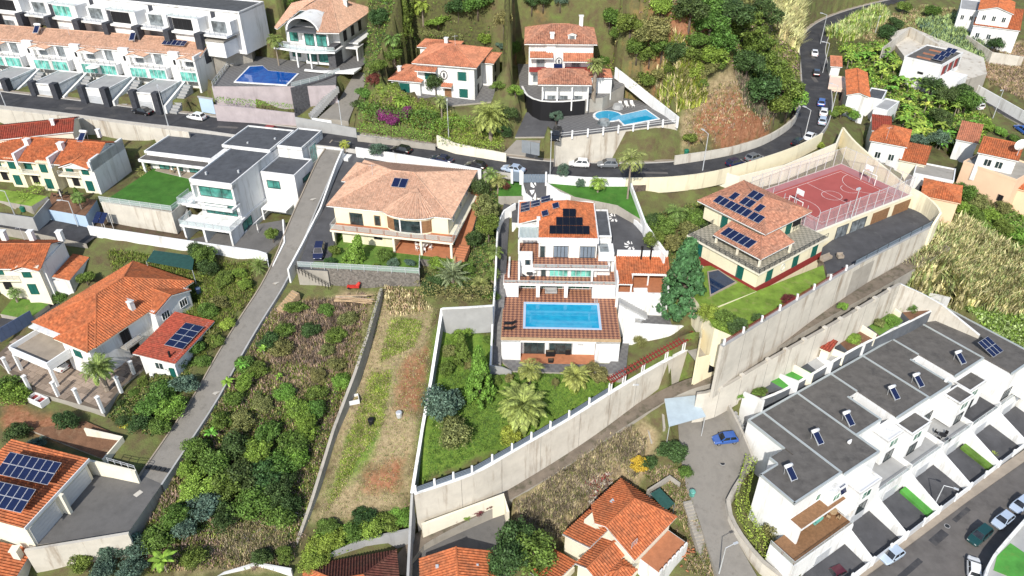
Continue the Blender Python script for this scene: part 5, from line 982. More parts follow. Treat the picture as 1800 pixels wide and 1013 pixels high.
wall('curved white boundary wall left of the stepped house', [(906, 357, 36.8), (886, 370, 36.2), (876, 395, 35.4), (873, 430, 34.4), (871, 480, 32.2), (866, 560, 28.6), (862, 642, 25)], 5, 'white_plaster', .25, smooth=True)
wall('low concrete wall at the foot of the side steps', [(861, 642, 25), (884, 646, 24.4), (899, 652, 23.6)], 3, 'concrete_grey', .25)
wall('white garden wall right of the pool house', [(1098, 566, 27.4), (1130, 569, 27.2), (1181, 572, 27.0), (1214, 573, 26.4)], 4.5, 'white_plaster', .25)
wall('tall stained retaining wall below the yellow house lawn', [(1268, 609, 31.4), (1400, 528, 32.1), (1500, 468, 32.4), (1560, 437, 32.3), (1638, 397, 32.5)], 10, 'concrete_pale', .5, cap='concrete_grey', smooth=True, jt=5)
wall('curved cream wall round the far end of the yellow house courtyard', [(1482, 224, 38.8), (1504, 250, 38.2), (1550, 290, 37.1), (1591, 323, 36.1), (1630, 346, 35.2), (1654, 374, 34.5), (1640, 396, 33)], 5, 'cream', .4, smooth=True)
wall('cream wall between bend and sports court', [(1262, 300, 38.6), (1300, 310, 37.6), (1380, 290, 37.6), (1470, 252, 38.2), (1482, 224, 38.6)], 3.5, 'ivory', .3)
wall('beige scalloped wall on the lower side of the lane', [(1225, 692, 21.6), (1266, 682, 22.6), (1350, 633, 24.6), (1450, 577, 26.4), (1581, 499, 28.3)], 6, 'concrete_pale', .35, cap='concrete', smooth=True, jt=3.4)
wall('beige end wall behind the town house gardens', [(1582, 499, 28.3), (1622, 517, 25.4), (1656, 536, 22.4), (1722, 590, 19.6)], 8, 'concrete_pale', .35, cap='white_plaster')
wall('curved concrete wall round the carport compound', [(1168, 752, 16.6), (1164, 700, 18.4), (1174, 686, 18.9), (1252, 673, 19.6), (1264, 680, 19.2), (1300, 748, 17.2), (1323, 802, 15)], 4, 'concrete', .35, smooth=True)
wall('curved pale wall between hedge and cobbled drive', [(1302, 842, 13.4), (1280, 880, 12.4), (1284, 905, 11.8), (1304, 942, 11), (1342, 988, 10), (1385, 1020, 9)], 4, 'concrete_pale', .5, smooth=True, cap='concrete')
wall('cream wall with planter behind the bottom patio', [(741, 922, 12.8), (886, 869, 13.6), (893, 900, 12.6)], 5, 'ivory', .4)
wall('low concrete wall behind the dark-roofed house', [(556, 984, 12), (640, 947, 12.6), (720, 930, 12.8)], 3.5, 'concrete_grey', .3)
wall('dark curved stone wall under the arched villa terrace', [(511, 155, 46.3), (540, 148, 46.3), (575, 137, 46.3), (597, 127, 46.3)], 7, 'stone_dark', .5, smooth=True)
wall('lilac stucco wall along the road below the blue pool', [(376, 184, 43.6), (440, 190, 43.2), (518, 199, 42.7)], 4, 'stucco_lilac', .3)
wall('grey gate wall of the arched villa with white panels', [(519, 206, 42.4), (570, 215, 42.1), (626, 226, 41.7)], 3, 'concrete_grey', .25)
wall('low stone wall below the flowering hedge', [(628, 238, 41), (700, 247, 40.8), (765, 254, 40.7)], 2, 'concrete', .3)
wall('ivory wall with plants at the driveway of the pale villa', [(768, 238, 42), (800, 252, 41.5), (890, 270, 40.9)], 3, 'ivory', .3)
wall('stepped white boundary wall right of the keyhole pool', [(1082, 118, 50.6), (1110, 140, 48.8), (1141, 165, 46.9), (1170, 188, 46.2), (1193, 206, 46)], 2.2, 'white_plaster', .3)
wall('low beige wall along the foot of the bare slope', [(1187, 274, 40.2), (1250, 265, 39.9), (1300, 255, 39.7), (1350, 238, 39.5), (1393, 210, 39.3), (1406, 186, 39)], 3, 'concrete_pale', .35, smooth=True)
wall('curved black wall under the pale villa terrace', [(918, 152, 47.6), (927, 168, 47.4), (951, 178, 47.35), (990, 179, 47.35), (1028, 176, 47.35)], 4, 'black', .3, smooth=True, cap='white_plaster')
wall('pale yard wall behind the flat-roofed house', [(1552, 84, 38.6), (1600, 48, 40), (1652, 80, 38.4)], 3.5, 'concrete_pale', .25)
wall('white wall along the lower road on the far right', [(1706, 142, 33), (1760, 172, 32.4), (1830, 212, 31.8)], 3, 'white_plaster', .25)
wall('pale stepped yard wall below the gable house', [(1700, 62, 38), (1745, 92, 36.5), (1800, 100, 35.5)], 3.5, 'concrete_pale', .3)
wall('cream wall between garage and ramp road', [(152, 808, 24), (238, 828, 23.6)], 3.5, 'ivory', .3)
wall('low pale wall on the downhill side of the garage yard', [(43, 967, 21.7), (226, 937, 21.7)], 6, 'concrete_pale', .4)
wall('low cream wall round the bare planting bed', [(148, 753, 24.4), (214, 768, 23.6), (180, 808, 22.6)], 1.8, 'ivory', .25)
wall('stained white wall at the bottom of the overgrown plot', [(372, 1014, 15), (450, 990, 14.4), (512, 1001, 13.4)], 3, 'white_plaster', .35)
wall('curved white wall at the street corner', [(1728, 1030, 9.2), (1737, 998, 9.2), (1748, 977, 9.2), (1770, 950, 9.3), (1810, 905, 9.4)], 3, 'white_plaster', .35, smooth=True)
wall('concrete steps wall beside the lane stair', [(1130, 718, 17.4), (1146, 780, 14.6)], 2, 'concrete', .3)
wall('white planter wall of the orange terrace gardens', [(-20, 372, 35.4), (58, 383, 35.2), (86, 350, 36)], 3, 'concrete_grey', .25)
strip('pavement', [P(*p) for p in ((1470, 1024, 7.05), (1581, 946, 7.15), (1686, 869, 7.35), (1800, 790, 7.65), (1960, 690, 8.05))], -.1, -1.5, -.5, .12, 'pavement')
# slate gate of the stepped house
g = house('driveway_gate', 'slate grey sliding gate at the top of the dark driveway', (917, 322), (961, 322), 38.9, 'gate'); W = g.W
for i in range(8): g.box('board', .3 + i * (W - .6) / 8, .3 + (i + .94) * (W - .6) / 8, 0, .08, .1, 1.7, 'slate_gate')
for x in (0, W - .3): g.box('gate_post', x, x + .3, -.1, .25, -.5, 2.1)
g = house('roadside_gate', 'grey gate and white pillar beside the slate gate', (898, 318), (915, 320), 38.9, 'gate'); g.box('gate_leaf', .4, 1.6, 0, .08, 0, 1.8, 'slate_gate'); g.box('gate_post', 0, .4, -.1, .3, -.5, 2.2); g.box('gate_post', 1.6, 2.0, -.1, .3, -.5, 2.2)
g = house('blue_gate', 'dark blue sheet gate beside the large orange villa', (2, 602), (62, 566), 25.6, 'gate'); W = g.W
for i in range(6): g.box('board', i * W / 6, (i + .96) * W / 6, 0, .1, 0, 2.3, 'blue_gate')
g = house('white_gate', 'white panel gate of the arched villa on the road', (552, 226), (585, 231), 40.2, 'gate'); g.box('gate_leaf', 0, g.W, -.05, .1, 0, 2.2, 'white_paint'); g.box('gate_post', -.3, 0, -.1, .2, 0, 2.4, 'concrete_grey')
g = house('grey_gate', 'pale grey double gate of the pale villa forecourt', (917, 268), (948, 274), 41.4, 'gate'); g.box('gate_leaf', 0, g.W * .49, 0, .1, 0, 2.4, 'gray_metal'); g.box('gate_leaf', g.W * .51, g.W, 0, .1, 0, 2.4, 'gray_metal')
g = house('garden_door', 'blue garage door in the wall beside the white hatchback', (354, 193), (378, 197), 41, 'door'); g.box('door_panel', 0, g.W, 0, .1, -.5, 2.6, 'blue_paint'); g.box('lintel', -.2, g.W + .2, -.05, .2, 2.6, 2.9, 'concrete_grey')
# fences
def fence(label, pts, h=1.0, kind='bar', m='pale_metal', sp=2.0, name='fence', pm=None, rails=(1.0, .55)):
    L = [P(*p) for p in pts]; o = L[0].copy(); f = thing(name, label, 'fence', o); po = MB().tube((0, 0, -.3), (0, 0, h), .05, n=5).mesh('post', m) if not pm else MB().box(-.14, .14, -.14, .14, -.3, h + .25).mesh('post', pm)
    for i in range(len(L) - 1):
        a, b = L[i] - o, L[i + 1] - o; n = max(1, round((b - a).length / sp))
        for j in range(n + (i == len(L) - 2)): link('post', po, f, a.lerp(b, j / n))
        up = Vector((0, 0, h))
        for q in rails: MB().tube(a + up * q, b + up * q, .035, n=4).obj('rail', m, f)
        if kind != 'bar':
            for j in range(n): p, q = a.lerp(b, j / n), a.lerp(b, (j + 1) / n); MB().poly([p, q, q + up, p + up]).obj('panel', kind, f)
    return f
fence('dark fence with pale posts on the palm garden wall', [(731, 866, 17.95), (830, 831, 18.6), (900, 792, 19.6), (1000, 734, 21.3), (1070, 690, 22.8)], 1.1, 'slate_gate', 'dark_frame', 3.2, pm='white_paint', rails=(1.0, .75, .5, .25))
fence('metal railing above the stone wall of the cream house garden', [(524, 469, 33.4), (640, 475, 33.4), (737, 481, 33.4), (738, 456, 33.4)], 1.0, 'rail_glass', 'pale_metal', 2.2)
fence('glass railing along the edge of the square lawn', [(176, 354, 36.2), (302, 371, 36.2), (348, 338, 36.2)], 1.0, 'rail_glass', 'pale_metal', 2.0)
fence('white pipe frame on the wall below the square lawn', [(190, 372, 34.2), (300, 393, 33.6)], .9, 'bar', 'white_paint', 2.4)
fence('railing along the pool terrace of the pale villa', [(978, 244, 44.55), (1060, 235, 44.55), (1190, 218, 44.55)], 1.0, 'bar', 'white_paint', 3.2, pm='white_paint')
fence('glass railing round the blue pool terrace', [(374, 152, 46.1), (404, 113, 46.1)], 1.0, 'rail_glass', 'pale_metal', 2)
fence('glass railing on the curved stone wall', [(513, 153, 46.3), (560, 141, 46.3), (597, 127, 46.3)], .9, 'rail_glass', 'pale_metal', 2)
fence('dark glass parapet along the courtyard wall', [(1502, 467, 32.4), (1560, 436, 32.4), (1638, 396, 32.6)], 1.0, 'slate_gate', 'dark_frame', 3)
fence('black stair railing below the cream house garden', [(520, 475, 33.2), (578, 507, 30.2)], .9, 'bar', 'black', .6)
fence('white balustrade posts with red rails along the yellow house lawn', [(1272, 606, 31.5), (1400, 527, 32.2), (1486, 476, 32.4)], .8, 'bar', 'red_trim', 4.2, pm='white_paint', rails=(1.0, .7, .4))
fence('small wire fence at the garage yard', [(190, 812, 23.4), (238, 826, 23.6)], .8, 'bar', 'pale_metal', 1.2)
# red pergola on the wall
pg = thing('pergola', 'rust red slatted pergola on white double posts along the garden wall', 'pergola', P(1072, 690, 22.9)); o = pg.location
A, B2, C2 = P(1072, 690, 22.9) - o, P(1150, 645, 23.8) - o, P(1222, 606, 24.2) - o; up = Vector((0, 0, 1.9))
cv = smooth_line([A, B2, C2], 1); nn = len(cv)
MB_ = MB()
for i in range(nn - 1): MB_.tube(cv[i] + up, cv[i + 1] + up, .09, n=4); MB_.tube(cv[i] + up + Vector((-.35, .8, 0)), cv[i + 1] + up + Vector((-.35, .8, 0)), .09, n=4)
MB_.obj('beam', 'red_trim', pg)
sl = MB().box(-.05, .05, -.35, 1.2, 0, .12).mesh('slat', 'red_trim'); sp_ = MB().box(-.28, -.14, -.08, .08, -.3, 1.9).box(.14, .28, -.08, .08, -.3, 1.9).mesh('post', 'white_paint')
for i in range(nn * 2 - 2): t = i / 2; p = cv[int(t)].lerp(cv[min(int(t) + 1, nn - 1)], t % 1); link('slat', sl, pg, p + up + Vector((0, 0, .08)), .35)
for k in range(6): p = cv[min(nn - 1, round(k * (nn - 1) / 5))]; link('post', sp_, pg, p, .5)
# stairs
def stair(label, a, b, n, w_, m='concrete', name='stair'):
    A, B = P(*a), P(*b); d = B - A; hd = math.atan2(d.y, d.x); s = thing(name, label, 'stairs', A, hd); ln = Vector((d.x, d.y, 0)).length; st = MB().box(0, ln / n, -w_ / 2, w_ / 2, -1.2, 0).mesh('step', m)
    for i in range(n): link('step', st, s, (i * ln / n, 0, (i + .5) * d.z / n))
stair('concrete steps rising from the carport compound to the lane', (1160, 775, 14.4), (1138, 712, 17.4), 14, 3.0)
stair('grey curved stair under the arched villa deck', (545, 203, 40.8), (592, 150, 45.8), 16, 1.8, 'concrete_grey')
stair('pale wooden steps at the top corner of the overgrown plot', (492, 545, 29.0), (520, 512, 30.6), 8, 1.6, 'wood_pale')
stair('white steps beside the lawn of the modern house', (306, 405, 31.8), (330, 372, 34.9), 12, 2.2, 'concrete_grey')
stair('wooden sleeper steps beside the cobbled drive', (1250, 1010, 7.2), (1208, 880, 11.8), 22, 1.3, 'concrete')
stair('grey steps between stepped house and annex', (1131, 562, 26.7), (1088, 534, 27.8), 9, 1.4, 'concrete_grey')
stair('terracotta side steps right of the cream house', (806, 455, 33.5), (816, 430, 34.4), 6, 2, 'terracotta_floor')
wall('retaining wall, coloured dark as in shade, below the town house back gardens', [(1318, 710, 18.2), (1378, 686, 19.3), (1436, 653, 19.9), (1492, 619, 20.9), (1546, 591, 21.3), (1602, 564, 21.7), (1636, 547, 21.4)], 10, 'garden_shade_dark', .3, jt=4, smooth=True, cap='white_plaster')
lw = [o_ for o_ in bpy.data.objects if o_.get('label', '').startswith('beige scalloped')][0]; LW = smooth_line([P(*q) for q in ((1225, 692, 21.6), (1266, 682, 22.6), (1350, 633, 24.6), (1450, 577, 26.4), (1581, 499, 28.3))], 3.2); pm2 = MB().box(-.3, .3, -.32, .32, -.5, .28).mesh('pilaster', 'concrete_pale')
for A, B in zip(LW[1:-1], LW[2:]): link('pilaster', pm2, lw, A - lw.location, math.atan2(B.y - A.y, B.x - A.x))
CTRL = [(-250, 1100, 14), (0, 1040, 16.5), (120, 985, 18), (250, 985, 17.2), (360, 1010, 15.5), (480, 1010, 13), (600, 970, 11.5), (720, 945, 10.4), (640, 1050, 8), (900, 1080, 5), (1060, 1050, 5), (1180, 1040, 5), (1250, 960, 9.2), (1420, 985, 8), (1600, 1080, 5.5), (1900, 1080, 5),
 (20, 800, 22), (60, 740, 23.2), (190, 760, 23), (240, 700, 24.2), (300, 690, 25.2), (290, 770, 22.6), (330, 640, 26), (350, 560, 28.4), (400, 540, 28.8), (300, 850, 20.3), (250, 930, 18.6), (330, 900, 18.4), (420, 830, 19.4), (420, 940, 15.8), (520, 860, 16.8), (470, 740, 22), (560, 760, 20.6), (450, 660, 25), (520, 640, 25), (600, 640, 24.6), (500, 560, 28), (600, 560, 27.8), (560, 505, 29.8), (640, 510, 29.6), (660, 700, 22),
 (700, 520, 30), (760, 545, 29), (700, 620, 26), (740, 720, 22), (640, 800, 18.8), (720, 810, 18.2), (570, 900, 14.8), (710, 880, 15), (600, 935, 12.4), (720, 915, 12),
 (790, 570, 26.8), (770, 700, 21.5), (745, 850, 17.6), (830, 640, 23.8), (860, 700, 21.4), (850, 800, 18.4), (950, 700, 21.4), (960, 750, 19.6), (1060, 665, 22.6), (1010, 690, 21.6), (1110, 600, 23.2), (1180, 590, 23.6), (1215, 600, 23.6),
 (740, 905, 11), (930, 870, 11.6), (1000, 830, 12.6), (1100, 770, 14.8), (1160, 735, 16.6), (950, 920, 9.6), (1060, 830, 12), (1180, 820, 13.2), (1195, 900, 10.6), (985, 980, 7.4),
 (1340, 690, 17), (1420, 650, 18.5), (1520, 590, 20.5), (1600, 535, 23), (1325, 860, 10.5), (1350, 960, 9), (1330, 760, 14), (1400, 800, 12), (1500, 800, 11), (1600, 700, 13), (1700, 640, 15), (1800, 700, 11), (1800, 560, 18.5), (1720, 520, 20), (1650, 470, 25), (1780, 450, 22), (1700, 400, 25.5), (1800, 380, 24),
 (820, 480, 31.5), (845, 420, 33.4), (860, 340, 36.8), (850, 540, 28), (760, 500, 31), (1180, 400, 33.5), (1190, 350, 35), (1160, 500, 29.5), (1210, 480, 30.5), (1195, 555, 27.5), (1228, 575, 29.4), (1245, 592, 29.2), (1215, 540, 29.8), (1210, 320, 37.5), (1260, 310, 36.5), (1300, 300, 36), (1400, 285, 35), (1480, 260, 34.5), (1560, 290, 33), (1600, 320, 30),
 (0, 300, 36.5), (0, 345, 34.6), (150, 250, 38.5), (250, 285, 37), (60, 220, 42), (300, 250, 40), (250, 230, 42), (0, 215, 43.8), (450, 250, 41.5), (550, 290, 39.8), (150, 350, 34.8), (0, 420, 31), (60, 440, 30), (150, 440, 31), (0, 500, 28.4), (100, 500, 28), (200, 440, 30.8), (300, 450, 30.2), (420, 460, 30), (440, 500, 29.6), (200, 500, 28.6), (60, 640, 25), (20, 700, 23.8), (0, 560, 26.3),
 (-100, 100, 51), (0, 140, 48.6), (200, 165, 46.6), (340, 190, 45.2), (0, 60, 56), (200, 60, 57), (400, 80, 55), (0, -30, 64), (200, -30, 66), (400, -30, 67), (500, 30, 60), (600, 20, 62), (700, 20, 62), (800, 30, 61), (900, 20, 62), (1000, 10, 63), (430, 130, 51), (600, 100, 53), (660, 100, 54), (700, 90, 54), (860, 80, 56), (900, 110, 53), (690, 60, 58), (640, 170, 46.5), (640, 230, 42.4), (760, 210, 44), (850, 220, 43.2), (880, 250, 41), (720, 190, 45.4), (840, 190, 45), (500, 190, 44.6), (400, 190, 45.4),
 (1000, 60, 57.5), (1050, 60, 58), (1100, 100, 55), (1100, 30, 62), (1200, 20, 62), (1180, 80, 56), (1200, 140, 50.5), (1250, 200, 45), (1300, 170, 47), (1340, 220, 40.6), (1250, 255, 40), (1210, 255, 40.5), (1300, 110, 52), (1280, 60, 57), (1360, 100, 46), (1390, 180, 41), (1350, 30, 52), (1380, 80, 42), (1400, 30, 44), (1420, 5, 44), (1360, -40, 54), (1200, -40, 66), (1000, -40, 67), (800, -40, 67), (1480, -10, 43), (1560, -30, 43),
 (1480, 60, 36.5), (1480, 110, 35.8), (1480, 200, 35.6), (1540, 150, 34.5), (1540, 60, 37), (1600, 20, 38), (1600, 170, 32.5), (1640, 220, 30.8), (1700, 230, 29.3), (1560, 220, 33), (1660, 130, 34.5), (1700, 60, 37), (1680, 20, 38.5), (1760, 60, 35.5), (1800, 20, 38), (1780, 120, 32.6), (1740, 140, 32), (1800, 170, 30.8), (1900, 60, 35), (1900, 200, 30), (1800, 260, 28), (1740, 300, 27.5), (1620, 280, 30.5), (1680, 330, 28.5), (1760, 350, 26), (1900, 400, 23), (1900, 560, 18.5), (1900, 700, 10), (1800, -40, 40), (1900, -30, 39), (2000, 100, 33), (2000, 400, 22)]
CTRL = [(u, v, z - (3.5 if v < 235 and u < 660 else 1 if v < 235 and u < 900 else 0)) for u, v, z in CTRL]
_cp = [P(*c) for c in CTRL]
_xy = np.array([[p.x, p.y] for p in _cp]); _z = np.array([p.z for p in _cp])
_n = len(_cp); _r = np.hypot(_xy[:, None, 0] - _xy[None, :, 0], _xy[:, None, 1] - _xy[None, :, 1])
_M = np.zeros((_n + 3, _n + 3)); _M[:_n, :_n] = -_r + np.eye(_n) * .6; _M[:_n, _n] = 1; _M[:_n, _n + 1:] = _xy; _M[_n, :_n] = 1; _M[_n + 1:, :_n] = _xy.T
_w = np.linalg.solve(_M, np.concatenate([_z, [0, 0, 0]]))
X0, X1, Y0, Y1, DG = -215., 265., 30., 330., .8
gx = np.arange(X0, X1, DG); gy = np.arange(Y0, Y1, DG)
GX, GY = np.meshgrid(gx, gy)
GZ = np.full(GX.shape, _w[_n]) + _w[_n + 1] * GX + _w[_n + 2] * GY
for i in range(_n): GZ -= _w[i] * np.hypot(GX - _xy[i, 0], GY - _xy[i, 1])
GZ = np.clip(GZ, -6, 78)
GZ += (np.sin(GX * 1.1 + 2 * np.sin(GY * .7)) * np.sin(GY * 1.3)) * .10
def clamp_patches():
    for xy, (a, b, c), (bx0, bx1, by0, by1) in PATCH + PADS:
        m = 1.3
        i0, i1 = max(0, int((by0 - m - Y0) / DG)), int((by1 + m - Y0) / DG) + 2
        j0, j1 = max(0, int((bx0 - m - X0) / DG)), int((bx1 + m - X0) / DG) + 2
        sx, sy, sz = GX[i0:i1, j0:j1], GY[i0:i1, j0:j1], GZ[i0:i1, j0:j1]
        if sx.size == 0: continue
        near = np_inpoly(sx, sy, xy) | (np_dist(sx, sy, xy) < 1.15)
        sz[near] = np.minimum(sz[near], (a * sx + b * sy + c)[near] - .3)
clamp_patches()
def TG(x, y):
    i = min(max((y - Y0) / DG, 0), len(gy) - 1.001); j = min(max((x - X0) / DG, 0), len(gx) - 1.001)
    a, b = int(i), int(j); s, t = i - a, j - b
    return float(GZ[a, b] * (1 - s) * (1 - t) + GZ[a + 1, b] * s * (1 - t) + GZ[a, b + 1] * (1 - s) * t + GZ[a + 1, b + 1] * s * t)
def H(x, y):
    z = TG(x, y)
    for xy, (a, b, c), bb in PATCH:
        if bb[0] <= x <= bb[1] and bb[2] <= y <= bb[3] and inpoly(x, y, xy): z = max(z, a * x + b * y + c)
    return z
def G(u, v):
    z = 30.
    p = P(u, v, z)
    lo, hi = None, None
    t = None
    # march along the line of sight
    zz = 72.
    while zz > -8:
        q = P(u, v, zz) if (506.5 - v) / F * CT < ST else None
        if q is None: break
        if q.z <= H(q.x, q.y):
            for k in range(6):
                zz2 = zz + .5 / (2 ** k); q2 = P(u, v, zz2)
                if q2.z <= H(q2.x, q2.y): zz = zz2; q = q2
            q.z = H(q.x, q.y); return q
        zz -= .5
    return p
# ground cover colours (soil kinds) carried by the sheet: red soil, green growth, dry straw, dark earth
COV = np.zeros(GX.shape + (4,), np.float32)
def cover(px, ch, amt, zz=None):
    pts = [P(*p) if len(p) == 3 else G(*p) for p in px]; pts = [(p.x, p.y) for p in pts]
    D = np_dist(GX, GY, pts); ins = np_inpoly(GX, GY, pts)
    k = np.where(ins, np.clip(.5 + D / 2.4, 0, 1), np.clip(.5 - D / 2.4, 0, 1)) * amt
    for c in range(4): COV[..., c] = COV[..., c] * (1 - k) + (k if c == ch else 0)
RED, GREEN, STRAW, DARK = 0, 1, 2, 3
cover([(672, 500), (760, 545), (722, 905), (550, 915)], STRAW, .75)
cover([(686, 560), (745, 560), (730, 600), (668, 640)], GREEN, .55)
cover([(650, 660), (690, 650), (675, 740), (640, 800), (612, 800)], GREEN, .6)
cover([(615, 760), (665, 760), (645, 830), (600, 860), (570, 900), (575, 860)], GREEN, .55)
cover([(700, 640), (760, 600), (745, 740), (690, 720)], RED, .55)
cover([(640, 820), (715, 800), (705, 870), (630, 870)], RED, .6)
cover([(490, 530), (650, 520), (600, 720), (430, 660)], STRAW, .55)
cover([(545, 560), (575, 550), (555, 640), (530, 640)], RED, .7)
cover([(520, 530), (560, 520), (555, 560), (500, 560)], RED, .5)
cover([(600, 500), (660, 520), (630, 570), (590, 540)], STRAW, .6)
cover([(400, 700), (560, 720), (520, 900), (280, 950), (300, 850)], DARK, .5)
cover([(380, 920), (500, 900), (500, 1000), (300, 1013)], STRAW, .7)
cover([(770, 560), (870, 600), (900, 650), (1070, 660), (1215, 600), (1070, 690), (900, 790), (735, 862)], GREEN, 1.0)
cover([(820, 660), (850, 640), (845, 720), (820, 720)], RED, .3)
cover([(900, 880), (1000, 815), (1130, 735), (1160, 760), (1140, 830), (960, 960), (900, 930)], STRAW, .75)
cover([(960, 850), (1000, 835), (1060, 780), (1120, 740), (1110, 760), (1000, 860), (920, 920)], GREEN, .35)
cover([(1220, 170), (1290, 120), (1350, 225), (1260, 262), (1200, 262), (1195, 215)], STRAW, .8)
cover([(1215, 200), (1300, 150), (1352, 225), (1270, 260), (1215, 258)], RED, .62)
cover([(1250, 220), (1335, 195), (1352, 225), (1275, 258)], RED, .95)
cover([(1150, 30), (1240, 20), (1260, 80), (1200, 90)], RED, .7)
cover([(1090, 110), (1210, 100), (1230, 125), (1110, 140)], RED, .6)
cover([(1720, 90), (1800, 70), (1800, 170), (1740, 150)], STRAW, .8)
cover([(1710, 95), (1740, 90), (1740, 135), (1715, 125)], RED, .7)
cover([(0, 690), (60, 720), (150, 740), (140, 790), (0, 760)], RED, .6)
cover([(640, 200), (760, 215), (880, 240), (880, 200), (760, 190), (640, 180)], GREEN, .7)
cover([(640, 30), (900, 20), (900, 130), (640, 160)], DARK, .7)
cover([(200, 640), (330, 600), (300, 760), (200, 740)], DARK, .7)
cover([(330, 520), (440, 490), (330, 640), (320, 560)], GREEN, .5)
cover([(210, 450), (440, 470), (440, 520), (340, 520)], GREEN, .4)
cover([(1450, 80), (1540, 60), (1700, 220), (1650, 280), (1480, 200)], DARK, .6)
cover([(1640, 400), (1900, 380), (1900, 640), (1700, 560), (1640, 470)], DARK, .4)
cover([(1560, 90), (1620, 40), (1730, 80), (1720, 130)], GREEN, .5)
cover([(920, 20), (1030, 22), (1030, 50), (920, 45)], GREEN, .4)
cover([(903, 25), (955, 25), (960, 60), (903, 60)], RED, .8)
def terrain():
    ny, nx = GX.shape
    V = np.stack([GX, GY, GZ], -1).reshape(-1, 3)
    idx = np.arange(ny * nx).reshape(ny, nx)
    Fq = np.stack([idx[:-1, :-1], idx[:-1, 1:], idx[1:, 1:], idx[1:, :-1]], -1).reshape(-1, 4)
    me = bpy.data.meshes.new('ground'); me.vertices.add(len(V)); me.vertices.foreach_set('co', V.ravel().astype(np.float32))
    me.loops.add(Fq.size); me.loops.foreach_set('vertex_index', Fq.ravel().astype(np.int32))
    me.polygons.add(len(Fq)); me.polygons.foreach_set('loop_start', np.arange(0, Fq.size, 4, dtype=np.int32)); me.polygons.foreach_set('loop_total', np.full(len(Fq), 4, np.int32))
    me.update(calc_edges=True); me.polygons.foreach_set('use_smooth', np.ones(len(Fq), bool))
    at = me.color_attributes.new('cov', 'FLOAT_COLOR', 'POINT'); at.data.foreach_set('color', COV.reshape(-1, 4).ravel())
    m, t, b = _new('hillside'); N, L = t.nodes.new, t.links.new
    ca = N('ShaderNodeVertexColor'); ca.layer_name = 'cov'; sp = N('ShaderNodeSeparateColor'); L(ca.outputs[0], sp.inputs[0])
    geo = N('ShaderNodeNewGeometry')
    def noise(s, d=4, ro=.65):
        n = N('ShaderNodeTexNoise'); n.inputs['Scale'].default_value = s; n.inputs['Detail'].default_value = d; n.inputs['Roughness'].default_value = ro; L(geo.outputs['Position'], n.inputs[0]); return n.outputs[0]
    def ramp(src, c0, c1, a=.35, bb=.65):
        r = N('ShaderNodeValToRGB'); r.color_ramp.elements[0].color = (*c0, 1); r.color_ramp.elements[1].color = (*c1, 1); r.color_ramp.elements[0].position = a; r.color_ramp.elements[1].position = bb; L(src, r.inputs[0]); return r.outputs[0]
    n1, n2, n3 = noise(.45), noise(1.7, 5, .75), noise(.16)
    base = ramp(n1, (.115, .09, .05), (.14, .165, .055))
    def mix(f, a, c):
        x = N('ShaderNodeMixRGB'); L(f, x.inputs[0]); L(a, x.inputs[1]); L(c, x.inputs[2]); return x.outputs[0]
    def soft(mask, nz):   # noisy edge for each cover kind
        a = N('ShaderNodeMath'); a.operation = 'ADD'; L(mask, a.inputs[0]); L(nz, a.inputs[1])
        r = N('ShaderNodeMapRange'); L(a.outputs[0], r.inputs[0]); r.inputs[1].default_value = .72; r.inputs[2].default_value = 1.12; return r.outputs[0]
    straw = ramp(n2, (.23, .175, .10), (.40, .32, .19))
    red = ramp(n2, (.20, .085, .042), (.36, .18, .105))
    green = ramp(n2, (.065, .145, .024), (.20, .28, .05), .3, .72)
    dark = ramp(n2, (.06, .05, .03), (.11, .125, .04))
    o = mix(soft(ca.outputs[1], n1), base, dark)
    o = mix(soft(sp.outputs[2], n1), o, straw); o = mix(soft(sp.outputs[0], n1), o, red); o = mix(soft(sp.outputs[1], n1), o, green)
    L(o, b.inputs['Base Color']); b.inputs['Roughness'].default_value = .95; b.inputs['Specular IOR Level'].default_value = .1
    bp = N('ShaderNodeBump'); bp.inputs['Strength'].default_value = .7; bp.inputs['Distance'].default_value = .3; L(n2, bp.inputs['Height']); L(bp.outputs[0], b.inputs['Normal'])
    me.materials.append(m); link('ground', me, kind='structure')
terrain()
# ---------------------------------------------------------------- plants
def GC(u, v, hc):      # ground point whose spot hc metres above it shows at (u, v)
    zz = 76.
    while zz > -8:
        q = P(u, v, zz)
        if q.z - hc <= H(q.x, q.y):
            lo = zz
            for k in range(5):
                z2 = lo + .6 / 2 ** (k + 1); q2 = P(u, v, z2)
                if q2.z - hc <= H(q2.x, q2.y): lo = z2; q = q2
            return Vector((q.x, q.y, H(q.x, q.y)))
        zz -= .6
    return Vector((*P(u, v, 20)[:2], 20))
def np_mesh(name, V, Fq, m, mi=None):
    k = Fq.shape[1]; me = bpy.data.meshes.new(name); me.vertices.add(len(V)); me.vertices.foreach_set('co', V.astype(np.float32).ravel())
    me.loops.add(Fq.size); me.loops.foreach_set('vertex_index', Fq.astype(np.int32).ravel()); me.polygons.add(len(Fq))
    me.polygons.foreach_set('loop_start', np.arange(0, Fq.size, k, dtype=np.int32)); me.polygons.foreach_set('loop_total', np.full(len(Fq), k, np.int32))
    for x in (m if isinstance(m, (list, tuple)) else [m]): me.materials.append(MATS[x])
    if mi is not None: me.polygons.foreach_set('material_index', mi.astype(np.int32))
    me.update(calc_edges=True); return me
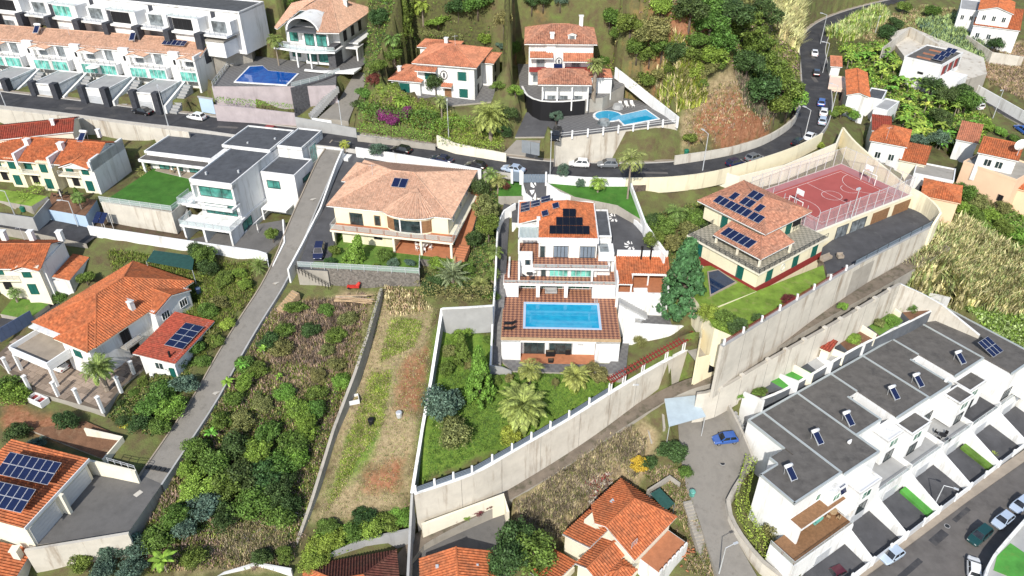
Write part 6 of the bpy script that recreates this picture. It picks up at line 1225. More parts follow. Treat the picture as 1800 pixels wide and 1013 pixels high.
def leaves(C, Nrm, size, asp=.55, jit=.8, r=rng):
    n = len(C); d = Nrm + r.normal(0, jit, (n, 3)); d /= np.linalg.norm(d, axis=1, keepdims=True) + 1e-9
    t = r.normal(0, 1, (n, 3)); a = np.cross(d, t); a /= np.linalg.norm(a, axis=1, keepdims=True) + 1e-9; b = np.cross(d, a)
    s = (size * r.uniform(.6, 1.3, n))[:, None]
    V = np.stack([C - a * s, C + b * s * asp, C + a * s, C - b * s * asp], 1).reshape(-1, 3)
    return V, np.arange(n * 4).reshape(n, 4)
def crown(seed, lobes=16, n=2200, leaf_=.11, rz=.8, spread=.62, lr=(.28, .46), bottom=-.5, jit=.8):
    r = np.random.default_rng(seed); C = []; Nn = []
    for i in range(lobes):
        while 1:
            d = r.normal(0, 1, 3); d /= np.linalg.norm(d)
            if d[2] > bottom: break
        c = d * np.array([spread, spread, spread * rz]) * r.uniform(.55, 1.0); R_ = r.uniform(*lr); k = n // lobes
        q = r.normal(0, 1, (k, 3)); q /= np.linalg.norm(q, axis=1, keepdims=True); rad = R_ * r.uniform(.55, 1.05, k)[:, None]
        C.append(c + q * rad * np.array([1, 1, .8])); Nn.append(q)
    return leaves(np.concatenate(C), np.concatenate(Nn), leaf_, r=r, jit=jit)
PROTO = {}
for i in range(6): V, Fq = crown(10 + i, 18 + 4 * i, 5000, .058, rz=.7 + .08 * i, spread=.6 + .03 * i, lr=(.2, .44)); PROTO['round', i] = (V, Fq)
for i in range(3): V, Fq = crown(30 + i, 40, 5200, .048, rz=1.0, spread=.7, lr=(.16, .30)); PROTO['loose', i] = (V, Fq)
for i in range(2): V, Fq = crown(40 + i, 26, 3600, .05, rz=.95, spread=.55, lr=(.32, .44), jit=.5); PROTO['dense', i] = (V, Fq)
def cone(seed, n=10500):
    r = np.random.default_rng(seed); C = []; Nn = []
    for i in range(150):
        h = r.uniform(0, 1) ** 1.25; a = r.uniform(0, 6.283); R_ = (.98 - h) * .78 * r.uniform(.75, 1.05) + .06; k = n // 150
        c = np.array([R_ * math.cos(a), R_ * math.sin(a), h * 2 - 1]); q = r.normal(0, 1, (k, 3)); q /= np.linalg.norm(q, axis=1, keepdims=True)
        C.append(c + q * .15 * r.uniform(.4, 1.1, k)[:, None] * np.array([1, 1, .8])); Nn.append(q + np.array([math.cos(a), math.sin(a), .3]) * .6)
    return leaves(np.concatenate(C), np.concatenate(Nn), .06, r=r)
PROTO['cone', 0] = cone(3); PROTO['cone', 1] = cone(4)
def frond(r, n, L, droop, el, az, wid, leaflets, lw):
    V = []; Fq = []
    pts = []; p = np.zeros(3); e = el; st = L / n
    for i in range(n + 1):
        pts.append(p.copy()); p = p + st * np.array([math.cos(e) * math.cos(az), math.cos(e) * math.sin(az), math.sin(e)]); e -= droop / n * (1 + i / n)
    side = np.array([-math.sin(az), math.cos(az), 0.])
    for k in range(leaflets):
        t = (k + .6) / leaflets * n; i = min(int(t), n - 1); q = pts[i] + (pts[i + 1] - pts[i]) * (t - i); tan = (pts[i + 1] - pts[i]) / st; f = t / n
        ll = wid * (math.sin(math.pi * min(1, f * .9 + .14)) * .9 + .1)
        for s in (-1, 1):
            d = side * s * .8 + tan * .65 + np.array([0, 0, -.28 + .1 * r.normal()]); d /= np.linalg.norm(d); up = np.cross(d, tan); up /= np.linalg.norm(up) + 1e-9; w2 = np.cross(up, d) * lw
            b = len(V); V += [q - w2 * .6, q + d * ll * .5 - w2, q + d * ll, q + d * ll * .5 + w2]; Fq.append([b, b + 1, b + 2, b + 3])
    for i in range(n):
        b = len(V); w2 = side * .035 * L * .5; V += [pts[i] - w2, pts[i] + w2, pts[i + 1] + w2 * .8, pts[i + 1] - w2 * .8]; Fq.append([b, b + 1, b + 2, b + 3])
    return V, Fq
def palm_crown(seed, nf, droop, el0, el1, wid, lf, lw):
    r = np.random.default_rng(seed); V = []; Fq = []
    for i in range(nf):
        el = el0 + (el1 - el0) * (i / max(1, nf - 1)); v, f = frond(r, 6, r.uniform(.85, 1.1), droop * r.uniform(.8, 1.2), el, i * 2.39996 + r.uniform(-.2, .2), wid, lf, lw); o = len(V); V += v; Fq += [[o + x for x in q] for q in f]
    return np.array(V), np.array(Fq)
PROTO['date', 0] = palm_crown(1, 46, 1.2, 1.3, -.4, .24, 24, .019); PROTO['date', 1] = palm_crown(2, 46, 1.4, 1.35, -.2, .26, 20, .016)
PROTO['queen', 0] = palm_crown(3, 20, 1.9, 1.2, -.3, .34, 18, .018); PROTO['queen', 1] = palm_crown(5, 17, 2.0, 1.2, -.2, .34, 18, .018)
PROTO['cycad', 0] = palm_crown(6, 44, .9, 1.45, .1, .16, 20, .012); PROTO['fan', 0] = palm_crown(8, 40, .5, 1.5, -.6, .22, 12, .02)
def banana(seed):
    r = np.random.default_rng(seed); V = []; Fq = []
    for i in range(9):
        az = i * 2.4 + r.uniform(-.3, .3); el = r.uniform(.5, 1.3); e = el; p = np.array([0, 0, .0]); L = r.uniform(.8, 1.1); n = 6; side = np.array([-math.sin(az), math.cos(az), 0.]); prev = None
        for k in range(n + 1):
            t = k / n; w_ = .17 * math.sin(math.pi * min(1, .12 + t * .85)) ** .6; dn = np.array([0, 0, -.05])
            cur = (p - side * w_ + dn, p.copy(), p + side * w_ + dn)
            if prev is not None:
                b = len(V); V += [prev[0], prev[1], cur[1], cur[0], prev[1], prev[2], cur[2], cur[1]]; Fq += [[b, b + 1, b + 2, b + 3], [b + 4, b + 5, b + 6, b + 7]]
            prev = cur; p = p + L / n * np.array([math.cos(e) * math.cos(az), math.cos(e) * math.sin(az), math.sin(e)]); e -= r.uniform(.2, .42)
    return np.array(V), np.array(Fq)
for i in range(4): PROTO['banana', i] = banana(50 + i)
MESHC = {}
def pmesh(kind, i, m):
    k = (kind, i, m)
    if k not in MESHC: MESHC[k] = np_mesh({'round': 'crown', 'loose': 'crown', 'dense': 'crown', 'cone': 'crown'}.get(kind, 'fronds'), *PROTO[kind, i], m)
    return MESHC[k]
def trunk_mesh(kind):
    if kind in MESHC: return MESHC[kind]
    mb = MB()
    if kind == 'tree':
        mb.tube((0, 0, -.3), (.02, .01, .55), .06, .045, 7); r = random.Random(4)
        for i in range(6): a = i * 1.05; mb.tube((.02, .01, .45 + .02 * i), (.45 * math.cos(a), .45 * math.sin(a), .8 + .15 * r.random()), .028, .012, 5)
        me = mb.mesh('trunk', 'bark', True)
    else:
        for i in range(8): mb.tube((.04 * math.sin(i * .35), 0, i / 8 - (.05 if i == 0 else 0)), (.04 * math.sin((i + 1) * .35), 0, (i + 1) / 8), 1.0 - .03 * i + .08, .95 - .03 * i, 8)
        me = mb.mesh('trunk', 'palm_bark')
    MESHC[kind] = me; return me
NP = {'round': 6, 'loose': 3, 'dense': 2, 'cone': 2, 'date': 2, 'queen': 2, 'cycad': 1, 'fan': 1, 'banana': 4}
_k = [0]
def plant(kind, label, u, v, h, r, m, group=None, name=None, cat=None, shrub=False, th=None):
    """u, v: middle of the crown in the photograph; h: total height; r: crown radius"""
    _k[0] += 1; i = _k[0] % NP[kind]; a = (_k[0] * 2.1) % 6.28
    if kind in ('round', 'loose', 'dense', 'cone'):
        if shrub:
            hc = h * .45; p = GC(u, v, hc)
            o = link(name or 'shrub', pmesh(kind, i, m), None, (p.x, p.y, p.z + h * .42), (random.uniform(-.35, .35), random.uniform(-.35, .35), a), label, cat or 'shrub', group, 'thing'); o.scale = (r * random.uniform(.85, 1.25), r * random.uniform(.85, 1.25), h * .62); return o
        ch = min(h * .46, r * (1.0 if kind != 'cone' else 9)) if kind != 'cone' else h * .47
        cz = h - ch; p = GC(u, v, cz); t = thing(name or ('conifer' if kind == 'cone' else 'tree'), label, cat or 'tree', p, a, group)
        c = link('crown', pmesh(kind, i, m), t, (0, 0, cz), (random.uniform(-.3, .3), random.uniform(-.3, .3), 0) if kind != 'cone' else None); c.scale = (r * random.uniform(.88, 1.2), r * random.uniform(.88, 1.2), ch * (1.05 if kind == 'cone' else 1.15))
        s = link('trunk', trunk_mesh('tree'), t); s.scale = (r * 1.1, r * 1.1, max(.8, h * .75)); return t
    tr = th if th is not None else max(0, h - r * .5); p = GC(u, v, tr + .2)
    t = thing(name or {'banana': 'banana_plant', 'cycad': 'cycad', 'date': 'date_palm', 'queen': 'palm_tree', 'fan': 'fan_palm'}[kind], label, cat or {'banana': 'banana', 'cycad': 'cycad'}.get(kind, 'palm'), p, a, group)
    c = link('fronds', pmesh(kind, i, m), t, (0, 0, tr)); c.scale = (r, r, r)
    s = link('trunk', trunk_mesh('palm'), t); w_ = {'banana': .12, 'date': .42, 'cycad': .3, 'queen': .17, 'fan': .2}[kind]; s.scale = (w_, w_, max(.3, tr)); return t
ORD = ['first', 'second', 'third', 'fourth', 'fifth', 'sixth', 'seventh', 'eighth', 'ninth', 'tenth', 'eleventh', 'twelfth', 'thirteenth', 'fourteenth', 'fifteenth', 'sixteenth', 'seventeenth', 'eighteenth', 'nineteenth', 'twentieth']
def ordn(i):
    if i < 20: return ORD[i]
    n = i + 1; return '%d%s' % (n, 'th' if 10 <= n % 100 <= 20 else {1: 'st', 2: 'nd', 3: 'rd'}.get(n % 10, 'th'))
def cluster(what, where, items, group, **kw):   # each item: kind, u, v, h, r, material; counted from the left of the photograph
    for i, (k, u, v, h, r, m) in enumerate(sorted(items, key=lambda q: q[1])): plant(k, '%s %s from the left %s' % (ordn(i), what, where), u, v, h, r, m, group, **kw)
def pxpoly(px): return [G(*p) for p in px]
def scatter(name, label, px, n, m, size=.5, hgt=.5, kind='tuft', mats=None, cat='plants', world=None, lean=0):
    pts = [(p.x, p.y) for p in pxpoly(px)]; xs = [p[0] for p in pts]; ys = [p[1] for p in pts]
    out = []; tries = 0
    while len(out) < n and tries < 30:
        X = rng.uniform(min(xs), max(xs), n * 2); Y = rng.uniform(min(ys), max(ys), n * 2); k = np_inpoly(X, Y, pts); out += list(zip(X[k], Y[k])); tries += 1
    out = np.array(out[:n]); X, Y = out[:, 0], out[:, 1]
    i = np.clip((Y - Y0) / DG, 0, len(gy) - 2); j = np.clip((X - X0) / DG, 0, len(gx) - 2); a, b = i.astype(int), j.astype(int); s, t = i - a, j - b
    Z = GZ[a, b] * (1 - s) * (1 - t) + GZ[a + 1, b] * s * (1 - t) + GZ[a, b + 1] * (1 - s) * t + GZ[a + 1, b + 1] * s * t
    B = np.stack([X, Y, Z], 1)
    if kind == 'reed':
        per = 7; n2 = len(B) * per; base = np.repeat(B, per, 0) + rng.normal(0, .22, (n2, 3)) * np.array([1, 1, 0]); h = hgt * rng.uniform(.6, 1.15, n2); d = rng.normal(0, 1, (n2, 3)) * np.array([1, 1, 0]) + np.array([lean, 0, 0]); 
        tip = base + d * (h * .28)[:, None] + np.stack([0 * h, 0 * h, h], 1); mid = base + d * (h * .08)[:, None] + np.stack([0 * h, 0 * h, h * .6], 1)
        sd = np.cross(d, [0, 0, 1.]); sd /= np.linalg.norm(sd, axis=1, keepdims=True) + 1e-9; w_ = (size * rng.uniform(.6, 1.3, n2))[:, None]
        V = np.stack([base - sd * w_, base + sd * w_, mid + sd * w_ * 1.2, mid - sd * w_ * 1.2, mid - sd * w_ * 1.2, mid + sd * w_ * 1.2, tip + sd * w_ * .15, tip - sd * w_ * .15], 1).reshape(-1, 3); Fq = np.arange(len(V)).reshape(-1, 4)
        mi = np.repeat(rng.integers(0, len(mats or [m]), len(B)), per * 2)
    else:
        per = 10; n2 = len(B) * per; sc_ = np.repeat(rng.uniform(.4, 1.2, len(B)), per); q = rng.normal(0, 1, (n2, 3)); q[:, 2] = abs(q[:, 2]); q /= np.linalg.norm(q, axis=1, keepdims=True)
        C = np.repeat(B, per, 0) + q * (sc_ * hgt)[:, None] * rng.uniform(.3, 1, n2)[:, None]; V, Fq = leaves(C, q, size, .35 if kind == 'twig' else .5); mi = np.repeat(rng.integers(0, len(mats or [m]), len(B)), per)
    return link(name, np_mesh(name, V, Fq, mats or [m], mi), None, label=label, cat=cat, kind='stuff')
def hedge(label, pts, w_, h, m, name='hedge', dens=70, size=.13, cat='hedge', rag=.12):
    L = smooth_line([P(*p) for p in pts], .5); C = []; Nn = []
    for a, b in zip(L[:-1], L[1:]):
        d = b - a; t = Vector((d.x, d.y, 0)).normalized(); s = Vector((-t.y, t.x, 0)); k = max(4, int(d.length * dens * (h * 2 + w_) / 3))
        for _ in range(k):
            f = random.random(); p = a.lerp(b, random.random()); c = random.random() * (2 * h + w_)
            if c < h: o, z, n = -w_ / 2, c, -s
            elif c < h + w_: o, z, n = c - h - w_ / 2, h, Vector((0, 0, 1))
            else: o, z, n = w_ / 2, c - h - w_, s
            j = random.gauss(0, rag); C.append(p + s * (o * (1 + j * .6)) + Vector((0, 0, z * (1 + j * .4)))); Nn.append(n)
    o = L[0].copy(); V, Fq = leaves(np.array([c - o for c in C]), np.array(Nn), size, .6)
    return link(name, np_mesh(name, V, Fq, m), None, o, label=label, cat=cat, kind='thing')
D_, M_, Fr, Li, Ol, Bl = 'leaf_dark', 'leaf_mid', 'leaf_fresh', 'leaf_lime', 'leaf_olive', 'leaf_blue'
# hillside above the bend
cluster('tree', 'on the wooded slope above the bend', [('round', 1072, 40, 5, 3, M_), ('round', 1108, 52, 6, 3.6, M_), ('loose', 1145, 60, 6, 4.2, Ol), ('round', 1120, 90, 4.6, 3, M_), ('round', 1165, 80, 5, 3.4, M_), ('dense', 1155, 58, 6, 4, Ol), ('round', 1190, 92, 5, 3.2, D_), ('round', 1143, 96, 4, 2.8, M_), ('round', 1215, 95, 4, 2.6, M_), ('round', 1225, 70, 4.5, 2.8, M_), ('round', 1162, 12, 5, 2.6, Li), ('loose', 1215, 18, 7, 4, D_), ('loose', 1250, 38, 7, 4.4, M_), ('loose', 1285, 24, 8, 4.8, D_), ('loose', 1312, 50, 8, 5, M_), ('round', 1270, 72, 6, 3.4, M_), ('round', 1255, 100, 5, 3, Fr), ('loose', 1330, 85, 8, 5, M_), ('loose', 1352, 120, 9, 5.4, M_), ('round', 1315, 112, 7, 4.2, D_), ('loose', 1375, 150, 9, 5.2, M_), ('round', 1388, 172, 8, 4.6, Fr), ('round', 1340, 150, 7, 4.4, D_), ('round', 1365, 185, 6, 3.6, M_), ('loose', 1345, 22, 8, 4.5, D_), ('round', 1245, 8, 6, 4, M_), ('round', 1300, 0, 6, 4, Ol)], 'trees on the slope above the bend')
cluster('bush', 'in the shrub row across the slope', [('round', 1122, 143, 2.6, 2.2, Ol), ('round', 1140, 136, 2.8, 2.4, M_), ('round', 1160, 132, 2.8, 2.4, Ol), ('round', 1180, 128, 2.8, 2.4, M_), ('round', 1200, 128, 2.6, 2.2, Ol), ('round', 1222, 122, 2.8, 2.4, Fr), ('round', 1243, 118, 2.8, 2.4, Ol), ('round', 1262, 112, 2.8, 2.4, M_), ('round', 1130, 156, 2.2, 2, Ol), ('round', 1232, 148, 2, 1.8, M_)], 'shrub row on the slope', shrub=True)
scatter('reeds', 'lime green upright stalks growing across the slope', [(1150, 152), (1232, 150), (1240, 185), (1195, 200), (1165, 185)], 500, 'reed_green', .09, 2.6, 'reed', ['leaf_lime', 'leaf_fresh', 'reed_pale'])
scatter('weeds', 'dry weeds over the bare red slope above the low wall', [(1205, 190), (1290, 140), (1350, 225), (1260, 262), (1200, 262)], 900, 'straw', .035, .45, 'reed', ['straw', 'twig', 'leaf_olive'])
scatter('weeds', 'dark dry brush between trees and bend', [(1290, 130), (1340, 160), (1400, 200), (1350, 230), (1310, 190)], 1500, 'twig', .04, 1.1, 'reed', ['twig', 'leaf_dark', 'bark'])
scatter('reeds', 'straw coloured reeds on the bank above the curved road', [(1335, 15), (1400, -5), (1412, 30), (1400, 92), (1370, 70)], 1300, 'reed_pale', .13, 3.4, 'reed', ['reed_pale', 'straw', 'reed_pale'], lean=.4)
scatter('reeds', 'pale green reeds on the inside of the upper road', [(1450, 62), (1545, 18), (1562, 34), (1480, 76)], 800, 'reed_green', .11, 2.6, 'reed', ['reed_green', 'reed_pale', 'leaf_lime'])
scatter('reeds', 'grey green reed slope behind the flat-roofed house', [(1605, 40), (1690, 30), (1735, 100), (1715, 125), (1650, 75)], 1300, 'reed_green', .10, 1.8, 'reed', ['reed_green', 'leaf_blue', 'reed_green'])
scatter('weeds', 'dry straw field on the far right slope', [(1725, 90), (1830, 70), (1830, 190), (1740, 150)], 3000, 'straw', .045, .6, 'reed', ['straw', 'twig', 'leaf_olive'])
plant('dense', 'lone dark round tree on the dry field far right', 1750, 78, 5, 3.2, D_)
ban = []
r_ = random.Random(11)
for k in range(64):
    while 1:
        u, v = r_.uniform(1470, 1720), r_.uniform(70, 262)
        if inpoly(u, v, [(1470, 75), (1560, 70), (1600, 120), (1660, 160), (1730, 200), (1725, 235), (1660, 255), (1600, 235), (1560, 165), (1500, 120)]): break
    ban.append(('banana', u, v, r_.uniform(2.6, 3.6), r_.uniform(1.7, 2.5), r_.choice(['leaf_banana', 'leaf_lime', 'leaf_fresh', 'leaf_banana'])))
cluster('banana plant', 'in the plantation behind the roadside house', ban, 'banana plantation')
cluster('dark tree', 'between plantation and lower road', [('round', 1640, 150, 5, 3.2, D_), ('round', 1668, 168, 5, 3.4, D_), ('round', 1700, 178, 6, 4, M_), ('round', 1690, 160, 5, 3, D_), ('round', 1655, 205, 5, 3, D_), ('round', 1560, 55, 4, 2.6, D_), ('round', 1575, 40, 4, 2.6, D_), ('round', 1590, 12, 4, 3, M_), ('round', 1650, 245, 4, 2.6, Bl), ('round', 1615, 248, 4, 2.4, Bl), ('round', 1560, 208, 2.4, 1.6, Bl), ('round', 1480, 195, 3.4, 2.2, Fr), ('round', 1500, 202, 2.8, 1.8, Fr), ('round', 1465, 200, 2.4, 1.4, M_), ('round', 1640, 20, 4, 3, M_)], 'trees round the plantation')
scatter('undergrowth', 'tangled growth under the banana plants', [(1470, 75), (1560, 70), (1600, 120), (1660, 160), (1740, 210), (1725, 250), (1660, 262), (1600, 240), (1560, 180), (1500, 130)], 3600, M_, .3, .9, 'tuft', ['leaf_banana', 'leaf_mid', 'leaf_olive', 'leaf_lime'])
cluster('low plant', 'beside the lower road on the far right', [('round', 1738, 222, 2, 1.8, Fr), ('round', 1760, 232, 2, 1.8, Fr), ('round', 1785, 244, 2, 1.8, M_), ('banana', 1725, 222, 2.4, 1.8, 'leaf_banana'), ('banana', 1755, 250, 2.4, 1.8, 'leaf_banana')], 'plants by the lower road')
# right-hand reeds and thicket
scatter('reeds', 'pale feathery reed bank below the court wall', [(1640, 410), (1680, 400), (1800, 470), (1810, 560), (1720, 545), (1600, 480)], 3800, 'reed_pale', .13, 3.2, 'reed', ['reed_pale', 'reed_green', 'reed_pale', 'leaf_olive'], lean=-.3)
scatter('undergrowth', 'green brambles on the slope beside the pink house', [(1690, 355), (1820, 380), (1830, 480), (1740, 420), (1690, 390)], 2600, M_, .28, 1.0, 'tuft', ['leaf_mid', 'leaf_fresh', 'leaf_olive'])
scatter('undergrowth', 'green brambles at the foot of the pale reed bank', [(1700, 545), (1820, 545), (1840, 660), (1760, 600)], 2200, M_, .28, .9, 'tuft', ['leaf_mid', 'leaf_fresh', 'reed_green'])
cluster('bush', 'in the thicket between peach house and pink house', [('round', 1695, 338, 4, 2.6, M_), ('round', 1715, 352, 4, 2.8, Ol), ('round', 1740, 378, 3, 2.4, Fr), ('round', 1765, 400, 3, 2.4, M_), ('round', 1710, 380, 3, 2.6, M_), ('round', 1790, 415, 3, 2.4, Fr), ('round', 1690, 365, 3, 2.2, Fr), ('round', 1735, 350, 3.4, 2.4, Ol), ('loose', 1760, 365, 3.4, 2.4, Ol)], 'thicket by the pink house', shrub=True)
# overgrown plot left of the grass plot
scrub = [(345, 790, 4, 2.6, M_), (375, 815, 4.5, 2.8, M_), (410, 785, 4, 2.6, D_), (450, 790, 3.6, 2.6, Fr), (470, 760, 3.4, 2.2, M_), (515, 775, 4, 2.6, M_), (540, 748, 4, 2.6, Fr), (552, 718, 3.4, 2.2, M_), (525, 720, 3, 2.2, Fr), (495, 815, 4, 2.8, M_), (520, 800, 4, 2.4, Fr), (470, 840, 5, 3.2, D_), (490, 858, 5, 3.0, D_), (430, 835, 4.5, 3, D_), (395, 850, 4.5, 2.8, M_), (345, 855, 3.6, 2.6, Li), (445, 885, 4.6, 3, M_), (490, 905, 4.4, 2.8, M_), (505, 885, 4, 2.4, D_), (395, 905, 3.4, 2.2, D_), (355, 885, 3.6, 2.4, Bl), (310, 905, 3.6, 2.4, M_), (320, 930, 3.4, 2.2, Bl), (270, 950, 3, 2.2, M_), (330, 825, 3, 2, Fr), (475, 600, 2.6, 2, D_), (500, 580, 2.4, 1.8, M_), (545, 580, 2.6, 2, D_), (590, 590, 2.6, 2, M_), (520, 540, 2, 2.2, M_), (430, 670, 2.6, 2, Fr), (410, 700, 2.6, 2, M_), (390, 740, 3, 2.2, M_), (425, 740, 3, 2.2, Ol), (460, 710, 2.4, 2, Ol), (590, 640, 2, 1.8, Ol), (560, 660, 2, 1.8, Ol), (430, 640, 2.2, 1.6, M_), (240, 960, 3, 2, Bl), (195, 965, 2.8, 2, Bl), (140, 985, 2.6, 1.8, M_), (180, 1000, 3, 2.2, Bl), (230, 1000, 3, 2.2, Bl), (340, 980, 2.4, 1.8, M_), (460, 980, 2.8, 2, D_), (500, 975, 2.6, 1.8, M_)]
cluster('bush', 'in the overgrown plot beside the ramp road', [('round' if i % 3 else 'loose', *q) for i, q in enumerate(scrub)], 'bushes in the overgrown plot', shrub=True)
scatter('weeds', 'brambles and dry weeds filling the overgrown plot', [(485, 540), (650, 525), (610, 700), (545, 890), (510, 1000), (260, 1010), (240, 930), (330, 780), (420, 650)], 8000, M_, .04, .5, 'reed', ['straw', 'leaf_olive', 'leaf_mid', 'twig', 'twig', 'leaf_fresh'])
scatter('brush', 'grey dead twigs in the overgrown plot', [(500, 540), (640, 520), (600, 640), (480, 640)], 1800, 'twig', .03, .9, 'reed', ['twig', 'straw', 'bark'])
scatter('brush', 'pale cut brush at the bottom of the overgrown plot', [(380, 930), (500, 910), (505, 985), (400, 990)], 1500, 'straw', .035, .7, 'reed', ['straw', 'twig', 'leaf_olive'])
cluster('banana plant', 'in the overgrown plot and along the ramp road', [('banana', 285, 985, 3.4, 2.4, 'leaf_banana'), ('banana', 425, 640, 2.2, 1.5, 'leaf_banana'), ('banana', 462, 612, 1.8, 1.2, 'leaf_banana'), ('banana', 490, 660, 1.4, .9, 'leaf_banana'), ('banana', 400, 670, 1.8, 1.3, 'leaf_banana'), ('banana', 5, 810, 2.6, 1.8, 'leaf_banana'), ('banana', 370, 760, 2, 1.4, 'leaf_banana')], 'bananas in the overgrown plot')
# grass plot
scatter('weeds', 'short mixed grass and dead stalks over the cleared plot', [(672, 505), (768, 545), (724, 910), (552, 918), (625, 690)], 4200, 'straw', .03, .13, 'reed', ['straw', 'straw', 'twig', 'leaf_lime', 'leaf_olive'])
scatter('reeds', 'dry tall grass at the top of the cleared plot', [(672, 505), (735, 515), (755, 545), (690, 560)], 170, 'straw', .06, .7, 'reed', ['straw', 'reed_pale', 'leaf_olive'])
hedge('moss-covered hedge wall along the cleared plot', [(669, 508, 30.9), (646, 588, 28.2), (625, 652, 25.6)], .7, .75, 'leaf_olive')
hedge('low olive hedge above the bare concrete wall', [(735, 505, 31.2), (775, 522, 31), (865, 520, 31.4)], 2.0, 1.4, 'leaf_olive')
cluster('bush', 'in the green strip below the cleared plot', [('round', 560, 965, 2.6, 2.2, Fr), ('round', 590, 945, 2.6, 2.2, Fr), ('round', 620, 935, 2.6, 2.2, M_), ('round', 650, 925, 2.6, 2.2, Fr), ('round', 680, 915, 2.6, 2.2, M_), ('round', 706, 908, 2.4, 2, Fr), ('round', 575, 925, 2, 1.8, M_), ('round', 640, 905, 2, 1.8, D_), ('round', 550, 985, 2.2, 1.8, Fr)], 'green strip bushes', shrub=True)
scatter('undergrowth', 'leafy ground cover of the green strip', [(560, 930), (715, 895), (718, 930), (640, 948), (545, 990)], 1300, Fr, .22, .7, 'tuft', ['leaf_fresh', 'leaf_mid', 'leaf_lime'])
# palm garden
plant('date', 'broad date palm in the middle of the palm garden', 920, 712, 4.6, 4.6, 'leaf_palm_bright', th=3.2)
plant('queen', 'feathery palm in front of the lower terrace', 931, 648, 4, 2.9, 'leaf_palm_bright', th=3.0)
plant('date', 'small palm right of the feathery palm on the lawn', 1011, 660, 3, 2.7, 'leaf_palm_bright', th=1.6)
plant('loose', 'grey green olive shrub at the corner of the lower path', 1050, 655, 3, 2.2, Ol, shrub=True)
plant('cone', 'tall fresh green conifer in the palm garden', 842, 655, 9, 3.0, Fr); plant('cone', 'slim dark conifer behind the green one in the palm garden', 812, 610, 5, 1.6, M_)
plant('loose', 'large dark blue-green bush against the garden wall', 776, 708, 5.8, 4.2, Bl, shrub=True); plant('dense', 'large olive green round bush in the palm garden', 798, 762, 5, 3.4, Ol, shrub=True)
plant('round', 'bright lime round bush near the curved retaining wall', 898, 766, 2.6, 1.9, Li, shrub=True); plant('round', 'pale topiary bush on a stem in the lawn', 976, 673, 2, .7, Ol); plant('dense', 'brown-green ball bush beside the white garden wall', 1124, 600, 2.4, 1.25, Ol, shrub=True)
plant('round', 'small yellow-green bush near the small palm', 1008, 688, 1.2, .8, Li, shrub=True)
cluster('shrub', 'along the tall concrete wall of the palm garden', [('round', 790, 618, 2.4, 1.3, Ol), ('round', 785, 648, 2.6, 1.4, M_), ('round', 812, 588, 2, 2, Fr), ('round', 858, 598, 2.2, 1.2, M_), ('round', 826, 640, 1.6, 1, Ol), ('round', 872, 668, 1.4, 1.2, M_), ('round', 895, 665, 1.4, 1.0, Ol)], 'shrubs by the concrete wall', shrub=True)
# stepped house front lawn and sides
plant('queen', 'tall palm on the front lawn by the road', 1110, 278, 8, 3.6, 'leaf_palm', th=7.6); plant('queen', 'yellow green palm on the front lawn', 1052, 318, 3, 2.2, 'leaf_lime', th=2.0); plant('round', 'clipped ball shrub on the front lawn', 1020, 322, 1.6, 1.0, Bl, shrub=True); plant('loose', 'grey olive tree on the front lawn by the slate gate', 990, 300, 4, 1.6, Bl)
plant('dense', 'red-brown ball shrub on the small lawn by the gate', 889, 327, 1.8, 1.1, 'leaf_red', shrub=True)
plant('cone', 'huge dense grey-green conifer beside the annex', 1205, 486, 13, 4.7, 'leaf_conifer')
cluster('tree', 'in the shaded garden below the stone wall', [('queen', 1190, 372, 4, 2.8, 'leaf_palm_green'), ('round', 1165, 400, 4, 2.6, M_), ('round', 1225, 385, 4, 2.8, M_), ('loose', 1175, 428, 4, 2.6, Ol), ('round', 1150, 388, 3, 2, D_), ('round', 1212, 408, 4, 2.6, Ol), ('round', 1150, 420, 3, 1.8, M_)], 'shaded garden')
cluster('shrub', 'along the corner of the yellow house lawn', [('round', 1240, 578, 2.4, 1.8, Fr), ('round', 1262, 582, 2, 1.5, Fr), ('round', 1295, 572, 2.6, 2.2, D_), ('round', 1275, 560, 2.6, 2, M_), ('round', 1330, 572, 1.6, 1.2, D_), ('dense', 1190, 540, 1.6, 1.2, M_)], 'lawn corner shrubs', shrub=True)
# cream house
plant('cycad', 'big grey green cycad beside the cream house garden', 795, 485, 3, 3.6, 'leaf_cycad', th=1.2)
cluster('palm', 'in the narrow strip between cream house and stepped house', [('queen', 875, 315, 4, 2.4, 'leaf_palm'), ('queen', 868, 440, 3.6, 2, 'leaf_palm_green'), ('date', 845, 500, 2.6, 2.2, 'leaf_palm'), ('queen', 862, 305, 4.6, 2.4, 'leaf_palm_green'), ('date', 866, 480, 2.4, 1.6, 'leaf_palm_green')], 'palms in the narrow strip')
cluster('tree', 'in the narrow strip between cream house and stepped house', [('loose', 853, 365, 6, 2.6, Ol), ('loose', 858, 395, 6, 2.4, M_), ('round', 833, 420, 3.6, 2.2, D_), ('round', 820, 470, 2.6, 1.8, M_), ('round', 842, 330, 4, 2, D_), ('round', 862, 520, 2.2, 1.6, M_), ('round', 770, 465, 2.2, 1.8, Fr), ('round', 760, 500, 2.4, 2, D_), ('round', 830, 510, 2.4, 2, D_)], 'trees in the narrow strip')
cluster('shrub', 'on the cream house garden lawn', [('cone', 625, 440, 4.4, 2.2, Fr), ('round', 675, 450, 2.4, 1.6, M_), ('round', 588, 440, 2, 1.4, M_), ('round', 580, 460, 1.4, 1.2, D_), ('round', 690, 462, 1.4, 1.2, Bl), ('round', 720, 462, 1.4, 1.2, Bl), ('round', 660, 468, 1, .8, M_)], 'cream house garden shrubs', shrub=True)
plant('loose', 'grey green olive tree behind the cream house by the road', 665, 264, 3.6, 2.6, Bl); plant('queen', 'small yellow palm at the top of the ramp road', 605, 252, 2.6, 1.6, 'leaf_lime', th=1.6)
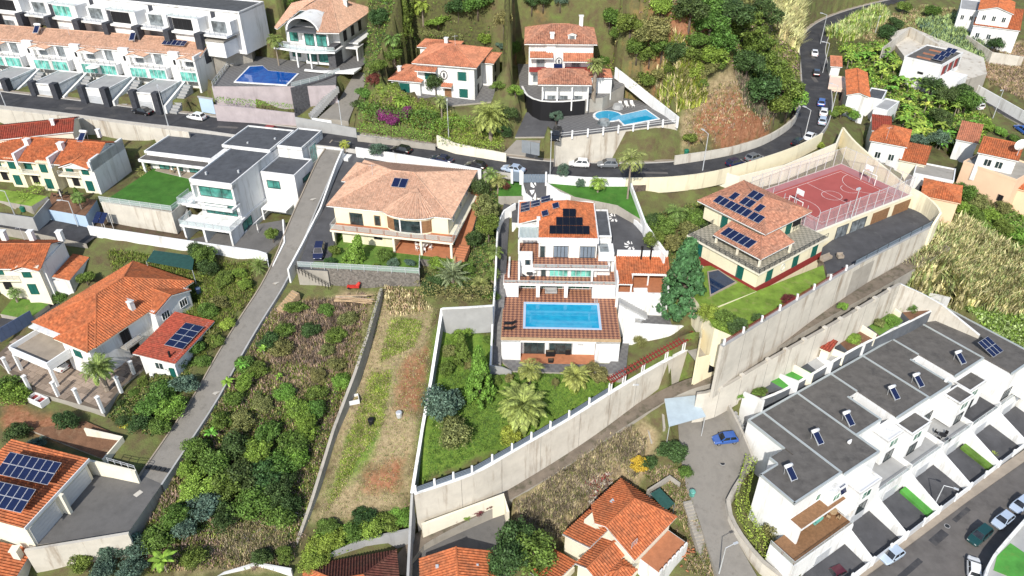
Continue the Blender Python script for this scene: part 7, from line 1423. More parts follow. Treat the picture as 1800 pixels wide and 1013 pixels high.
# left side
cluster('tree', 'around the orange terraces and modern house', [('round', 358, 450, 4, 2.4, M_), ('round', 365, 470, 3, 2, D_), ('round', 478, 412, 3.2, 1.6, M_), ('round', 150, 488, 3, 1.8, M_), ('round', 262, 290, 2.4, 1.4, D_), ('cone', 135, 342, 2.6, 1.2, M_), ('round', 395, 490, 2, 1.8, M_), ('round', 420, 480, 2, 1.6, Fr), ('round', 105, 520, 2, 1.6, M_), ('round', 430, 500, 2, 1.4, Fr), ('round', 345, 440, 3, 1.8, D_)], 'trees by the left houses')
plant('queen', 'palm on the soil terrace of the upper orange terrace', 135, 345, 3.4, 1.8, 'leaf_palm_green', th=2.4); plant('date', 'spiky palm beside the modern house lawn', 252, 300, 2, 1.6, 'leaf_palm', th=.8); plant('fan', 'spiky yucca at the corner of the ramp road', 455, 466, 2.6, 1.8, 'leaf_palm_green', th=1.4); plant('date', 'tall palm on the paved courtyard of the large orange villa', 172, 645, 5, 2.8, 'leaf_palm_green', th=4.4); plant('fan', 'pale grass clump beside the ramp road', 372, 592, 1.8, 1.4, 'leaf_palm', th=.6); plant('queen', 'small palm on the little lawn far left', 22, 512, 3, 1.5, 'leaf_palm_green', th=2)
hedge('bright clipped hedge in front of the upper orange terrace', [(36, 352, 35), (76, 335, 35.4)], 1.2, 1.5, 'leaf_lime')
cluster('bush', 'in the garden between large orange villa and ramp road', [('round', 285, 690, 3.4, 2.4, M_), ('round', 262, 715, 3.2, 2.4, M_), ('round', 300, 715, 3, 2.2, Fr), ('round', 320, 675, 3, 2.2, Bl), ('round', 245, 745, 2.4, 2, D_), ('round', 280, 750, 2.4, 2, M_), ('round', 345, 610, 2.2, 1.6, M_), ('round', 355, 635, 1.8, 1.4, M_), ('round', 330, 610, 1.8, 1.2, Fr), ('round', 365, 545, 2.4, 1.8, M_), ('round', 385, 530, 2.2, 1.8, Ol), ('round', 400, 570, 2.2, 1.4, Li), ('round', 380, 600, 2, 1.4, M_), ('round', 25, 690, 3, 2.4, Fr), ('round', 5, 680, 3, 2.2, M_), ('round', 115, 740, 2.8, 2.4, D_), ('round', 30, 760, 2.4, 2.2, D_), ('round', 60, 780, 1.8, 1.6, Bl), ('round', 310, 640, 2, 1.6, D_), ('round', 212, 708, 1, .8, D_), ('round', 235, 690, 1, .8, M_), ('round', 215, 740, 1.2, 1, D_), ('round', 250, 670, 1.2, 1, M_)], 'bushes by the ramp road', shrub=True)
scatter('weeds', 'garden beds with low plants beside the large orange villa', [(190, 735), (225, 690), (300, 640), (345, 600), (330, 680), (270, 770)], 1100, M_, .16, .4, 'tuft', ['leaf_mid', 'leaf_olive', 'leaf_dark'])
scatter('weeds', 'mixed grass in the garden above the ramp road', [(335, 530), (440, 480), (450, 510), (350, 640), (320, 600)], 1600, M_, .04, .5, 'reed', ['leaf_fresh', 'leaf_olive', 'leaf_mid'])
scatter('flowers', 'yellow flowers beside the ramp road garden', [(210, 742), (235, 738), (235, 752), (212, 752)], 60, 'flower_yellow', .14, .5, 'tuft', ['flower_yellow', 'leaf_lime'])
# top gardens
plant('queen', 'palm on the blue pool lawn of the arched villa', 482, 68, 6, 2.6, 'leaf_palm_green', th=5.6); plant('queen', 'tall palm beside the hedge at the top centre', 742, 12, 5, 3.2, 'leaf_lime', th=4.4); plant('queen', 'slim palm between the arched villa and coral villa', 690, 68, 6, 2.6, 'leaf_palm_green', th=5.6)
plant('date', 'very large date palm by the coral villa drive', 862, 204, 6, 4.6, 'leaf_palm_bright', th=4.6); plant('queen', 'palm in front of the coral villa porch', 775, 175, 4.4, 2.2, 'leaf_palm', th=3.8); plant('date', 'round yellow green palm bush in front of the coral villa', 706, 175, 1.8, 2.0, 'leaf_lime', th=.5); plant('round', 'dark tree in front of the coral villa facade', 765, 145, 5, 2.2, D_); plant('loose', 'dark red-leaved shrub by the drive of the arched villa', 656, 140, 3.4, 1.6, 'leaf_red')
plant('queen', 'palm beside the white sun loungers near the blue pool', 376, 112, 3.4, 2.2, 'leaf_palm', th=2.4)
cluster('tree', 'in the gardens along the top edge', [('cone', 712, 30, 8, 1.8, M_), ('round', 690, 100, 3, 2.2, M_), ('round', 665, 118, 3, 2.2, M_), ('round', 640, 165, 3, 2.2, M_), ('round', 632, 185, 2.6, 2, D_), ('round', 805, 18, 5, 3, D_), ('round', 840, 15, 5, 3.4, M_), ('round', 770, 38, 2.6, 3.4, Fr), ('round', 885, 35, 5, 2.4, Ol), ('round', 955, 8, 4, 2.6, D_), ('round', 985, 8, 4, 2, Bl), ('round', 935, 5, 4, 2.4, D_), ('round', 640, 85, 3, 2.2, D_), ('round', 665, 30, 4, 2, D_), ('round', 510, 5, 3, 2.4, M_), ('round', 880, 90, 2.4, 1.4, Bl), ('round', 852, 80, 2.4, 1.6, Fr), ('round', 870, 120, 2.4, 1.8, M_), ('round', 875, 150, 2, 1.6, M_), ('round', 905, 90, 3, 1.6, M_), ('round', 906, 160, 3.4, 1.6, Fr), ('round', 895, 200, 3, 2, D_), ('round', 1085, 60, 3, 1.6, M_), ('round', 1060, 105, 2, 1.4, M_), ('round', 1088, 128, 2, 1, D_), ('round', 1212, 245, 3, 2, M_), ('loose', 885, 230, 3, 2, D_)], 'trees along the top edge')
plant('date', 'tall ball-headed palm on the pale villa terrace', 1046, 130, 7, 2.2, 'leaf_palm', th=6.6); plant('loose', 'small grey tree in the forecourt of the pale villa', 978, 205, 3, 1.7, Bl)
hedge('tall flowering hedge below the coral villa', [(636, 205, 42.6), (700, 216, 42.2), (770, 224, 42.2)], 2.6, 2.6, 'leaf_mid', dens=60, size=.18, rag=.25)
hedge('bright clipped roadside hedge below the coral villa', [(630, 232, 41.2), (700, 240, 41), (760, 246, 41), (772, 225, 42.4), (835, 222, 43)], 1.6, 1.7, 'leaf_fresh', dens=60)
hedge('dark hedge along the wall of the coral villa', [(772, 250, 41.4), (885, 265, 41)], 1.2, 1.2, 'leaf_fresh', dens=50)
hedge('tall green hedge between the two top villas', [(690, 112, 49.4), (712, 60, 53.4), (722, 10, 58)], 2, 3.2, 'leaf_mid', dens=50, size=.18)
hedge('trailing greenery on the lilac road wall', [(380, 178, 43.8), (450, 185, 43.4), (515, 192, 42.8)], 1.2, .8, 'leaf_fresh', dens=50)
hedge('green planting behind the retaining wall at the top', [(735, 62, 52.8), (790, 66, 52.6), (815, 70, 52)], 1, 1, 'leaf_olive', dens=50)
scatter('flowers', 'magenta flowers on the hedge below the coral villa', [(665, 205), (725, 200), (718, 228), (668, 222)], 10, 'flower_magenta', .15, .3, 'tuft')
for u, v, s in ((678, 205, 1.6), (692, 212, 1.7), (706, 202, 1.6), (715, 196, 1.3), (668, 200, 1.2)):
    plant('round', 'magenta flowering mound %s on the hedge below the coral villa' % {678: 'at the middle left', 692: 'lowest of the five', 706: 'just right of the middle', 715: 'farthest right', 668: 'farthest left'}[u], u, v, 2.6, s, 'flower_magenta', 'magenta mounds', 'flowering_shrub', 'shrub', True)
# bottom and right
cluster('tree', 'around the cluttered house at the bottom', [('round', 905, 945, 7, 3.2, D_), ('round', 935, 975, 7, 3.4, M_), ('round', 890, 985, 7, 3.2, D_), ('round', 1185, 795, 3.4, 2.6, D_), ('round', 1140, 815, 3, 2, D_), ('round', 1090, 850, 2.4, 1.6, Ol), ('round', 1205, 830, 1.8, 1.2, M_)], 'trees at the bottom')
plant('loose', 'yellow flowering candle bush below the concrete steps', 1125, 815, 3, 1.5, 'flower_yellow', shrub=True)
scatter('brush', 'tangled dead brush on the bank below the lane', [(905, 890), (1000, 820), (1110, 745), (1135, 775), (1120, 850), (1010, 930), (960, 960)], 3600, 'twig', .03, .8, 'reed', ['twig', 'twig', 'straw', 'leaf_olive', 'bark'])
scatter('rubble', 'pile of broken boards and scrap on the bank behind the house', [(1020, 850), (1065, 830), (1080, 850), (1035, 890)], 260, 'rubbish', .35, .5, 'twig', ['rubbish', 'concrete_pale', 'red_trim', 'twig'])
hedge('lime green hedge between cobbled drive and first town house', [(1318, 815, 13), (1306, 860, 11.8), (1303, 900, 10.8), (1328, 950, 9.8), (1356, 985, 9)], 1.6, 2.0, 'leaf_lime', dens=60)
plant('round', 'grey green bush at the corner of the first town house terrace', 1362, 938, 3.4, 1.9, Ol, shrub=True)
cluster('shrub', 'in the back gardens of the town houses', [('round', 1530, 552, 2, 1.6, Fr), ('round', 1550, 545, 1.8, 1.5, M_), ('round', 1515, 560, 1.6, 1.4, M_), ('round', 1545, 568, 1.4, 1.4, Ol), ('round', 1488, 572, 2, 1.2, Fr), ('round', 1470, 578, 1.6, 1.0, Fr), ('round', 1580, 535, 1.8, 1.2, Fr), ('round', 1600, 540, 1.6, 1.2, M_), ('round', 1500, 595, 1.2, 1.2, Fr), ('dense', 1642, 552, 4, 1.8, D_), ('round', 1335, 690, 1.6, 1.4, M_), ('round', 1300, 695, 1.8, 1.2, Fr), ('round', 1570, 565, 1.4, 1.2, Fr)], 'back garden shrubs', shrub=True)
cluster('planting', 'between the town house driveways', [('fan', 1707, 790, 1.2, 1.3, 'leaf_palm'), ('fan', 1745, 800, 1.0, 1.0, 'leaf_lime'), ('round', 1728, 815, 1.4, .9, M_), ('round', 1715, 808, 1.0, .8, Fr), ('round', 1492, 915, 1.3, .8, Li), ('round', 1430, 975, 1.2, 1, D_), ('round', 1415, 998, 1.2, .9, Ol)], 'driveway planting')
cluster('cascading red plant', 'on the cream wall behind the bottom patio', [('round', 780, 917, .9, .9, Fr), ('round', 800, 912, .9, .8, 'leaf_red'), ('round', 820, 905, .9, .8, Fr), ('round', 840, 898, .9, .8, 'leaf_red'), ('round', 858, 890, .9, .8, 'leaf_red')], 'plants on the cream wall', shrub=True)
plant('loose', 'dark red shrub on the yellow house lawn edge', 1385, 525, 1.4, 1.2, 'leaf_red', shrub=True); plant('round', 'clipped green bush behind the court fence', 1440, 256, 2, 1.5, Fr, shrub=True)

scatter('undergrowth', 'mixed green growth under the trees above the bend', [(1060, 15), (1210, -10), (1390, 60), (1400, 190), (1340, 170), (1250, 110), (1110, 130)], 5000, M_, .2, .6, 'tuft', ['leaf_mid', 'leaf_olive', 'leaf_fresh', 'twig'])
scatter('undergrowth', 'mixed garden growth behind the villas at the top', [(640, 20), (900, 5), (905, 110), (870, 130), (720, 130), (640, 170)], 4200, M_, .18, .5, 'tuft', ['leaf_mid', 'leaf_olive', 'leaf_fresh', 'leaf_dark'])
scatter('undergrowth', 'low greenery on the garden slope below the coral villa', [(640, 195), (780, 190), (890, 200), (885, 255), (770, 250), (635, 235)], 2200, M_, .18, .5, 'tuft', ['leaf_mid', 'leaf_fresh', 'leaf_olive'])
scatter('undergrowth', 'green weeds among the bushes of the overgrown plot', [(400, 690), (600, 690), (545, 890), (500, 960), (300, 930), (330, 790)], 3600, M_, .17, .6, 'tuft', ['leaf_mid', 'leaf_olive', 'leaf_fresh', 'leaf_dark'])
scatter('undergrowth', 'shaded growth below the brown stone wall', [(1120, 370), (1240, 350), (1250, 440), (1180, 470), (1150, 430)], 1500, M_, .18, .6, 'tuft', ['leaf_mid', 'leaf_dark', 'leaf_olive'])
scatter('undergrowth', 'plants in the strip between cream house and stepped house', [(845, 320), (878, 330), (870, 530), (745, 520), (750, 480), (820, 470)], 1800, M_, .18, .5, 'tuft', ['leaf_mid', 'leaf_dark', 'leaf_olive'])
scatter('weeds', 'grass and weeds beside the upper road', [(1480, 60), (1620, 10), (1700, 20), (1620, 60), (1560, 80)], 1500, M_, .04, .6, 'reed', ['leaf_olive', 'reed_green', 'straw'])
scatter('weeds', 'rough grass on the slope left of the net shelter', [(190, 440), (440, 460), (445, 520), (330, 520), (200, 480)], 2200, M_, .04, .4, 'reed', ['leaf_olive', 'leaf_fresh', 'leaf_mid'])
scatter('lawn_grass', 'uneven grass blades of the palm garden lawn', [(785, 590), (860, 650), (1065, 665), (1180, 620), (1050, 690), (900, 780), (745, 850)], 7000, M_, .03, .16, 'reed', ['leaf_mid', 'leaf_mid', 'leaf_dark', 'leaf_fresh'])
scatter('grass', 'bright lime grass patches on the cleared plot', [(690, 560), (742, 565), (728, 610), (668, 640)], 1500, M_, .03, .2, 'reed', ['leaf_lime', 'leaf_lime', 'straw'])
scatter('grass', 'lime grass along the left side of the cleared plot', [(652, 655), (688, 650), (672, 745), (600, 860), (572, 900), (590, 850)], 2600, M_, .03, .2, 'reed', ['leaf_lime', 'leaf_lime', 'straw'])
scatter('weeds', 'weeds between the cluttered house and the cobbled drive', [(1130, 830), (1195, 825), (1222, 910), (1262, 1010), (1215, 1005), (1190, 920)], 1800, M_, .035, .5, 'reed', ['leaf_olive', 'straw', 'leaf_mid', 'twig'])
cluster('grey green bush', 'in the upper half of the overgrown plot', [('loose', 495, 610, 2.8, 2.4, Ol), ('loose', 575, 615, 2.0, 1.7, Ol), ('round', 610, 560, 2, 1.8, Ol), ('round', 575, 545, 1.8, 1.8, M_), ('loose', 500, 690, 2.2, 2, Fr), ('round', 555, 690, 2.2, 2, M_), ('loose', 450, 650, 2.6, 2, M_), ('round', 600, 670, 2, 1.6, Fr)], 'upper plot bushes', shrub=True)
# ---------------------------------------------------------------- vehicles
def car_proto(kind):
    L, Ht, belt = {'hatch': (3.9, 1.46, .92), 'sedan': (4.4, 1.43, .90), 'suv': (4.35, 1.68, 1.05)}[kind]; h = L / 2
    st = [(-h, .42, belt - .22, .66), (-h + .08, .28, belt - .06, .78), (-h + .5, .24, belt, .86), (-.3, .22, belt + .01, .88), (h * .42, .22, belt - .02, .87), (h - .55, .24, belt - .14, .84), (h - .14, .30, belt - .26, .76), (h, .40, belt - .34, .64)]
    mb = MB(); rings = []
    for x, zb, zt, w in st:
        n = len(mb.v); mb.v += [(x, -w * .9, zb), (x, -w, zb + .18), (x, -w, zt - .12), (x, -w * .9, zt), (x, w * .9, zt), (x, w, zt - .12), (x, w, zb + .18), (x, w * .9, zb)]; rings.append(n)
    for a, b in zip(rings[:-1], rings[1:]):
        for i in range(8): j = (i + 1) % 8; mb.f.append((a + i, b + i, b + j, a + j)); mb.m.append(0)
    mb.f.append(tuple(range(rings[0], rings[0] + 8))); mb.m.append(0); mb.f.append(tuple(range(rings[-1] + 7, rings[-1] - 1, -1))); mb.m.append(0)
    xr0, xr1, xf1, xf0 = {'hatch': (-h + .12, -h + .55, .25, h * .5), 'sedan': (-h + .62, -h + 1.25, .2, h * .48), 'suv': (-h + .1, -h + .42, .35, h * .5)}[kind]
    wb, wt, zb, zt = .80, .62, belt - .01, Ht
    q = [(xr0, -wb, zb), (xf0, -wb, zb), (xf0, wb, zb), (xr0, wb, zb), (xr1, -wt, zt), (xf1, -wt, zt), (xf1, wt, zt), (xr1, wt, zt)]
    n = len(mb.v); mb.v += q
    for f in ((4, 5, 6, 7), (0, 1, 5, 4), (1, 2, 6, 5), (2, 3, 7, 6), (3, 0, 4, 7)): mb.f.append(tuple(n + i for i in f)); mb.m.append(0)
    body = mb.mesh('body', ['white_paint'])
    V = [Vector(p) for p in q]
    def pane(name, a, b, c, d, i0=.08, i1=.92, j0=.1, j1=.9):
        g = lambda s, t: (a.lerp(b, s)).lerp(d.lerp(c, s), t); pts = [g(i0, j0), g(i1, j0), g(i1, j1), g(i0, j1)]; nn = (pts[1] - pts[0]).cross(pts[3] - pts[0]).normalized()
        return (name, MB().poly([p + nn * .012 for p in pts]).mesh(name, 'car_glass'))
    parts = [pane('windscreen', V[1], V[2], V[6], V[5], .05, .95, .06, .96), pane('rear_window', V[3], V[0], V[4], V[7], .07, .93, .15, .9)]
    for a, b, c, d in ((V[0], V[1], V[5], V[4]), (V[2], V[3], V[7], V[6])):
        f = (a == V[0]); parts.append(pane('side_window', a, b, c, d, .08, .48)); parts.append(pane('side_window', a, b, c, d, .53, .92))
    for s in (-1, 1):
        parts.append(('headlight', MB().box(h - .22, h - .02, min(s * .38, s * .66), max(s * .38, s * .66), belt - .44, belt - .30).mesh('headlight', 'lamp_glass')))
        parts.append(('tail_light', MB().box(-h - .015, -h + .12, min(s * .5, s * .74), max(s * .5, s * .74), belt - .36, belt - .16).mesh('tail_light', 'tail_red')))
        parts.append(('wing_mirror', MB().box(h * .36, h * .36 + .14, min(s * .84, s * 1.0), max(s * .84, s * 1.0), belt - .02, belt + .12).mesh('wing_mirror', 'black')))
    wm = MB().tube((0, -.1, 0), (0, .1, 0), .31, n=14).mesh('wheel', 'rubber'); rim = MB().tube((0, -.115, 0), (0, .115, 0), .19, n=10).mesh('rim', 'chrome')
    return body, parts, wm, rim, L
CP = {k: car_proto(k) for k in ('hatch', 'sedan', 'suv')}
def paint(name, col):
    if name in MATS: return MATS[name]
    m, t, b = _new(name); b.inputs['Base Color'].default_value = (*col, 1); b.inputs['Roughness'].default_value = .28; b.inputs['Coat Weight'].default_value = .6; b.inputs['Coat Roughness'].default_value = .06; MATS[name] = m; return m
PAINT = dict(white=(.78, .78, .77), black=(.012, .012, .014), blue=(.03, .10, .36), navy=(.015, .02, .06), silver=(.42, .50, .60), grey=(.17, .18, .19), red=(.30, .012, .02), green=(.012, .055, .055), pale=(.40, .48, .60), maroon=(.08, .01, .02))
def car(label, u, v, u2, v2, col, kind='hatch', sc_=1.0):
    p = GC(u, v, .6); q = P(u2, v2, p.z + .6); d = q - p; hd = math.atan2(d.y, d.x); k = .9 * math.cos(hd), .9 * math.sin(hd)
    za, zb = H(p.x + k[0], p.y + k[1]), H(p.x - k[0], p.y - k[1]); pit = math.atan2(za - zb, 1.8) if abs(za - zb) < .6 else 0
    body, parts, wm, rim, L = CP[kind]; c = link('parked_car', None, None, (p.x, p.y, (za + zb) / 2 if pit else p.z), (0, -pit, hd), label, 'car', 'cars parked along the streets'); c.scale = (sc_,) * 3
    b = link('body', body, c); b.material_slots[0].link = 'OBJECT'; b.material_slots[0].material = paint('paint_' + col, PAINT[col])
    for n, m in parts: link(n, m, c)
    for x in (-L * .31, L * .31):
        for s in (-1, 1): w_ = link('wheel', wm, c, (x, s * .74, .31)); link('rim', rim, w_)
car('black saloon on the road below the peach terrace', 250, 195, 230, 192, 'black', 'sedan')
car('white hatchback beside the blue garage door on the road', 345, 205, 325, 202, 'white', 'hatch')
car('dark red car half hidden behind the modern house wall', 470, 229, 440, 226, 'red', 'hatch')
car('dark car behind the olive tree of the cream house', 705, 263, 690, 260, 'black'); car('dark blue car behind the white roadside wall', 776, 280, 760, 277, 'navy', 'sedan'); car('black car behind the cream house roof corner', 836, 291, 820, 288, 'black')
car('pale blue car parked beside the grey roadside gate', 902, 297, 885, 294, 'pale', 'sedan'); car('black off-roader first of the three parked below the tall concrete wall', 976, 284, 960, 282, 'black', 'suv'); car('white hatchback between two dark cars below the tall concrete wall', 1018, 287, 1000, 286, 'white', 'hatch'); car('grey hatchback parked behind the tall palm', 1068, 288, 1050, 288, 'grey', 'hatch')
car('navy car by the cream roadside wall before the bend', 1293, 286, 1310, 281, 'navy', 'hatch'); car('dark car farther along the cream roadside wall', 1326, 277, 1345, 270, 'grey', 'hatch')
car('dark hatchback on the bend near the court', 1405, 250, 1420, 242, 'black', 'hatch'); car('white saloon leading the two cars on the bend', 1424, 240, 1438, 228, 'white', 'sedan')
car('silver car lowest of the four parked by the roadside house', 1446, 212, 1449, 200, 'silver', 'hatch'); car('white car second of the four parked by the roadside house', 1448, 197, 1450, 186, 'white', 'hatch'); car('blue car uppermost of the parked row by the roadside house', 1444, 180, 1446, 168, 'blue', 'hatch'); car('black car alone on the upper road beside the pink terrace', 1435, 128, 1434, 115, 'black', 'hatch'); car('white car highest up the curved road', 1432, 93, 1431, 80, 'white', 'sedan')
car('white van on the lower road far right', 1716, 182, 1705, 176, 'white', 'suv'); car('blue car at the right edge of the lower road', 1796, 227, 1780, 219, 'blue', 'hatch')
car('dark blue hatchback beside the cream house', 561, 440, 556, 455, 'navy', 'hatch'); car('white car under the columned carport', 97, 641, 60, 626, 'white', 'sedan'); car('bright blue hatchback in the cobbled compound', 1275, 771, 1240, 774, 'blue', 'hatch')
car('silver hatchback turning by the town house gates', 1568, 976, 1545, 990, 'silver', 'hatch'); car('pale blue car in the row along the curved white wall', 1763, 914, 1745, 928, 'pale', 'hatch'); car('pale blue car at the right edge behind the other one', 1794, 887, 1775, 902, 'pale', 'hatch'); car('dark green estate car beside the curved white wall', 1722, 942, 1705, 956, 'green', 'suv'); car('white car at the bottom edge by the street corner', 1712, 998, 1711, 970, 'white', 'hatch'); car('dark maroon car cut by the bottom edge at the gates', 1465, 1010, 1440, 1022, 'maroon', 'hatch')
# ---------------------------------------------------------------- street lamps
def lamp(label, u, v, h, du=1, dv=0, arm=1.3, z=None):
    p = G(u, v) if z is None else P(u, v, z); q = P(u + du * 30, v + dv * 30, p.z); a = math.atan2(q.y - p.y, q.x - p.x); t = thing('street_lamp', label, 'lamp', p, a, 'street lamps')
    MB().tube((0, 0, -.3), (0, 0, h), .10, .06, 8).obj('pole', 'pale_metal', t); MB().tube((0, 0, h), (arm, 0, h + .25), .05, n=6).obj('arm', 'pale_metal', t); MB().box(arm - .1, arm + .6, -.15, .15, h + .18, h + .32).obj('lamp_head', 'pale_metal', t)
for q in (('lamp below the peach terrace near the black saloon', 296, 222, 7.6, -.2, -1), ('lamp at the far left of the main road', 11, 189, 7.6, -.2, -1), ('lamp beside the gate of the arched villa', 603, 237, 6, -.2, -1), ('lamp in front of the flowering hedge', 789, 244, 7, 0, -1), ('lamp beside the black off-roader', 967, 308, 7.4, 0, -1), ('tall lamp on the cream wall before the bend', 1235, 300, 7.2, -1, -.6), ('lamp beside the cars on the bend', 1411, 255, 7.2, -1, -.4), ('lamp beside the roadside house', 1459, 208, 7.2, -1, -.2), ('lamp beside the tiny hut', 1446, 128, 7.2, -1, -.1), ('highest lamp on the curved road', 1442, 77, 7.6, -1, -.2), ('lamp on the lower road far right', 1745, 208, 7, -1, .6), ('lamp beside the reeds on the upper road', 1538, 60, 5, 0, 1), ('lamp on the lane below the pergola', 1095, 724, 5.4, 1, 0), ('lamp in front of the town house gates', 1638, 897, 5.6, 1, .4), ('lamp beside the sleeper steps at the bottom', 1264, 1008, 5.6, 1, -.4), ('lamp beside the blue planter on the side street', 137, 398, 5, -1, 0), ('lamp at the far left of the side street', 27, 380, 5, -1, 0)): lamp(*q)
# ---------------------------------------------------------------- paving slabs and pillars of the large orange villa
CY = bpy.data.objects['courtyard']; co, ch, _ = fr_px((60, 600), (160, 640), 25.05); xy0, (pa_, pb_, pc_), _b = [q for q in PATCH if inpoly(P(110, 670, 25).x, P(110, 670, 25).y, q[0])][0]
pv = MB().box(.02, 1.48, .02, .98, -.1, .05).mesh('paver', 'paver'); M0 = Matrix.Translation(co) @ Matrix.Rotation(ch, 4, 'Z')
for j in range(-8, 12):
    for i in range(-6, 16):
        p = M0 @ Vector((i * 1.5 + (j % 2) * .75, j * 1.0, 0)); c = M0 @ Vector((i * 1.5 + (j % 2) * .75 + .75, j + .5, 0))
        cs = [M0 @ Vector((i * 1.5 + (j % 2) * .75 + a, j + b, 0)) for a in (.1, 1.4) for b in (.1, .9)]
        if all(inpoly(k.x, k.y, xy0) for k in cs): link('paver', pv, CY, (p.x, p.y, pa_ * c.x + pb_ * c.y + pc_), ch)
for i, (u, v) in enumerate(((16, 652), (52, 684), (102, 695), (140, 707), (180, 721), (212, 686), (236, 658))):
    t = thing('gate_pillar', '%s white capped pillar from the left along the courtyard edge' % ordn(i), 'pillar', P(u, v, 25), ch, 'courtyard pillars'); MB().box(-.2, .2, -.2, .2, -.5, 2.4).obj('shaft', 'white_plaster', t); MB().box(-.28, .28, -.28, .28, 2.4, 2.55).obj('cap', 'white_plaster', t)
# ---------------------------------------------------------------- mosaic roundels on the dark driveway
for lb, u, v in (('upper white mosaic roundel on the gate ramp', 943, 334), ('middle white mosaic roundel on the dark driveway', 1079, 383), ('lower white mosaic roundel near the annex flues', 1109, 432)):
    p = G(u, v); xy, pl, _b = [q for q in PATCH if inpoly(p.x, p.y, q[0])][-1]; t = thing('mosaic', lb, 'mosaic', p, .2, 'mosaic roundels')
    for k in range(8):
        a = k * .7854; mb = MB(); z = lambda x, y: pl[0] * x + pl[1] * y + .012; c, s = math.cos(a), math.sin(a); c2, s2 = math.cos(a + .45), math.sin(a + .45)
        mb.poly([(.35 * c, .35 * s, z(.35 * c, .35 * s)), (1.25 * c, 1.25 * s, z(1.25 * c, 1.25 * s)), (1.05 * c2, 1.05 * s2, z(1.05 * c2, 1.05 * s2)), (.55 * c2, .55 * s2, z(.55 * c2, .55 * s2))]).obj('petal', 'line_white', t)
# ---------------------------------------------------------------- furniture and small things
def lounger(label, p, rot, m='fabric_white', fm='white_paint', group=None):
    t = thing('sun_lounger', label, 'lounger', p, rot, group); MB().box(0, 1.25, 0, .62, .28, .36).obj('seat', m, t); MB().poly([(1.25, 0, .34), (1.25, .62, .34), (1.85, .62, .75), (1.85, 0, .75)]).poly([(1.25, 0, .28), (1.85, 0, .69), (1.85, .62, .69), (1.25, .62, .28)]).obj('backrest', m, t)
    for x in (.1, 1.2):
        for y in (.06, .56): MB().box(x - .03, x + .03, y - .03, y + .03, 0, .28).obj('leg', fm, t)
for i, (u, v, lb) in enumerate(((886, 573, 'dark lounger nearer the pool on the tiled deck'), (885, 582, 'dark lounger at the front edge of the tiled deck'))): lounger(lb, P(u, v, 27.62), 0, 'black', 'black', 'deck loungers')
for i in range(4): lounger('%s white lounger from the left beside the blue pool' % ORD[i], P(402 + i * 9, 118 - i * 3.4, 46.2), 1.9, group='white loungers by the blue pool')
for i in range(3): lounger('%s white lounger from the left beside the keyhole pool' % ORD[i], P(1096 + i * 10, 190 - i * .5, 44.55), 1.7, group='loungers by the keyhole pool')
def tableset(label, p, rot=0, m='white_paint', n=4, r=.55):
    t = thing('table_set', label, 'table', p, rot); MB().tube((0, 0, .70), (0, 0, .74), r, n=14).obj('table_top', m, t); MB().tube((0, 0, 0), (0, 0, .7), .06).obj('table_leg', m, t)
    for k in range(n):
        a = 6.283 * k / n + .4; c = Matrix.Translation((math.cos(a) * (r + .45), math.sin(a) * (r + .45), 0)) @ Matrix.Rotation(a, 4, 'Z'); mb = MB().box(-.22, .22, -.22, .22, .42, .48).box(.18, .24, -.22, .22, .48, .9)
        for x in (-.2, .2):
            for y in (-.2, .2): mb.box(x - .02, x + .02, y - .02, y + .02, 0, .42)
        mb.v = [tuple(c @ Vector(q)) for q in mb.v]; mb.obj('chair', m, t)
tableset('dark table and chairs on the middle terrace of the stepped house', P(931, 487, 30.55), 0, 'dark_frame'); tableset('white table and chairs on the cream house ground terrace', P(745, 436, 33.5), .3, 'white_paint', 6, .8); tableset('white table set behind the curved bay of the cream house', P(716, 404, 36.6), .3, 'white_paint'); tableset('wicker chairs on the patio of the modern house', P(312, 302, 36.45), .3, 'wood_pale'); tableset('dark table set on the terrace of the first town house', P(1462, 905, 12.55), .3, 'wood_pale'); tableset('white table on the patio beside the solar annex', P(272, 655, 25.4), .2, 'white_paint', 3)
tableset('dark chairs on the soil terrace of the upper orange terrace', P(108, 345, 35.1), .2, 'black'); tableset('black table set on the middle town house terrace', P(1655, 770, 12.2), .2, 'black')
def parasol(label, p, m='fabric_white', r=1.5, h=2.4, closed=False):
    t = thing('parasol', label, 'parasol', p); MB().tube((0, 0, 0), (0, 0, h + .2), .04).obj('pole', 'pale_metal', t); mb = MB(); n = 8
    for k in range(n): a, b = 6.283 * k / n, 6.283 * (k + 1) / n; q = .14 if closed else r; z = h - (1.5 if closed else .4); mb.poly([(q * math.cos(a), q * math.sin(a), z), (q * math.cos(b), q * math.sin(b), z), (0, 0, h + .15)])
    mb.obj('canopy', m, t)
parasol('white open parasol on a garage roof of the peach terrace', P(168, 134, 44.6)); parasol('closed white parasol on the modern house patio', P(455, 412, 31.6), closed=True); parasol('closed white parasol on the soil terrace', P(110, 352, 35), closed=True)
def sofa(label, p, rot, w_=1.9, m='fabric_white'):
    t = thing('garden_sofa', label, 'sofa', p, rot); MB().box(0, w_, 0, .8, .1, .42).obj('seat', m, t); MB().box(0, w_, .65, .85, .42, .85).obj('backrest', m, t)
    for x in (0, w_ - .18): MB().box(x, x + .18, 0, .66, .42, .62).obj('armrest', m, t)
    return t
sofa('beige garden sofa beside the yellow house garage', P(1447, 462, 31.7), .55, 2.2, 'pavement'); sofa('small beige armchair beside the garden sofa', P(1473, 456, 31.7), .1, 1.0, 'pavement'); sofa('grey bench sofa in the pool loggia', P(958, 517, 27.7), 0, 2.0, 'concrete_grey'); sofa('white day bed on the annex patio', P(1114, 519, 29.9), 0, 2.2); sofa('teal and cream seat on the first town house terrace', P(1432, 925, 12.55), .6, 1.8, 'teal_curtain')
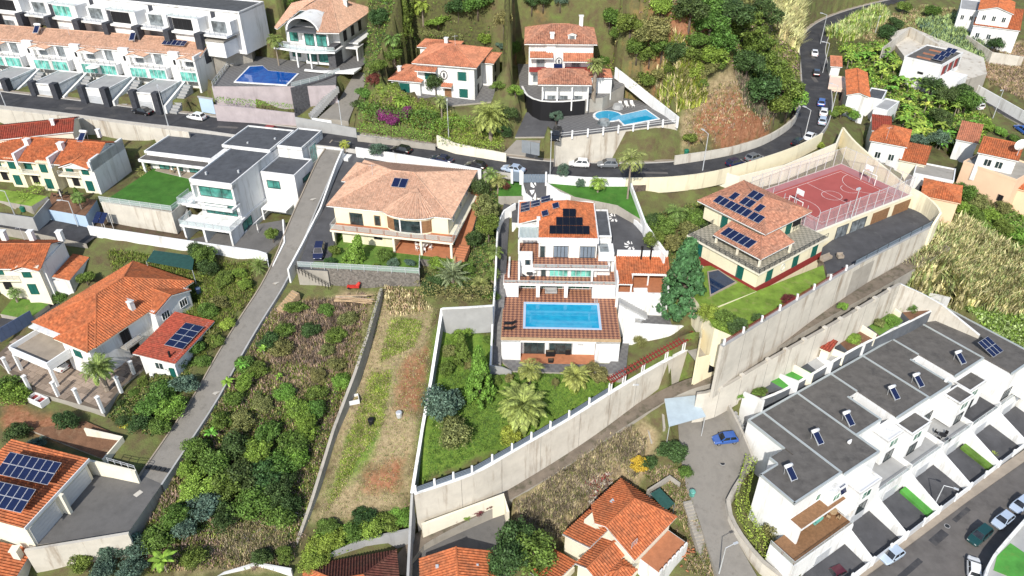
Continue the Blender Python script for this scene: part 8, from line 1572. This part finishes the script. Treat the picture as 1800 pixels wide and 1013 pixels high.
def covered(label, p, r=.9, h=.9, m='concrete_grey'):
    mb = MB(); n = 10; pts = [(r * math.cos(6.283 * k / n) * (1 + .12 * (k % 2)), r * math.sin(6.283 * k / n) * (1 + .12 * ((k + 1) % 2))) for k in range(n)]
    for k in range(n):
        a, b = pts[k], pts[(k + 1) % n]; mb.poly([(*a, 0), (*b, 0), (b[0] * .8, b[1] * .8, h), (a[0] * .8, a[1] * .8, h)])
    mb.poly([(p_[0] * .8, p_[1] * .8, h) for p_ in pts]); mb.obj('covered_table', m, None, loc=p, label=label, cat='table', kind='thing')
covered('grey covered table behind the keyhole pool', P(1086, 191, 44.55), 1.0, .9); covered('grey covered table at the front of the keyhole pool terrace', P(1062, 218, 44.55), 1.2, .8, 'gray_glass'); covered('round grey stone planter on the cream house lawn', P(694, 462, 33.4), .55, .6, 'concrete')
tb = thing('barbecue', 'dark wheeled barbecue in the carport compound', 'barbecue', P(1258, 712, 16.3), .3); MB().box(-1, 1, -.5, .5, .6, 1.2).obj('body', 'concrete_grey', tb); MB().box(-.9, .9, -.45, .45, 1.2, 1.5).obj('lid', 'gray_metal', tb)
for x in (-.8, .8):
    for y in (-.4, .4): MB().box(x - .05, x + .05, y - .05, y + .05, 0, .6).obj('leg', 'black', tb)
for lb, u, v, z in (('larger black planter on the lower terrace', 967, 625, 23.3), ('smaller black planter by the terrace glazing', 998, 622, 23.3), ('black stool on the lower terrace', 968, 636, 23.25)):
    t = thing('planter', lb, 'planter', P(u, v, z), 0, 'black planters'); s = .7 if 'larger' in lb else .4; MB().box(-s, s, -.3, .3, 0, .9 if 'stool' not in lb else .45).obj('pot', 'black', t); MB().box(-s + .08, s - .08, -.22, .22, .9 if 'stool' not in lb else .45, .94 if 'stool' not in lb else .5).obj('filling', 'soil_dark', t)
cr = thing('crate', 'open white crate beside the grey wall on the cleared plot', 'crate', G(622, 706), .3)
for nm, q in (('side', (-.8, .8, -.7, -.62, 0, .8)), ('side', (-.8, .8, .62, .7, 0, .8)), ('side', (-.8, -.72, -.62, .62, 0, .8)), ('side', (.72, .8, -.62, .62, 0, .8)), ('base', (-.72, .72, -.62, .62, 0, .1))): MB().box(*q).obj(nm, 'white_plaster' if nm == 'side' else 'wood_pale', cr)
for lb, u, v, m in (('black bucket in the middle of the cleared plot', 653, 745, 'black'), ('pale bucket on the cleared plot', 702, 733, 'pale_metal'), ('green water barrel beside the courtyard pillars', 50, 692, 'green_plastic'), ('blue rain barrel beside the large villa wall', 350, 515, 'blue_gate'), ('teal bin beside the sleeper steps', 1216, 871, 'teal_curtain'), ('green wheelie bin on the main road below the slope', 1206, 272, 'green_plastic'), ('green compost bin beside the side street', 42, 372, 'green_plastic')):
    t = thing('bin', lb, 'bin', G(u, v)); MB().tube((0, 0, 0), (0, 0, .9), .4, .46, 10).obj('body', m, t); MB().tube((0, 0, .9), (0, 0, .98), .48, .4, 10).obj('lid', m, t)
pt = thing('water_trough', 'small white double trough below the courtyard', 'trough', G(70, 708), ch)
for q in ((-1.4, 1.4, -.7, -.55, 0, 1), (-1.4, 1.4, .55, .7, 0, 1), (-1.4, -1.25, -.55, .55, 0, 1), (1.25, 1.4, -.55, .55, 0, 1), (-.08, .08, -.55, .55, 0, 1)): MB().box(*q).obj('side', 'white_plaster', pt)
MB().box(-1.25, 1.25, -.55, .55, 0, .6).obj('base', 'red_trim', pt)
# green net shelter, panel stand, wood pile, red machine
ns = thing('shade_net', 'dark green net shelter below the stained white wall', 'shelter', P(295, 465, 30.2)); o = ns.location; q = [P(*p) - o for p in ((257, 460, 32), (270, 440, 32.2), (342, 450, 32.2), (338, 475, 32))]
MB().poly(q[::-1]).obj('net', 'green_net', ns)
for p in q: MB().tube(p, (p.x, p.y, -1), .05).obj('post', 'pale_metal', ns)
sp = thing('panel_stand', 'two blue panels on a white pipe stand at the planting bed corner', 'solar panel', P(170, 392, 33.2)); o = sp.location; A, B2, C2 = P(162, 391, 33.9) - o, P(182, 393.5, 33.9) - o, P(170, 372, 35.2) - o; ux = (B2 - A); uy = (C2 - A)
for k in (0, .52):
    q = [A + ux * k, A + ux * (k + .46), A + ux * (k + .46) + uy, A + ux * k + uy]; MB().poly(q).obj('solar_panel', 'solar', sp)
for p in (A, B2, C2, C2 + ux): MB().tube(p, (p.x, p.y, -1.5), .04).obj('leg', 'white_paint', sp)
rm = thing('cement_mixer', 'red machinery parts below the stone wall of the cream house', 'machine', P(622, 507, 30)); rm.scale = (.65, .65, .65); MB().box(-1.6, 1.4, -.4, .4, .3, .8).obj('chassis', 'red_plastic', rm); MB().tube((1.0, 0, .8), (1.6, .2, 1.7), .55, .3, 10).obj('drum', 'red_plastic', rm); MB().tube((-1.2, -.5, .3), (-1.2, .5, .3), .3, n=10).obj('wheel', 'rubber', rm)
wp = thing('timber_pile', 'pile of long pale poles below the stone wall', 'timber', P(590, 526, 29.9), -.1)
for k in range(14): a = random.uniform(-.12, .12); y = random.uniform(-.9, .9); zz = .1 + random.uniform(0, .5); MB().tube((0, y, zz), (random.uniform(5, 8), y + a * 6, zz + random.uniform(-.1, .2)), .07, n=5).obj('pole', 'wood_pale' if k % 3 else 'twig', wp)
# drain grates
dg = thing('drain_grate', 'row of dark drain grates across the ramp road above the yard', 'drain', P(257, 820, 21.75)); o = dg.location; e = P(299, 828, 21.75) - o; hd = math.atan2(e.y, e.x); dg.rotation_euler = (0, 0, hd); n = 5; l = e.length / n
for k in range(n): MB().box(k * l + .08, (k + 1) * l - .08, -.3, .3, -.1, .06).obj('grate', 'dark_frame', dg)
for lb, u, v in (('upper pale cover slab set in the ramp road', 551, 350), ('middle pale cover slab set in the ramp road', 486, 497), ('lower pale cover slab set in the ramp road', 381, 690), ('patch of pale cover in the garage yard', 243, 868)):
    p = G(u, v); MB().box(-.5, .5, -.35, .35, 0, .03).obj('cover_slab', 'concrete_pale', None, loc=(p.x, p.y, p.z + .01), rot=(R(-5) if u > 300 else 0, 0, 1.0), label=lb, cat='cover', kind='thing')
# gardens behind the town houses
kt = quick('garden_kiosk', 'tiny red-roofed kiosk in a town house back garden', (1444, 612), (1458, 618), (1462, 600), 22.6, 20.6, 'shed', 'tile_red', 'ivory', pitch=.1, cat='kiosk')
for lb, pts in (('cream divider wall beside the turf garden', [(1394, 640, 21.2), (1430, 660, 20.8)]), ('cream divider wall beside the grey terrace', [(1437, 602, 22), (1486, 622, 21.4)]), ('cream divider wall between soil and lawn gardens', [(1498, 560, 23), (1541, 588, 22.4)]), ('cream divider wall before the last red garden', [(1556, 529, 23.4), (1584, 550, 23)])): wall(lb, pts, 2.5, 'ivory', .25)
# patched asphalt and manholes
for k, (u, v, a_, w_, l_) in enumerate(((130, 191, .0, 1.2, 3.4), (400, 224, -.1, .9, 4.2), (660, 255, -.2, 1.4, 2.6), (1150, 304, 0, .8, 5), (1432, 140, 1.5, 1.0, 4), (1650, 945, .6, 1.2, 3.4), (1600, 1000, .6, .8, 5), (1428, 100, 1.5, .9, 3), (1690, 905, .6, .7, 4))):
    p = G(u, v); c, s_ = math.cos(a_), math.sin(a_); q = [(p.x + c * x - s_ * y, p.y + s_ * x + c * y) for x, y in ((-l_ / 2, -w_ / 2), (l_ / 2, -w_ / 2), (l_ / 2, w_ / 2), (-l_ / 2, w_ / 2))]
    MB().poly([(x, y, H(x, y) + .008) for x, y in q]).obj('asphalt_patch', 'asphalt' if k in (5, 6, 8) else 'asphalt_warm', kind='structure')
for lb, u, v in (('round manhole cover near the town house gates', 1480, 1000), ('dark round manhole in the cobbled drive', 1270, 815), ('round manhole cover on the main road', 560, 243), ('round manhole cover on the street by the dark green estate', 1665, 925)):
    p = G(u, v); t = thing('manhole_cover', lb, 'manhole', (p.x, p.y, p.z + .01)); MB().tube((0, 0, -.05), (0, 0, .012), .42, n=16).obj('rim', 'concrete_grey', t); MB().tube((0, 0, 0), (0, 0, .02), .34, n=16).obj('lid', 'dark_frame', t)
# odds and ends round the cluttered house
wall('short concrete wall above the cluttered house', [(1138, 862, 12.4), (1178, 836, 13.4), (1196, 850, 12.8)], 2.5, 'concrete', .25)
ns = thing('net_roof', 'dark teal net roof beside the orange ridged house', 'shelter', P(1165, 875, 12)); o = ns.location; q = [P(*p_) - o for p_ in ((1143, 868, 12.8), (1160, 858, 13), (1186, 885, 12.4), (1170, 898, 12.2))]; MB().poly(q[::-1]).obj('net', 'green_net', ns)
for p_ in q: MB().tube(p_, (p_.x, p_.y, -2), .05).obj('post', 'gray_metal', ns)
bp_ = thing('brick_pile', 'heap of red bricks and boards beside the sleeper steps', 'bricks', G(1212, 975)); r_ = random.Random(5)
for k in range(40): MB().box(-.2, .2, -.1, .1, 0, .12).obj('brick', 'tile_red' if 0 else 'terracotta_floor', bp_, loc=(r_.gauss(0, .7), r_.gauss(0, .9), .1 + abs(r_.gauss(0, .25))), rot=(r_.uniform(-.4, .4), r_.uniform(-.4, .4), r_.uniform(0, 6)))
for k, (u, v) in enumerate(((585, 600), (500, 597), (560, 615), (475, 930), (440, 945), (530, 905))):
    t = thing('dead_branches', '%s clump of bare pale branches from the left in the overgrown plot' % ordn(sorted((585, 500, 560, 475, 440, 530)).index(u)), 'branches', G(u, v), k, 'bare branches')
    for j in range(9): a = j * .7; e = r_.uniform(.3, .9); l = r_.uniform(1.0, 1.9); MB().tube((0, 0, 0), (l * math.cos(a) * math.cos(e), l * math.sin(a) * math.cos(e), l * math.sin(e)), .045, .012, 4).obj('branch', 'concrete_grey', t)
# aerials on the roofs
for lb, u, v, z in (('aerial on the long peach terrace roof', 120, 55, 53.5), ('aerial on the coral villa roof', 800, 78, 54.2), ('aerial on the lower orange terrace', 40, 415, 36.6), ('aerial on the cream house roof', 655, 306, 41.8), ('aerial on the orange-roofed house by the bend', 1560, 238, 38.6)):
    t = thing('roof_aerial', lb, 'aerial', P(u, v, z), .4, 'roof aerials'); MB().tube((0, 0, -.8), (0, 0, 1.8), .03, n=5).obj('mast', 'pale_metal', t); mb = MB().tube((-.6, 0, 1.6), (.6, 0, 1.6), .02, n=4)
    for x in (-.5, -.25, 0, .25, .5): mb.tube((x, -.3, 1.6), (x, .3, 1.6), .015, n=4)
    mb.obj('antenna', 'pale_metal', t)
